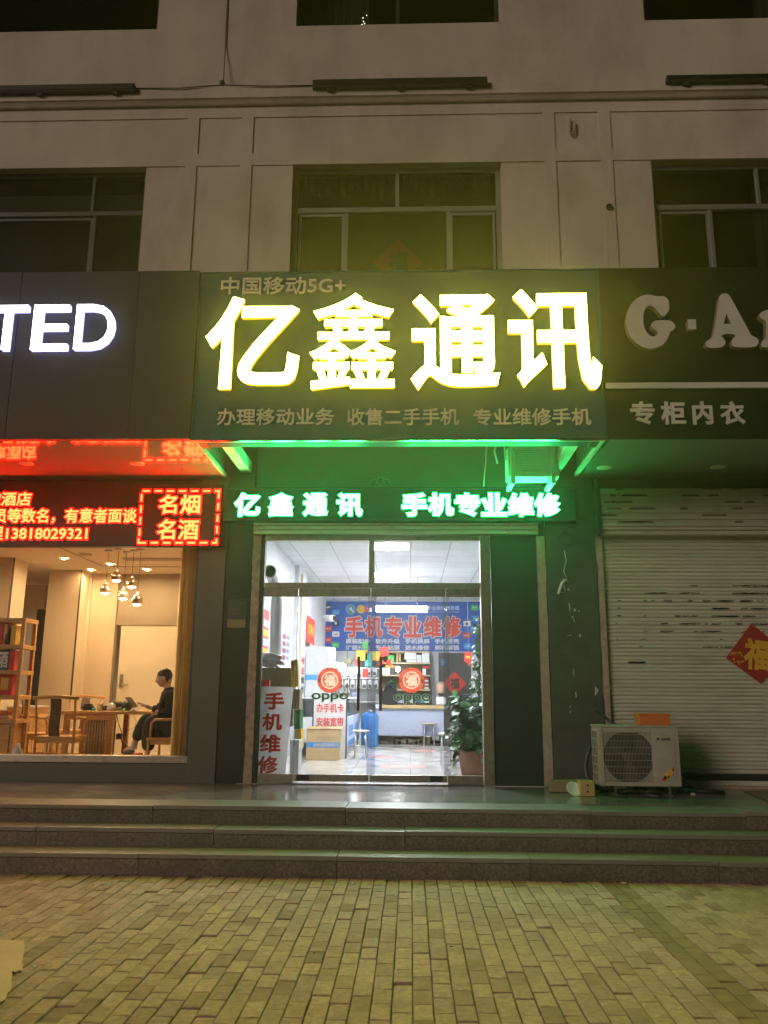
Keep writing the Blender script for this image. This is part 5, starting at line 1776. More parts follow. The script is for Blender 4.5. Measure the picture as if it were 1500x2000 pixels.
# blue water barrel and red stool
t = thing('water_barrel', 'blue plastic water barrel behind the red stool', 'barrel', (P(722, 1440, 16.9)[0], 16.9, PZ))
x = t.location.x
MB().lathe([(.15, 0), (.17, .05), (.175, .3), (.165, .34), (.175, .38), (.17, .60), (.12, .66), (.0, .67)], (x, 16.9, PZ + .006), 22).build('body', 'blue', t)
MB().lathe([(.05, .67), (.05, .71), (0, .715)], (x, 16.9, PZ + .006), 14).build('cap', 'white', t)


def stool(x, y, label, seat_m, h, r=.15, low=False):
    t = thing('stool', label, 'stool', (x, y, PZ + .006), 'round seated stools with steel legs')
    b_ = PZ + .006
    MB().lathe([(r * .9, -.028), (r, -.02), (r, -.004), (r * .94, 0), (0, .002)], (x, y, b_ + h), 24).build('seat', seat_m, t)
    for k in range(4):
        an = math.pi / 4 + k * math.pi / 2
        MB().tube([(x + r * .75 * math.cos(an), y + r * .75 * math.sin(an), b_ + h - .03), (x + r * .95 * math.cos(an), y + r * .95 * math.sin(an), b_)], .011, 8).build('leg', 'steel', t)
    n = 20
    MB().tube([(x + r * .86 * math.cos(2 * math.pi * k / n), y + r * .86 * math.sin(2 * math.pi * k / n), b_ + h * .42) for k in range(n + 1)], .007, 6, cap=False).build('ring', 'steel', t)
    return t


x, y = G(704, 1481, PZ)
stool(x, y, 'pale seated steel stool nearest the pale blue counter sheets', 'seat_pale', .44, .145)
x, y = G(838, 1457, PZ)
stool(x, y, 'pale seated steel stool in front of the service counter', 'seat_pale', .45, .16)
x, y = G(872, 1495, PZ)
stool(x, y, 'pale seated steel stool beside the potted plant', 'seat_pale', .46, .12)
x, y = G(721, 1457, PZ)
stool(x, y, 'red seated stool in front of the blue water barrel', 'red', .47, .16)
# floor stickers
for px, py, w_, lb in ((787, 1497, .34, 'worn red oval sticker on the floor just inside the door'), (828, 1466, .24, 'worn red oval sticker on the floor by the stool'), (740, 1478, .22, 'faded red oval sticker on the floor by the blue counter')):
    x, y = G(px, py, PZ + .006)
    m_ = MB()
    vs = [(x + w_ * math.cos(2 * math.pi * k / 28), y + w_ * .85 * math.sin(2 * math.pi * k / 28), PZ + .0075) for k in range(28)]
    m_.add(vs, [list(range(28))])
    o = tag(rel(m_.build('floor_sticker', 'floor_red'), (x, y, PZ + .0075)), lb, 'sticker')
    if w_ > .3:
        wv = MB()
        for q in range(3):
            wv.box(-.18 + .12 * q, -.09 + .12 * q, -.05, .06, .0008, .0014)
        l_ = wv.build('lettering', 'white')
        l_.parent = o
# cardboard box and notice board standing on the floor
x0, y0 = G(599, 1486, PZ)
a, b, c, d = prect(598, 664, 1424, 1486, 13.35)
cb_ = thing('cardboard_box', 'closed brown cardboard box with a blue band on the shop floor', 'cardboard box', ((a + b) / 2, 13.35, PZ))
MB().box(a, b, 13.35, 13.62, PZ + .008, d).build('body', 'carton', cb_, bevel=.006)
MB().box(a + .002, b - .002, 13.346, 13.3495, P(630, 1460, 13.35)[1], P(630, 1450, 13.35)[1]).build('band', 'blue', cb_)
ptext('北京奔流通讯科技有限公司', 612, 661, 1451.5, 1458.5, 13.346, .002, .01).build('lettering', 'cream_ink', cb_)
for py in (1440, 1444, 1465, 1470):
    ln = MB()
    for q in range(11):
        px = 617 + q * 3.2 if py < 1450 else 603 + q * 5.2
        e = prect(px, px + 2.2, py - .8, py + .8, 13.349)
        ln.box(e[0], e[1], 13.3475, 13.3495, e[2], e[3])
    ln.build('lettering', 'carton_dull', cb_)
fl = MB()
fl.hexa([(a, 13.34, d + .002), (b + .02, 13.34, d + .002), (b + .03, 13.60, d + .03), (a + .03, 13.60, d + .03), (a, 13.34, d + .008), (b + .02, 13.34, d + .008), (b + .03, 13.60, d + .036), (a + .03, 13.60, d + .036)])
fl.build('flap', 'carton', cb_)
YK = 13.75
a, b, c, d = prect(612, 675, 1364, 1482, YK)
t = thing('notice_board', 'white standing board with two lines of red characters behind the cardboard box', 'sign board', ((a + b) / 2, YK, PZ))
MB().box(a, b, YK, YK + .03, PZ + .006, d).build('board', 'white', t, bevel=.003)
for e in ((a - .02, a - .001), (b + .001, b + .02)):
    MB().box(e[0], e[1], YK - .005, YK + .035, PZ + .006, d).build('frame', 'dark_grey', t)
for row, y0, y1 in (('办手机卡', 1374, 1392), ('安装宽带', 1401, 1419)):
    ptext(row, 618, 671, y0, y1, YK, .003, .022).build('lettering', 'red', t)

# the white repair sign leaning inside the left pane
YI = W + .14
t = thing('repair_sign', 'white leaning board with four large red characters in the left pane', 'sign board', V(525, 1510, YI))
pz = [V(504, 1340, YI + .02), V(573, 1342, YI + .02), V(557, 1516, YI), V(494, 1516, YI)]
bk_ = Vector((0, .006, 0))
MB().hexa([pz[3], pz[2], pz[2] + bk_, pz[3] + bk_, pz[0], pz[1], pz[1] + bk_, pz[0] + bk_]).build('board', 'repair_sheet', t)
for ch, x0, x1, y0, y1 in (('手', 516, 555, 1352, 1386), ('机', 512, 551, 1393, 1427), ('维', 507, 548, 1434, 1470), ('修', 503, 543, 1476, 1511)):
    ptext(ch, x0, x1, y0, y1, YI - .001, .004, .032).build('lettering', 'film_red', t)
# stock piled behind it
box_thing('carton', 'large dull brown carton behind the leaning white board', 'carton', 505, 568, 1304, 1420, YI + .55, .4, 'carton_dull', bevel=.008)
t = V(525, 1294, YI + .62)
wp = MB()
R3 = random.Random(5)
for k in range(16):
    o_ = Vector((R3.uniform(-.16, .10), R3.uniform(-.1, .1), R3.uniform(-.02, .07)))
    wp.tube([t + o_ + Vector((-.14, 0, R3.uniform(.0, .06))), t + o_ + Vector((0, R3.uniform(-.03, .03), R3.uniform(0, .03))), t + o_ + Vector((.16, 0, -R3.uniform(.0, .06)))], [.012, .035, .014], 7)
tag(rel(wp.build('plastic_wrap', 'silver_wrap'), t), 'bundle of crumpled grey plastic wrap on the large dull carton', 'plastic wrap')
box_thing('red_box', 'small red box on top of the leaning white board', 'box', 504, 526, 1328, 1341, YI + .07, .08, 'red')
for px, y0, y1, m_, lb in ((572, 1290, 1345, 'gold', 'gold gift tube behind the edge of the left door leaf'), (579, 1288, 1341, 'yellow', 'yellow gift tube beside the gold gift tube')):
    p, q = V(px, y1, YI + .5), V(px, y0, YI + .5)
    tag(rel(MB().tube([p, q], .026, 14).build('gift_tube', m_), p), lb, 'gift tube')
for k, (px0, px1, y0, y1, m_, lb) in enumerate(((573, 585, 1346, 1385, 'carton_dull', 'patterned drinks box in the stack beside the leaning white board'), (574, 586, 1386, 1424, 'green_ink', 'dark green drinks box in the middle of the stack beside the leaning white board'), (575, 588, 1425, 1462, 'yellow', 'yellow flowered box in the stack beside the leaning white board'), (566, 583, 1445, 1520, 'white', 'white bucket box on the floor beside the leaning white board'))):
    box_thing('gift_box', lb, 'box', px0, px1, y0, y1, YI + .55 if k < 3 else YI + .3, .3, m_)
# potted plant
x, y = G(926, 1514, PZ)
x, y = .80, 11.05
pl = thing('potted_plant', 'leafy green climbing plant in a clay pot inside the right pane', 'plant', (x, y, PZ))
pb = PZ + .006
MB().lathe([(.0, .0), (.135, .0), (.155, .06), (.19, .28), (.205, .29), (.205, .32), (.18, .325), (.17, .30)], (x, y, pb), 26).build('pot', 'pot', pl)
MB().lathe([(.172, .295), (.0, .30)], (x, y, pb), 20).build('soil', 'black_gap', pl)
sm = MB()
lf = MB()
R4 = random.Random(11)


def leaf(p, d_, s, roll):
    d_ = Vector(d_).normalized()
    a_ = d_.cross(Vector((0, 0, 1)))
    if a_.length < .1:
        a_ = Vector((1, 0, 0))
    a_.normalize()
    n_ = a_.cross(d_)
    a_ = (a_ * math.cos(roll) + n_ * math.sin(roll)).normalized()
    n_ = a_.cross(d_)
    vs = []
    shape = [(0, 0), (.28, .36), (.5, .42), (.75, .26), (1.0, 0), (.75, -.26), (.5, -.42), (.28, -.36)]
    for u, w in shape:
        vs.append(p + d_ * (u * s) + a_ * (w * s) - n_ * (s * (.22 * u * u + .25 * w * w - .05)))
    mid = len(vs)
    vs += [p + d_ * (.35 * s) - n_ * (-.02 * s), p + d_ * (.7 * s) - n_ * (.06 * s)]
    fs = [(0, 8, 1), (1, 8, 2), (2, 8, 9), (2, 9, 3), (3, 9, 4), (4, 9, 5), (5, 9, 6), (6, 9, 8), (6, 8, 7), (7, 8, 0)]
    lf.add(vs, fs, smooth=False)


base = Vector((x, y, pb + .30))
for k in range(62):
    an = R4.uniform(0, 6.28)
    reach = R4.uniform(.08, .30)
    hh = R4.uniform(.05, .72)
    top_ = base + Vector((reach * math.cos(an), reach * math.sin(an) * .8, hh))
    tip = top_ + Vector((math.cos(an) * .10, math.sin(an) * .08, -R4.uniform(.02, .28)))
    midp = base.lerp(top_, .5) + Vector((0, 0, .1))
    sm.tube([base, midp, top_, tip], [.006, .005, .004, .003], 5)
    for q in range(9):
        t_ = R4.uniform(.25, 1)
        p = midp.lerp(top_, t_) if R4.random() < .6 else top_.lerp(tip, R4.random())
        p = p + Vector((R4.uniform(-.05, .05), R4.uniform(-.05, .05), R4.uniform(-.05, .05)))
        leaf(p, (math.cos(an + R4.uniform(-1.2, 1.2)), math.sin(an + R4.uniform(-1.2, 1.2)), R4.uniform(-1.1, .3)), R4.uniform(.08, .14), R4.uniform(-.6, .6))
pole = base + Vector((.08, .08, 0))
sm.tube([pole, pole + Vector((.03, .02, 1.0)), pole + Vector((.05, .05, 1.75))], [.018, .015, .01], 7)
for k in range(330):
    t_ = R4.random() ** 1.1
    p = pole + Vector((.05 * t_, .05 * t_, 1.75 * t_))
    an = R4.uniform(0, 6.28)
    r_ = R4.uniform(.02, .15) * (1 - .35 * t_)
    leaf(p + Vector((r_ * math.cos(an), r_ * math.sin(an), 0)), (math.cos(an), math.sin(an), R4.uniform(-1.3, -.1)), R4.uniform(.06, .11) * (1 - .3 * t_), R4.uniform(-.7, .7))
sm.build('stem', 'stem', pl)
lf.build('foliage', 'leaf', pl)
# plastic bag by the pot
bgm = MB()
p = Vector((.52, 11.25, PZ + .006))
bgm.lathe([(.09, 0), (.12, .08), (.10, .2), (.05, .28), (.07, .33)], tuple(p), 14)
tag(rel(bgm.build('plastic_bag', 'plastic_film'), p), 'crumpled clear plastic bag on the floor beside the clay pot', 'bag')

# ------------------------------------------------------------------ liquor shop on the left
for k, (px, py, lb) in enumerate(((125, 1090, 'round warm downlight nearest the left of the ceiling groove'), (178, 1112, 'round warm downlight above the black gap in the wall'), (215, 1101, 'round warm downlight in front of the pendant cluster'), (288, 1112, 'round warm downlight above the taupe panel'), (32, 1146, 'small warm downlight deep in the left back of the liquor shop'))):
    x, y = G(px, py, LZ)
    t = thing('downlight', lb, 'downlight', (x, y, LZ), 'warm downlights in the liquor shop')
    MB().lathe([(.065, -.002), (.065, -.012), (.040, -.014)], (x, y, LZ), 20, cap=False).build('trim_ring', 'beige_light', t)
    MB().lathe([(.0, -.008), (.041, -.008)], (x, y, LZ), 20).build('lens', 'warm_bulb', t)
# more downlights of the same ceiling that the photo's red board hides
for x, y in ((-3.6, 11.6), (-6.6, 11.3), (-5.1, 11.2)):
    t = thing('downlight', 'round warm downlight in the ceiling behind the red LED board', 'downlight', (x, y, LZ), 'warm downlights in the liquor shop')
    MB().lathe([(.065, -.002), (.065, -.012), (.040, -.014)], (x, y, LZ), 20, cap=False).build('trim_ring', 'beige_light', t)
    MB().lathe([(.0, -.008), (.041, -.008)], (x, y, LZ), 20).build('lens', 'warm_bulb', t)
YPd = 11.9
pen = [(228, 1127, 'smoked glass globe pendant hanging highest at the middle left'), (257, 1139, 'smoked glass globe pendant second from the right'), (241, 1162, 'smoked glass globe pendant lowest in the middle'), (268, 1173, 'smoked glass globe pendant at the far right of the cluster'), (206, 1151, 'smoked glass globe pendant at the far left of the cluster')]
for k, (px, py, lb) in enumerate(pen):
    yy = YPd + .12 * (k % 3) - .1
    x, z = P(px, py, yy)
    t = thing('pendant_lamp', lb, 'pendant lamp', (x, yy, z), 'globe pendants over the tea table')
    MB().lathe([(.018, .085), (.05, .065), (.074, .03), (.080, -.005), (.072, -.038), (.055, -.058)], (x, yy, z), 22, cap=False).build('globe', 'amber_glass', t)
    MB().lathe([(.0, -.040), (.056, -.052), (.05, -.06), (.0, -.075)], (x, yy, z), 18).build('bulb', 'warm_bulb_small', t)
    MB().lathe([(.016, .085), (.016, .12), (.004, .125)], (x, yy, z), 12).build('socket', 'steel', t)
    MB().tube([(x, yy, z + .12), (x, yy, LZ - .03)], .004, 6).build('cord', 'dark_grey', t)
    MB().lathe([(.055, -.03), (.055, -.001)], (x, yy, LZ), 18).build('canopy', 'steel', t)
# door in the back
YDl = 14.42
a, b, c, d = prect(231, 340, 1222, 1420, YDl)
t = thing('room_door', 'pale beige flush door behind the seated person', 'door', ((a + b) / 2, YDl, FZ))
MB().box(a, b, YDl - .035, YDl - .022, FZ, d).build('door_panel', 'beige_light', t, bevel=.004)
df = MB()
df.box(b + .004, b + .03, YDl - .06, YDl - .021, FZ, d + .02)
df.box(a - .02, b + .003, YDl - .05, YDl - .021, d + .004, d + .02)
df.build('frame', 'brown_panel', t)
x, z = P(237, 1330, YDl - .05)
h = MB()
h.box(x - .035, x + .03, YDl - .052, YDl - .036, z - .12, z + .12)
h.build('lock_plate', 'steel', t, bevel=.008)
h = MB()
h.tube([(x, YDl - .052, z - .06), (x, YDl - .10, z - .06), (x + .13, YDl - .10, z - .055)], .013, 8)
h.build('handle', 'steel', t)
# curtain at the right end of the window
cu = MB()
pts = []
R5 = random.Random(2)
xc0, xc1 = P(346, 1300, 10.3)[0], XPL0 - .06
n = 130
for k in range(n + 1):
    u = k / n
    pts.append((xc0 + (xc1 - xc0) * u, 10.22 + .045 * math.sin(u * 52 + 1.3 * math.sin(u * 9)) + .02 * math.sin(u * 23)))
zc0, zc1 = FZ + .01, LZ - .03
for (p, q) in zip(pts, pts[1:]):
    cu.add([(p[0], p[1], zc0), (q[0], q[1], zc0), (q[0], q[1], zc1), (p[0], p[1], zc1)], [(0, 1, 2, 3)], smooth=True)
for (p, q) in zip(pts, pts[1:]):
    cu.add([(p[0], p[1] + .006, zc0), (q[0], q[1] + .006, zc0), (q[0], q[1] + .006, zc1), (p[0], p[1] + .006, zc1)], [(3, 2, 1, 0)], smooth=True)
tag(rel(cu.build('curtain', 'sheer'), (xc0, 10.22, zc0)), 'drawn olive beige curtain at the right end of the shop window', 'curtain')


# armchairs
def armchair(label):
    t = thing('armchair', label, 'armchair', (0, 0, 0), 'wooden armchairs around the tea table')
    w, dp, sh_, bh, ah = .27, .23, .43, .90, .66
    MB().box(-w, w, -dp, dp, sh_ - .035, sh_).build('seat', 'wood', t, bevel=.008)
    for sx in (-1, 1):
        x = sx * (w - .03)
        MB().tube([(x, -dp + .025, 0), (x, -dp + .025, sh_ - .036)], .019, 8).build('leg', 'wood', t)
        MB().tube([(x, dp - .025, 0), (x, dp - .025, sh_ - .036)], .019, 8).build('leg', 'wood', t)
        MB().tube([(x, -dp + .025, sh_ + .001), (x * 1.02, -dp + .0, sh_ + .25), (x * 1.04, -dp - .05, bh)], .017, 8).build('back_post', 'wood', t)
        MB().tube([(x, -dp, ah), (x * 1.12, -dp * .3, ah - .005), (x * 1.12, dp * .55, ah - .01), (x * 1.08, dp * .75, ah - .05), (x * 1.02, dp - .05, sh_ + .12), (x, dp - .045, sh_ + .001)], .018, 8).build('armrest', 'wood', t)
        MB().box(x - .012, x + .012, -dp + .05, dp - .05, .12, .15).build('stretcher', 'wood', t)
        MB().box(x - .014, x + .014, -dp + .05, dp - .05, sh_ - .085, sh_ - .0365).build('apron', 'wood', t)
    MB().tube([(-w - .02, -dp - .05, bh + .005), (0, -dp - .065, bh + .03), (w + .02, -dp - .05, bh + .005)], .022, 8).build('top_rail', 'wood', t)
    sp = MB()
    m_ = 10
    for k in range(m_):
        u0, u1 = k / m_, (k + 1) / m_
        cur = lambda u: -dp + .005 - .05 * u - .035 * math.sin(u * 6.28) * .6
        z0, z1 = sh_ + .001 + (bh - sh_) * u0, sh_ + .001 + (bh - sh_) * u1
        y0, y1 = cur(u0), cur(u1)
        sp.hexa([(-.068, y0 - .007, z0), (.068, y0 - .007, z0), (.068, y0 + .007, z0), (-.068, y0 + .007, z0), (-.068, y1 - .007, z1), (.068, y1 - .007, z1), (.068, y1 + .007, z1), (-.068, y1 + .007, z1)])
    sp.build('splat', 'wood_dark', t)
    sa = MB()
    sa.box(-w + .05, w - .05, -dp + .012, -dp + .036, sh_ - .085, sh_ - .0365)
    sa.box(-w + .05, w - .05, dp - .036, dp - .012, sh_ - .085, sh_ - .0365)
    sa.box(-w + .05, w - .05, dp - .032, dp - .014, .08, .105)
    sa.build('apron', 'wood', t)
    return t


ch0 = armchair('wooden armchair with a dark back splat, its back to the window')
x, z = P(105, 1440, 10.75)
ch0.location = (x, 10.95, FZ)
ch0.rotation_euler = (0, 0, .06)
x, z = P(68, 1440, 11.6)
copy_thing(ch0, (x + .02, 11.7, FZ), -1.35, 'wooden armchair turned sideways at the left end of the tea table')
x, z = P(128, 1440, 12.4)
copy_thing(ch0, (x, 12.75, FZ), 3.05, 'wooden armchair on the far side of the tea table')
YPs = 10.86
x, z = P(330, 1430, YPs)
chp = copy_thing(ch0, (x + .02, YPs, FZ), math.pi / 2, 'wooden armchair the person sits in, beside the curtain')

# tea table
tt = thing('tea_table', 'honey wood tea table with a slatted drum leg', 'table', (-4.4, 11.8, FZ))
zt = P(240, 1389, 11.35)[1]
xa, xb = P(118, 1390, 11.35)[0], P(288, 1390, 11.35)[0]
MB().box(xa, xb, 11.35, 12.2, zt - .045, zt).build('tabletop', 'wood', tt, bevel=.008)
MB().box(xa + .05, xb - .45, 11.40, 11.43, zt - .12, zt - .046).build('apron', 'wood', tt)
xd0, xd1 = P(164, 1430, 11.5)[0], P(206, 1430, 11.5)[0]
MB().box(xd0 + .02, xd1 - .02, 11.55, 11.95, FZ, zt - .047).build('drum_core', 'black_gap', tt)
for k in range(9):
    x = xd0 + (xd1 - xd0) * k / 8
    MB().box(x - .012, x + .012, 11.50, 11.535, FZ, zt - .047).build('slat', 'brown_panel' if k % 2 else 'wood', tt)
for px in (215, 128):
    x = P(px, 1430, 11.45)[0]
    MB().box(x - .035, x + .035, 11.43, 11.50, FZ, zt - .0465).build('leg', 'wood', tt, bevel=.005)
    MB().box(x - .035, x + .035, 12.05, 12.12, FZ, zt - .0465).build('leg', 'wood', tt, bevel=.005)


def on_table(px, Y):
    return P(px, 1389, Y)[0], Y, zt


x, y, z = on_table(172, 11.6)
t = thing('tea_caddy', 'black squat tea box at the left of the tea table', 'box', (x, y, z))
MB().box(x - .065, x + .065, y - .05, y + .05, z + .001, z + .065).build('body', 'black', t, bevel=.008)
MB().box(x - .045, x + .045, y - .04, y + .04, z + .066, z + .092).build('lid', 'black', t, bevel=.006)
x, y, z = on_table(184, 11.55)
tag(rel(MB().lathe([(.02, 0), (.026, .03), (.0, .045)], (x, y, z), 12).build('tea_cup', 'teal'), (x, y, z)), 'small green cup beside the black tea box', 'cup')
x, y, z = on_table(195, 11.6)
t = thing('tea_jug', 'pale glass jug with a spoon in it on the tea table', 'jug', (x, y, z))
MB().lathe([(.035, .0), (.042, .02), (.04, .09), (.044, .10)], (x, y, z), 16).build('body', 'beige_light', t)
MB().tube([(x, y, z + .05), (x + .03, y, z + .14)], .006, 6).build('spoon', 'white', t)
x, y, z = on_table(204, 11.6)
tag(rel(MB().lathe([(.03, 0), (.032, .065), (.03, .07), (0, .07)], (x, y, z), 14).build('canister', 'dark_grey'), (x, y, z)), 'dark little canister beside the pale jug', 'canister')
x, y, z = on_table(217, 11.65)
t = thing('teapot', 'white lidded tea bowl on a saucer on the tea table', 'teapot', (x, y, z))
MB().lathe([(.02, .0), (.08, .022), (.082, .026), (.02, .012)], (x, y, z), 20).build('saucer', 'white', t)
MB().lathe([(.03, .024), (.055, .05), (.058, .075)], (x, y, z), 20).build('bowl', 'white', t)
MB().lathe([(.06, .076), (.03, .095), (.01, .10), (.012, .112), (.0, .115)], (x, y, z), 20).build('lid', 'white', t)
x, y, z = on_table(231, 11.75)
t = thing('tea_tray', 'dark stacked tea tray with small pots beside the tablet', 'tray', (x, y, z))
MB().box(x - .11, x + .11, y - .1, y + .1, z + .001, z + .05).build('tray', 'carton_dull', t, bevel=.006)
MB().box(x - .085, x + .085, y - .08, y + .08, z + .051, z + .10).build('box', 'black', t, bevel=.006)
MB().box(x - .10, x + .02, y - .07, y + .07, z + .101, z + .122).build('cloth', 'brown_panel', t)
x, y, z = on_table(247, 11.7)
t = thing('kettle', 'round black kettle behind the tablet', 'kettle', (x, y, z))
MB().lathe([(.05, 0), (.075, .03), (.08, .07), (.06, .115), (.03, .13), (.012, .15), (.0, .155)], (x, y, z), 18).build('body', 'black', t)
MB().tube([(x - .06, y, z + .05), (x - .11, y, z + .09), (x - .13, y, z + .12)], [.016, .012, .009], 8).build('spout', 'black', t)
x, y, z = on_table(243, 11.5)
tag(rel(MB().lathe([(.022, 0), (.026, .025), (.0, .03)], (x, y, z), 12).build('tea_cup', 'green_print'), (x, y, z)), 'tiny green cup in front of the kettle', 'cup')
t = thing('tablet', 'tablet on a stand tilted towards the seated person', 'tablet', V(260, 1386, 11.4))
p0, p1 = V(250, 1362, 11.4), V(264, 1381, 11.4)
n_ = Vector((p1.z - p0.z, 0, -(p1.x - p0.x))).normalized()
q = MB()
dy = Vector((0, .11, 0))
e_ = n_ * .006
q.hexa([p1 - dy - e_, p1 - dy + e_, p1 + dy + e_, p1 + dy - e_, p0 - dy - e_, p0 - dy + e_, p0 + dy + e_, p0 + dy - e_])
q.build('screen', ['black'], t, bevel=.003)
x, y, z = on_table(260, 11.45)
MB().lathe([(.05, 0), (.05, .012), (.012, .016), (.012, .05)], (x, y, z), 16).build('stand', 'white', t)
# cables and the big water jug below the table
mb = MB()
mb.tube([V(228, 1396, 11.7), V(231, 1412, 11.7), V(237, 1428, 11.7), V(237, 1448, 11.7), V(246, 1459, 11.7), V(258, 1456, 11.6)], .006, 6)
tag(rel(mb.build('cable', 'black'), V(237, 1428, 11.7)), 'black cable hanging under the tea table', 'cable')
mb = MB()
mb.tube([V(259, 1394, 11.8), V(266, 1408, 11.8), V(264, 1420, 11.8), V(252, 1426, 11.8), V(240, 1427, 11.8)], .004, 6)
tag(rel(mb.build('cable', 'carton_dull'), V(264, 1410, 11.8)), 'thin pale cable looping under the tea table', 'cable')
x, zj = P(233, 1436, 11.75)
t = thing('water_jug', 'clear plastic water jug with a pump under the tea table', 'water jug', (x, 11.75, FZ))
MB().lathe([(.13, 0), (.135, .03), (.135, .16), (.12, .20), (.05, .34), (.04, .37)], (x, 11.75, FZ), 22).build('bottle', 'glass_shop', t)
MB().lathe([(.045, .365), (.045, .42), (.0, .43)], (x, 11.75, FZ), 14).build('cap', 'dark_grey', t)
MB().lathe([(.046, .345), (.046, .363)], (x, 11.75, FZ), 14).build('collar', 'red', t)
a, b, c, d = prect(229, 250, 1464, 1490, 11.15)
box_thing('low_box', 'low dark red box under the foot of the seated person', 'box', 228, 262, 1473.5, 1500, 10.98, .35, 'red_ink')

# shelf with boxed bottles at the left edge
YSh = 10.9
xs1 = P(41, 1300, YSh)[0]
xs0 = xs1 - 1.3
bs = thing('bookcase', 'honey wood open bookcase with cupboard doors at the left edge', 'bookcase', ((xs0 + xs1) / 2, YSh, FZ))
zr = lambda py: P(25, py, YSh)[1]
for x, y in ((xs1 - .05, YSh), (xs1 - .05, YSh + .33), (xs0, YSh), (xs0, YSh + .33)):
    MB().box(x, x + .05, y, y + .05, FZ, zr(1210)).build('post', 'wood', bs, bevel=.004)
for py in (1207, 1259, 1309, 1358, 1405):
    MB().box(xs0 - .005, xs1 + .005, YSh - .004, YSh + .384, zr(py) - .055, zr(py)).build('shelf', 'wood', bs, bevel=.004)
cbm = MB()
cbm.box(xs0 + .051, xs1 - .051, YSh + .03, YSh + .36, FZ + .05, zr(1405) - .056)
cbm.build('cupboard', 'wood', bs)
for k in range(2):
    xa_ = xs0 + .07 + .6 * k
    MB().box(xa_, xa_ + .56, YSh + .012, YSh + .029, FZ + .08, zr(1405) - .08).build('door', 'wood', bs, bevel=.006)
def shelf_box(name, label, px0, px1, pyb, h, m_, dep=.2, extra=None, cat='box'):
    a, b = P(px0, pyb, YSh + .06)[0], P(px1, pyb, YSh + .06)[0]
    z0 = zr(pyb) + .001
    t = thing(name, label, cat, ((a + b) / 2, YSh + .06, z0))
    MB().box(a, b, YSh + .06, YSh + .06 + dep, z0, z0 + h).build('body', m_, t, bevel=.004)
    if extra:
        MB().box(a + (b - a) * .3, a + (b - a) * .75, YSh + .055, YSh + .0595, z0 + h * .25, z0 + h * .8).build('print', extra, t)
    return t


shelf_box('gift_box', 'dark red gift box on the top shelf at the picture edge', -14, 3, 1259, .30, 'red_ink', .2)
shelf_box('gift_box', 'orange gift box with pale print on the top shelf', 4, 13, 1259, .34, 'orange_box', .2, 'cream_ink')
shelf_box('gift_box', 'dark gold square gift box at the right of the top shelf', 19, 29, 1259, .26, 'gold', .2)
t = thing('liquor_bottle', 'round dark bottle between the orange and gold boxes', 'bottle', V(16, 1258, YSh + .1))
x = P(16, 1258, YSh + .1)[0]
MB().lathe([(.04, 0), (.055, .03), (.055, .14), (.02, .18), (.018, .22), (.0, .22)], (x, YSh + .1, zr(1259)), 16).build('body', 'black', t)
b0 = shelf_box('gift_box', 'dark gift box with white calligraphy on the middle shelf', -8, 15, 1309, .27, 'notice', .2)
a, b = P(-6, 1309, YSh + .05)[0], P(13, 1309, YSh + .05)[0]
text('酒', a, b, zr(1309) + .03, zr(1309) + .25, YSh + .058, .003, .03).build('lettering', 'white', b0)
shelf_box('gift_box', 'tall red gift box at the right of the middle shelf', 15.5, 26, 1309, .26, 'red', .2, 'red_ink')
shelf_box('gift_box', 'large red gift box with a gold label on the lower shelf', -10, 22, 1358, .28, 'red', .2, 'gold')
t = thing('cushion', 'pink folded cloth on the bottom open shelf', 'cloth', V(8, 1402, YSh + .1))
x = P(5, 1402, YSh + .1)[0]
MB().box(x - .14, x + .1, YSh + .06, YSh + .26, zr(1405) + .001, zr(1405) + .05).build('body', 'skin', t, bevel=.02)
MB().box(x - .15, x + .08, YSh + .06, YSh + .26, zr(1405) + .051, zr(1405) + .11).build('fold', 'orange_box', t, bevel=.02)
x, z = P(20, 1465, 10.5)
t = thing('plastic_bottle', 'white plastic bottle with a green label on the floor by the bookcase', 'bottle', (P(34, 1465, 10.5)[0], 10.5, FZ))
x = t.location.x
MB().lathe([(.07, 0), (.075, .03), (.075, .20), (.06, .27), (.03, .31), (.028, .35), (.0, .36)], (x, 10.5, FZ), 18).build('body', 'white', t)
MB().lathe([(.0765, .14), (.0765, .20)], (x, 10.5, FZ), 18).build('label', 'green_print', t)
# low cabinet behind the chairs
a, b, c, d = prect(44, 66, 1382, 1470, 12.9)
t = thing('side_cabinet', 'low honey wood side cabinet behind the sideways armchair', 'cabinet', ((a + b) / 2, 12.9, FZ))
MB().box(a - .4, b, 12.9, 13.3, FZ + .03, d).build('body', 'wood', t, bevel=.006)
MB().box(a - .42, b + .02, 12.88, 13.32, d + .001, d + .03).build('top', 'white', t, bevel=.004)
MB().box(a + .02, b - .02, 12.885, 12.899, FZ + .08, d - .05).build('door', 'wood', t, bevel=.004)


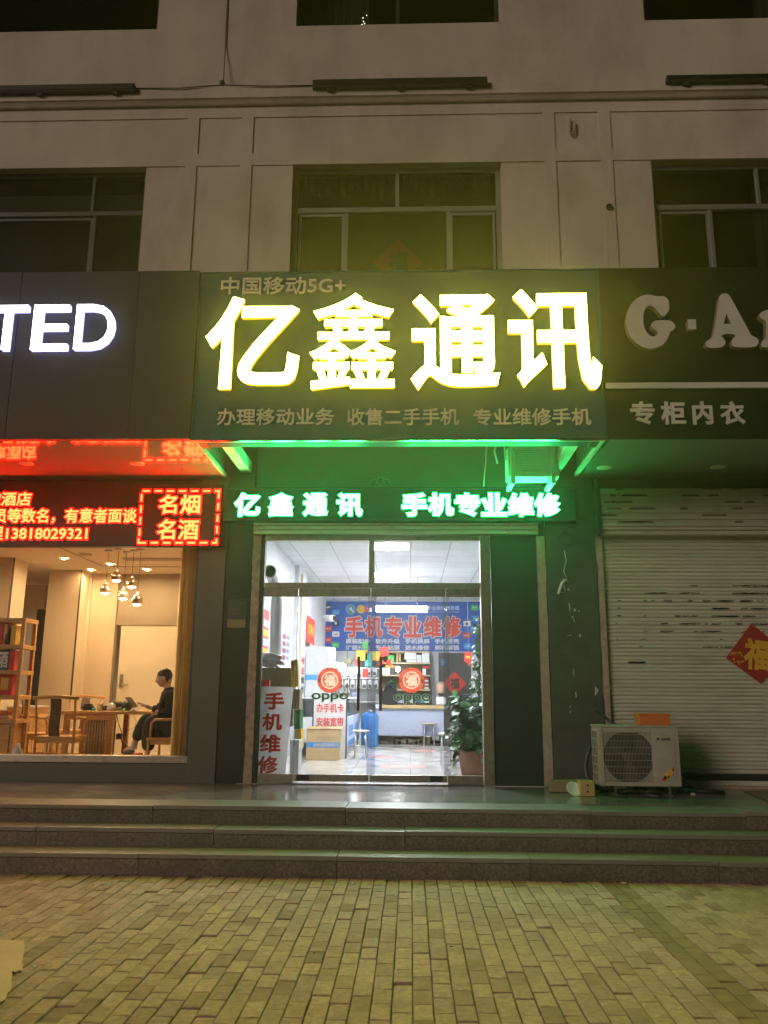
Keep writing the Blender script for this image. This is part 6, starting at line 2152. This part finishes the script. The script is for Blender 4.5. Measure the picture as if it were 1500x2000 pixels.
# ------------------------------------------------------------------ the seated person
def skin_mesh(nodes, edges, root, sub=2):
    names = list(nodes)
    me = bpy.data.meshes.new('skin')
    me.from_pydata([nodes[n_][0] for n_ in names], [(names.index(a), names.index(b)) for a, b in edges], [])
    o = bpy.data.objects.new('skin', me)
    COL.objects.link(o)
    md = o.modifiers.new('s', 'SKIN')
    md.use_smooth_shade = True
    for i, n_ in enumerate(names):
        r = nodes[n_][1]
        me.skin_vertices[0].data[i].radius = r if isinstance(r, tuple) else (r, r)
        me.skin_vertices[0].data[i].use_root = n_ == root
    sd = o.modifiers.new('u', 'SUBSURF')
    sd.levels = sub
    bpy.context.view_layer.update()
    m2 = bpy.data.meshes.new_from_object(o.evaluated_get(bpy.context.evaluated_depsgraph_get()))
    v, f = [tuple(x.co) for x in m2.vertices], [list(p.vertices) for p in m2.polygons]
    bpy.data.objects.remove(o)
    bpy.data.meshes.remove(me)
    bpy.data.meshes.remove(m2)
    return v, f


def fuse(mb_, vox):
    """voxel-fuse everything in mb_ into one continuous surface"""
    me = bpy.data.meshes.new('fuse')
    me.from_pydata(mb_.v, [], mb_.f)
    o = bpy.data.objects.new('fuse', me)
    COL.objects.link(o)
    r = o.modifiers.new('r', 'REMESH')
    r.mode = 'VOXEL'
    r.voxel_size = vox
    s = o.modifiers.new('s', 'SMOOTH')
    s.iterations = 2
    bpy.context.view_layer.update()
    m2 = bpy.data.meshes.new_from_object(o.evaluated_get(bpy.context.evaluated_depsgraph_get()))
    out = MB()
    out.add([tuple(x.co) for x in m2.vertices], [list(p.vertices) for p in m2.polygons], smooth=True)
    bpy.data.objects.remove(o)
    bpy.data.meshes.remove(me)
    bpy.data.meshes.remove(m2)
    return out


per = thing('person', 'person in a black jacket sitting at the tea table and touching the tablet', 'person', (P(330, 1430, YPs)[0], YPs, FZ))
N, Fd = YPs - .17, YPs + .17
hips = V(327, 1419, YPs)
J = {'pelvis': V(328, 1419, YPs), 'belly': V(329, 1398, YPs), 'chest': V(331, 1368, YPs), 'nb': V(330, 1348, YPs), 'neck': V(326, 1338, YPs), 'skull': V(322, 1326, YPs),
     'shn': V(333, 1356, N - .02), 'eln': V(333, 1389, N - .03), 'wrn': V(313, 1389, N + .03), 'pan': V(304, 1392, N + .05),
     'shf': V(329, 1356, Fd + .02), 'elf': V(318, 1386, Fd + .02), 'wrf': V(293, 1383, Fd - .02), 'paf': V(284, 1378, Fd - .04),
     'hin': V(325, 1419, N + .07), 'knn': V(291, 1406, N + .06), 'ann': V(288, 1474, N + .06), 'ton': V(270, 1489, N + .05),
     'hif': V(325, 1419, Fd - .07), 'knf': V(285, 1400, Fd - .05), 'anf': V(259, 1458, Fd - .05), 'tof': V(240, 1471, Fd - .05)}
rad = {'pelvis': .11, 'belly': .10, 'chest': .12, 'nb': .055, 'neck': .048, 'skull': .05, 'shn': .055, 'eln': .04, 'wrn': .026, 'pan': (.036, .022), 'shf': .055, 'elf': .04, 'wrf': .026, 'paf': (.036, .020),
       'hin': .08, 'knn': .055, 'ann': .036, 'ton': .03, 'hif': .08, 'knf': .055, 'anf': .036, 'tof': .03}
bones = [('pelvis', 'belly'), ('belly', 'chest'), ('chest', 'nb'), ('nb', 'neck'), ('neck', 'skull'), ('chest', 'shn'), ('shn', 'eln'), ('eln', 'wrn'), ('wrn', 'pan'), ('chest', 'shf'), ('shf', 'elf'), ('elf', 'wrf'), ('wrf', 'paf'),
         ('pelvis', 'hin'), ('hin', 'knn'), ('knn', 'ann'), ('ann', 'ton'), ('pelvis', 'hif'), ('hif', 'knf'), ('knf', 'anf'), ('anf', 'tof')]
bm_ = MB()
v, f = skin_mesh({k: (J[k], rad[k]) for k in J}, bones, 'pelvis')
bm_.add(v, f)
# head: facing left and bowed towards the tablet
hc = V(321, 1324.5, YPs)
fw = Vector((-1, -.06, -.20)).normalized()
sd_ = Vector((0, 1, 0)).cross(fw)
side = fw.cross(Vector((0, 0, 1))).normalized()
upv = side.cross(fw).normalized()
hv, hf = [], []
nu, nvv = 36, 26
for i in range(nvv + 1):
    th = math.pi * i / nvv
    for k in range(nu):
        ph = 2 * math.pi * k / nu
        a_, s_, u_ = math.sin(th) * math.cos(ph), math.sin(th) * math.sin(ph), math.cos(th)
        rf = .097 if a_ > 0 else .098
        x_, y_, z_ = a_ * rf, s_ * .076, u_ * .118
        low = max(0, -u_)
        y_ *= 1 - .30 * low
        x_ += .012 * low * (1 if a_ > 0 else -1.2) * abs(a_)
        g = lambda ca, cu, cs, w_: math.exp(-(((u_ - cu) / w_) ** 2 + ((s_ - cs) / w_) ** 2)) if a_ > 0 else 0
        x_ += .026 * g(1, -.18, 0, .15) + .012 * g(1, -.05, 0, .12) + .010 * g(1, -.50, 0, .13) + .012 * g(1, -.80, 0, .16) + .006 * g(1, .22, 0, .25)
        x_ -= .008 * (g(1, .06, .36, .13) + g(1, .06, -.36, .13)) + .005 * g(1, -.40, 0, .06)
        p = hc + fw * x_ + side * y_ + upv * z_
        hv.append(tuple(p))
for i in range(nvv):
    for k in range(nu):
        hf.append([i * nu + k, i * nu + (k + 1) % nu, (i + 1) * nu + (k + 1) % nu, (i + 1) * nu + k])
bm_.add(hv, hf)
for sg_ in (-1, 1):
    ec = hc + side * (.078 * sg_) + fw * (-.012) + upv * (-.008)
    ev, ef = [], []
    for i in range(9):
        th = math.pi * i / 8
        for k in range(12):
            ph = 2 * math.pi * k / 12
            ev.append(tuple(ec + fw * (math.sin(th) * math.cos(ph) * .020) + side * (math.sin(th) * math.sin(ph) * .011) + upv * (math.cos(th) * .033)))
    for i in range(8):
        for k in range(12):
            ef.append([i * 12 + k, i * 12 + (k + 1) % 12, (i + 1) * 12 + (k + 1) % 12, (i + 1) * 12 + k])
    bm_.add(ev, ef)
# fingers: far hand reaching for the tablet with the index finger, near hand curled on the thigh
def fingers(palm, wrist, point):
    d_ = (palm - wrist).normalized()
    ac_ = Vector((0, 1, 0))
    dn = d_.cross(ac_)
    if dn.z > 0:
        dn = -dn
    for k, (ln_, off_) in enumerate(((.078, -.027), (.086, -.009), (.080, .010), (.064, .027))):
        st_p = palm + d_ * .028 + ac_ * off_
        cv = .15 if (point and k == 0) else (.55 if point else 1.0)
        pts_, dd = [st_p - d_ * .02, st_p], d_
        for q in range(3):
            an = cv * (.35 + .25 * q)
            dd = (dd * math.cos(an) + dn * math.sin(an)).normalized()
            pts_.append(pts_[-1] + dd * ln_ * (.42, .32, .26)[q])
        bm_.tube(pts_, [.010, .0095, .009, .0085, .007], 8)
    tb = palm - d_ * .005 + ac_ * -.030
    bm_.tube([tb, tb + (d_ * .6 + dn * .5 - ac_ * .5).normalized() * .035, tb + (d_ * .8 + dn * .4 - ac_ * .4).normalized() * .066], [.012, .011, .008], 8)


fingers(J['paf'], J['wrf'], True)
fingers(J['pan'], J['wrn'], False)
body = fuse(bm_, .0045).build('person_body', 'skin', per)
# hair
hm = MB()
hv, hf = [], []
nu, nvv = 40, 24
for i in range(nvv + 1):
    th = math.pi * i / nvv
    for k in range(nu):
        ph = 2 * math.pi * k / nu
        a_, s_, u_ = math.sin(th) * math.cos(ph), math.sin(th) * math.sin(ph), math.cos(th)
        r = 1 + .03 * math.sin(ph * 11 + th * 5) * math.sin(th)
        x_ = a_ * (.095 if a_ > 0 else .097) * r
        y_ = s_ * .081 * r
        z_ = u_ * (.093 if u_ > 0 else .128) * r
        if u_ < 0:
            cut = max(0, a_ + .30)
            z_ *= 1 - .90 * min(1, cut * 1.9)
        hv.append(tuple(hc + upv * .034 + fw * -.010 + fw * x_ + side * y_ + upv * z_))
for i in range(nvv):
    for k in range(nu):
        hf.append([i * nu + k, i * nu + (k + 1) % nu, (i + 1) * nu + (k + 1) % nu, (i + 1) * nu + k])
hm.add(hv, hf, smooth=True)
hm.build('hair', 'hair', per)
# jacket, trousers, shoes, sock
jn = {'hem': (V(328, 1427, YPs), (.15, .17)), 'belly': (J['belly'], (.145, .17)), 'chest': (J['chest'], (.15, .19)), 'col': (V(332, 1350, YPs), (.085, .10)), 'coltop': (V(331, 1341, YPs), (.066, .07)),
      'shn': (J['shn'] + Vector((0, 0, -.02)), .088), 'eln': (J['eln'], .066), 'cun': (J['wrn'].lerp(J['eln'], .12), .047), 'shf': (J['shf'] + Vector((0, 0, -.02)), .085), 'elf': (J['elf'], .064), 'cuf': (J['wrf'].lerp(J['elf'], .1), .046)}
jb = MB()
v, f = skin_mesh(jn, [('hem', 'belly'), ('belly', 'chest'), ('chest', 'col'), ('col', 'coltop'), ('chest', 'shn'), ('shn', 'eln'), ('eln', 'cun'), ('chest', 'shf'), ('shf', 'elf'), ('elf', 'cuf')], 'belly')
jb.add(v, f, smooth=True)
jb.build('jacket', 'jacket', per)
tn = {'p': (J['pelvis'], .14), 'hin': (J['hin'], .105), 'knn': (J['knn'], .088), 'mn': (J['knn'].lerp(J['ann'], .55), .088), 'ann': (J['ann'] + Vector((0.01, 0, .03)), .092),
      'hif': (J['hif'], .10), 'knf': (J['knf'], .084), 'mf': (J['knf'].lerp(J['anf'], .5), .078), 'anf': (J['anf'] + Vector((.03, 0, .06)), .078)}
v, f = skin_mesh(tn, [('p', 'hin'), ('hin', 'knn'), ('knn', 'mn'), ('mn', 'ann'), ('p', 'hif'), ('hif', 'knf'), ('knf', 'mf'), ('mf', 'anf')], 'p')
jb = MB()
jb.add(v, f, smooth=True)
jb.build('trousers', 'trousers', per)
for an_, to_, nm in (('anf', 'tof', 'shoe'), ('ann', 'ton', 'shoe')):
    h_, t_ = J[an_] + Vector((.035, 0, -.05)), J[to_]
    v, f = skin_mesh({'a': (h_, (.046, .042)), 'b': (h_.lerp(t_, .5) + Vector((0, 0, .004)), (.046, .040)), 'c': (t_, (.036, .026))}, [('a', 'b'), ('b', 'c')], 'a')
    jb = MB()
    jb.add(v, f, smooth=True)
    jb.build('shoe', 'shoe', per)
jb = MB()
jb.tube([J['anf'] + Vector((.02, 0, -.04)), J['anf'] + Vector((.012, 0, .0)), J['anf'] + Vector((.025, 0, .07))], .047, 12)
jb.build('sock', 'sock', per)

# ------------------------------------------------------------------ things outside on the platform
YO = 9.12
a, b, c, d = prect(1170, 1328, 1421, 1536, YO)
oc = thing('outdoor_unit', 'beige outdoor air conditioner unit standing on the platform', 'air conditioner', ((a + b) / 2, YO, PZ))
D_ = .33
ob = MB()
fc_x, fc_z = P(1229, 1478, YO)
fr_ = .285
ob.box(a, b, YO + .03, YO + D_, c, d)
# front frame round the fan opening
n = 48
x0f, x1f, z0f, z1f = P(1180, 1478, YO)[0], P(1274, 1478, YO)[0], P(1229, 1527, YO)[1], P(1229, 1431, YO)[1]
ob.box(a, x0f - .001, YO, YO + .03, c, d)
ob.box(x1f + .001, b, YO, YO + .03, c, d)
ob.box(x0f, x1f, YO, YO + .03, z1f + .001, d)
ob.box(x0f, x1f, YO, YO + .03, c, z0f - .001)
ob.build('casing', 'ac_body', oc, bevel=.006)
MB().box(a - .012, b + .012, YO - .012, YO + D_ + .01, d + .001, d + .022).build('top_cover', 'ac_body', oc, bevel=.008)
ring = MB()
cor = [(x0f, z0f), (x1f, z0f), (x1f, z1f), (x0f, z1f)]
for k in range(n):
    t0, t1 = 2 * math.pi * k / n, 2 * math.pi * (k + 1) / n
    def sq(t_):
        cx, cz = math.cos(t_), math.sin(t_)
        s_ = 1 / max(abs(cx), abs(cz))
        return ((x0f + x1f) / 2 + cx * s_ * (x1f - x0f) / 2, (z0f + z1f) / 2 + cz * s_ * (z1f - z0f) / 2)
    rr_ = fr_ * .93
    o0, o1 = sq(t0), sq(t1)
    i0, i1 = (fc_x + rr_ * math.cos(t0), fc_z + rr_ * math.sin(t0)), (fc_x + rr_ * math.cos(t1), fc_z + rr_ * math.sin(t1))
    ring.add([(o0[0], YO + .012, o0[1]), (o1[0], YO + .012, o1[1]), (i1[0], YO + .018, i1[1]), (i0[0], YO + .018, i0[1])], [(0, 1, 2, 3)])
ring.build('fan_surround', 'ac_body', oc)
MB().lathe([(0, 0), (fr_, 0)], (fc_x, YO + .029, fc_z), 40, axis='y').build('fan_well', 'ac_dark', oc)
fb = MB()
fb.lathe([(.0, .012), (.06, .010), (.065, .0)], (fc_x, YO + .026, fc_z), 20, axis='y')
for k in range(3):
    an = 2.1 * k + .4
    vs = []
    for r_, da in ((.06, -.3), (.25, -.15), (.26, .65), (.06, .5)):
        vs.append((fc_x + r_ * math.cos(an + da), YO + .024 - .006 * (da > 0), fc_z + r_ * math.sin(an + da)))
    fb.add(vs, [(0, 1, 2, 3)])
fb.build('fan', 'dark_grey', oc)
gd_ = MB()
for k in range(33):
    x = x0f + .012 + (x1f - x0f - .024) * k / 32
    gd_.box(x - .0013, x + .0013, YO - .006, YO - .003, z0f, z1f)
for k in range(8):
    z = z0f + .02 + (z1f - z0f - .04) * k / 7
    gd_.box(x0f, x1f, YO - .0025, YO + .0005, z - .002, z + .002)
gd_.build('fan_guard', 'ac_body', oc)
pa, pb_, pc, pd = prect(1279, 1319, 1432, 1527, YO)
MB().box(pa, pb_, YO - .006, YO - .001, pc, pd).build('side_cover', 'ac_body', oc, bevel=.003)
ptext('GREE', 1291, 1309, 1441.5, 1446, YO - .007, .002, .03).build('lettering', 'dark_grey', oc)
lgm = MB()
xg, zg = P(1285.5, 1443.5, YO - .007)
lgm.prism([(xg - .016, zg - .012), (xg - .004, zg - .014), (xg + .016, zg + .012), (xg - .012, zg + .013)], YO - .009, YO - .0065)
lgm.build('logo', 'dark_grey', oc)
for poly, m_ in (([(1296, 1513), (1313, 1500), (1316, 1508), (1304, 1524), (1299, 1524)], 'gold'), ([(1291, 1524), (1300, 1514), (1303, 1520), (1298, 1525)], 'red_ink'), ([(1312, 1502), (1317, 1497), (1317, 1505), (1314, 1508)], 'red_ink'), ([(1303, 1518), (1309, 1513), (1306, 1521)], 'litter')):
    q = MB().prism([P(*p, YO - .007) for p in poly], YO - .0085, YO - .0065)
    q.build('sticker', m_, oc)
sg_ = MB()
for k in range(7):
    z = c + .04 + (d - c - .08) * k / 6
    sg_.box(a - .012, a - .003, YO + .04, YO + D_ - .03, z - .005, z + .005)
for k in range(4):
    y = YO + .05 + (D_ - .1) * k / 3
    sg_.box(a - .011, a - .004, y - .005, y + .005, c + .04, d - .04)
sg_.build('side_guard', 'ac_body', oc)
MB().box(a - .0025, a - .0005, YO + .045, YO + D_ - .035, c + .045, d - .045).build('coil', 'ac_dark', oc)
for px in (1203, 1310):
    x = P(px, 1545, YO)[0]
    k = MB()
    k.box(x - .012, x + .012, YO + .02, YO + .05, PZ, c)
    k.box(x - .03, x + .03, YO + .0, YO + D_, PZ + .0005, PZ + .012)
    k.box(x - .012, x + .012, YO + D_ - .06, YO + D_ - .03, PZ + .013, c)
    k.build('foot', 'steel', oc)
# orange box
x0, x1 = P(1250, 1412, YO + .05)[0], P(1308, 1412, YO + .05)[0]
zt_ = d + .023
t = thing('orange_box', 'orange shoe box lying on top of the outdoor unit', 'box', ((x0 + x1) / 2, YO + .05, zt_))
MB().hexa([(x0, YO + .05, zt_), (x1, YO + .03, zt_), (x1 + .01, YO + .26, zt_), (x0 + .0, YO + .28, zt_), (x0, YO + .05, zt_ + .10), (x1, YO + .03, zt_ + .10), (x1 + .01, YO + .26, zt_ + .10), (x0, YO + .28, zt_ + .10)]).build('body', 'orange_box', t, bevel=.003)
MB().hexa([(x0 - .006, YO + .044, zt_ + .101), (x1 + .004, YO + .024, zt_ + .101), (x1 + .014, YO + .268, zt_ + .101), (x0 - .006, YO + .288, zt_ + .101), (x0 - .006, YO + .044, zt_ + .122), (x1 + .004, YO + .024, zt_ + .122), (x1 + .014, YO + .268, zt_ + .122), (x0 - .006, YO + .288, zt_ + .122)]).build('lid', 'orange_box', t, bevel=.003)
# broom stick behind the unit
t = thing('broom', 'dark broom leaning diagonally behind the outdoor unit', 'broom', V(1352, 1541, 9.58))
MB().tube([V(1163, 1386, 9.62), V(1330, 1518, 9.55)], .016, 8).build('handle', 'black', t)
MB().tube([V(1326, 1515, 9.55), V(1338, 1528, 9.53), V(1352, 1543, 9.5)], [.016, .03, .045], 8).build('head', 'wood_dark', t)
mb = MB()
pts = [V(1156, 1455, 9.5), V(1147, 1475, 9.5), V(1143, 1497, 9.5), V(1147, 1517, 9.48), V(1156, 1532, 9.45), V(1180, 1546, 9.42), V(1240, 1549, 9.45), V(1290, 1547, 9.5)]
mb.tube(pts, .026, 10)
tag(rel(mb.build('hose', 'dark_alu'), V(1147, 1497, 9.5)), 'grey insulated hose curving round the left of the outdoor unit', 'hose')
# carton crate with two holes, tape roll of card, bowl
xk, yk = G(1147, 1556, PZ)
t = thing('wooden_crate', 'small tan crate with two dark holes beside the outdoor unit', 'crate', (xk, yk, PZ))
a, b, c, d = prect(1133.5, 1162, 1526, 1556, yk)
MB().box(a, b, yk, yk + .18, PZ + .002, d).build('body', 'tan', t, bevel=.006)
for py in (1534, 1546):
    x, z = P(1148, py, yk)
    MB().lathe([(.0, .002), (.011, .002), (.011, .0)], (x, yk - .001, z), 12, axis='y').build('hole', 'black_gap', t)
t = thing('carton', 'flattened dark carton lying between the plaster strip and the tan crate', 'carton', (1.62, 9.55, PZ))
MB().hexa([(1.50, 9.36, PZ + .003), (1.98, 9.34, PZ + .003), (2.0, 9.62, PZ + .003), (1.53, 9.64, PZ + .003), (1.52, 9.36, PZ + .12), (1.97, 9.35, PZ + .13), (2.0, 9.62, PZ + .12), (1.55, 9.63, PZ + .11)]).build('body', 'carton_dull', t, bevel=.01)
xk2, yk2 = G(1098, 1546, PZ)
tag(rel(MB().hexa([(xk2 - .10, yk2 - .02, PZ + .002), (xk2 + .13, yk2 - .06, PZ + .002), (xk2 + .13, yk2 + .03, PZ + .002), (xk2 - .10, yk2 + .03, PZ + .002), (xk2 - .10, yk2 - .02, PZ + .04), (xk2 + .13, yk2 - .06, PZ + .05), (xk2 + .13, yk2 + .03, PZ + .05), (xk2 - .10, yk2 + .03, PZ + .04)]).build('tape_box', 'gold', bevel=.004), (xk2, yk2, PZ)), 'yellow flat packet lying by the foot of the plaster strip', 'packet')
xk3, yk3 = G(1121, 1554, PZ)
mb = MB()
mb.lathe([(.02, 0), (.06, .01), (.085, .03), (.082, .032), (.05, .016), (.0, .012)], (0, 0, 0), 20)
o = mb.build('plastic_bowl', 'white')
o.location = (xk3, yk3 + .02, PZ + .05)
o.rotation_euler = (.9, .3, 0)
tag(o, 'white plastic bowl tipped against the tan crate', 'bowl')
# rods and rubbish under the unit and beyond
for k, (p0, p1, r_, lb) in enumerate((((1322, 1543), (1416, 1548), .022, 'black rod on the platform to the right of the outdoor unit'), ((1180, 1552), (1225, 1556), .014, 'dark rod under the left foot of the outdoor unit'), ((1258, 1553), (1288, 1556), .018, 'short grey pipe under the middle of the outdoor unit'))):
    a_, b_ = Vector((*G(*p0, PZ + r_), PZ + r_)), Vector((*G(*p1, PZ + r_), PZ + r_))
    tag(rel(MB().tube([a_, b_], r_, 8).build('rod', 'black' if k < 2 else 'dark_alu'), a_), lb, 'rod')
wrap = MB()
R6 = random.Random(9)
for k in range(10):
    p = Vector((P(1215 + 9 * k, 1548, 9.35)[0], 9.32 + R6.uniform(-.06, .1), PZ + .02))
    wrap.tube([p + Vector((-.09, 0, 0)), p + Vector((0, R6.uniform(-.03, .03), R6.uniform(.0, .03))), p + Vector((.10, R6.uniform(-.04, .04), 0))], [.012, .03, .012], 7)
tag(rel(wrap.build('rags', 'ac_dark'), (2.5, 9.32, PZ)), 'heap of dark rags lying under the outdoor unit', 'rags')


def litter(px, py, s, label, z=PZ, m_='litter'):
    x, y = G(px, py, z)
    q = MB()
    pts = [(x + s * math.cos(a_) * R6.uniform(.5, 1), y + s * math.sin(a_) * R6.uniform(.5, 1)) for a_ in (0, 1, 2, 3, 4, 5)]
    vs = [(p[0], p[1], z + .004 + R6.uniform(0, .01)) for p in pts] + [(x, y, z + s * .45)]
    q.add(vs + [(p[0], p[1], z + .001) for p in pts], [(i, (i + 1) % 6, 6) for i in range(6)] + [(i, 7 + i, 7 + (i + 1) % 6, (i + 1) % 6) for i in range(6)])
    tag(rel(q.build('litter_scrap', m_), (x, y, z)), label, 'litter')


litter(1355, 1552, .04, 'white paper scrap on the platform right of the outdoor unit')
litter(1290, 1566, .03, 'dark scrap on the platform below the outdoor unit', PZ, 'dark_grey')
litter(69, 1889, .018, 'tiny pale scrap on the pavers beside the cardboard sheet', .003)
litter(1321, 1910, .016, 'tiny bright scrap on the yellow lit pavers at the right', .003)
litter(690, 1727, .03, 'pale scrap on the pavers in front of the lowest step', .003)
litter(1220, 1726, .03, 'white scrap at the foot of the steps by the brown paver band', .003)
litter(1078, 1486, .02, 'dry leaf scrap', .003) if False else None
for k in range(22):
    px, py = R6.uniform(60, 1480), R6.choice([R6.uniform(1728, 1745), R6.uniform(1740, 1990)])
    x, y = G(px, py, .003)
    q = MB()
    s_ = R6.uniform(.008, .022)
    an = R6.uniform(0, 6)
    c_, n_ = math.cos(an), math.sin(an)
    sh = [(0, 0), (.5, .35), (1, .1), (1.3, -.1), (.7, -.4)]
    vs = [(x + s_ * (u * c_ - w * n_), y + s_ * (u * n_ + w * c_), .005 + .004 * (i % 2)) for i, (u, w) in enumerate(sh)]
    q.add(vs + [(v[0], v[1], .002) for v in vs], [(0, 1, 2, 3, 4)] + [(i, 5 + i, 5 + (i + 1) % 5, (i + 1) % 5) for i in range(5)])
    tag(rel(q.build('leaf_scrap', R6.choice(['wood_dark', 'litter', 'carton_dull'])), (x, y, .002)), 'tiny dry leaf scrap lying on the pavers', 'litter', 'leaf scraps on the pavers')
# flat cardboard sheet on the pavers
poly = [(-60, 1832), (49, 1840), (42, 1880), (43, 1897), (22, 1900), (24, 1930), (10, 1953), (-10, 1965), (-60, 1975)]
m_ = MB()
rag = []
for p_, q_ in zip(poly, poly[1:] + poly[:1]):
    for k in range(4):
        rag.append((p_[0] + (q_[0] - p_[0]) * k / 4 + R6.uniform(-2.2, 2.2) * (p_[0] > -50), p_[1] + (q_[1] - p_[1]) * k / 4 + R6.uniform(-2, 2) * (p_[0] > -50)))
g = [G(x, y, .006) for x, y in rag][::-1]
m_.add([(p[0], p[1], .010 + .0012 * (k % 3)) for k, p in enumerate(g)] + [(p[0], p[1], .007) for p in g], [list(range(len(g)))] + [(k, len(g) + k, len(g) + (k + 1) % len(g), (k + 1) % len(g)) for k in range(len(g))])
tag(rel(m_.build('cardboard_sheet', 'straw'), (g[0][0], g[0][1], .007)), 'torn cardboard sheet lying on the pavers at the left edge', 'cardboard')
# dark mat by the shutter
p = [G(1452, 1546, PZ), G(1600, 1546, PZ), G(1600, 1600, PZ), G(1500, 1566, PZ)]
m_ = MB()
m_.add([(q[0], q[1], PZ + .012) for q in p] + [(q[0], q[1], PZ + .001) for q in p], [(3, 2, 1, 0), (0, 4, 5, 1), (1, 5, 6, 2), (2, 6, 7, 3), (3, 7, 4, 0)])
tag(rel(m_.build('door_mat', 'wood_dark'), (p[0][0], p[0][1], PZ)), 'dark brown mat on the platform in front of the shutter', 'mat')
# round electric bell box and cable on the column
x, z = P(1105, 1053, W - .06)
t = thing('cable_bundle', 'coiled dark cable with a hanging plug on the column under the green board', 'cable', (x, W - .06, z))
n = 24
MB().tube([(x + (.085 + .02 * math.sin(k * 1.7)) * math.cos(4.6 * math.pi * k / n), W - .065 - .0006 * k, z + (.075 + .018 * math.cos(k * 1.3)) * math.sin(4.6 * math.pi * k / n)) for k in range(n + 1)], .008, 6).build('coil', 'dark_grey', t)
MB().tube([V(1102, 1075, W - .06), V(1106, 1095, W - .065), V(1101, 1115, W - .065), V(1106, 1128, W - .06)], .006, 6).build('strand', 'white_paint', t)
MB().tube([V(1108, 1132, W - .06), V(1098, 1138, W - .06), V(1094, 1150, W - .06), V(1091, 1160, W - .06)], [.012, .016, .02, .016], 8).build('plug', 'white', t)

# ------------------------------------------------------------------ thin volume added to imitate the lens glow round the signs
hz = bpy.data.materials.new('lens_glow_haze')
hz.use_nodes = True
hn = hz.node_tree
hn.nodes.clear()
pv = hn.nodes.new('ShaderNodeVolumePrincipled')
pv.inputs['Color'].default_value = (0.9, 0.9, 0.9, 1)
pv.inputs['Density'].default_value = 0.0029
pv.inputs['Anisotropy'].default_value = 0.84
ho = hn.nodes.new('ShaderNodeOutputMaterial')
hn.links.new(pv.outputs[0], ho.inputs['Volume'])
M['glow_haze'] = hz
hb_ = MB().box(-45, 45, -35, 35, -1.3, 14).build('glow_haze', 'glow_haze')
hb_['kind'] = 'stuff'
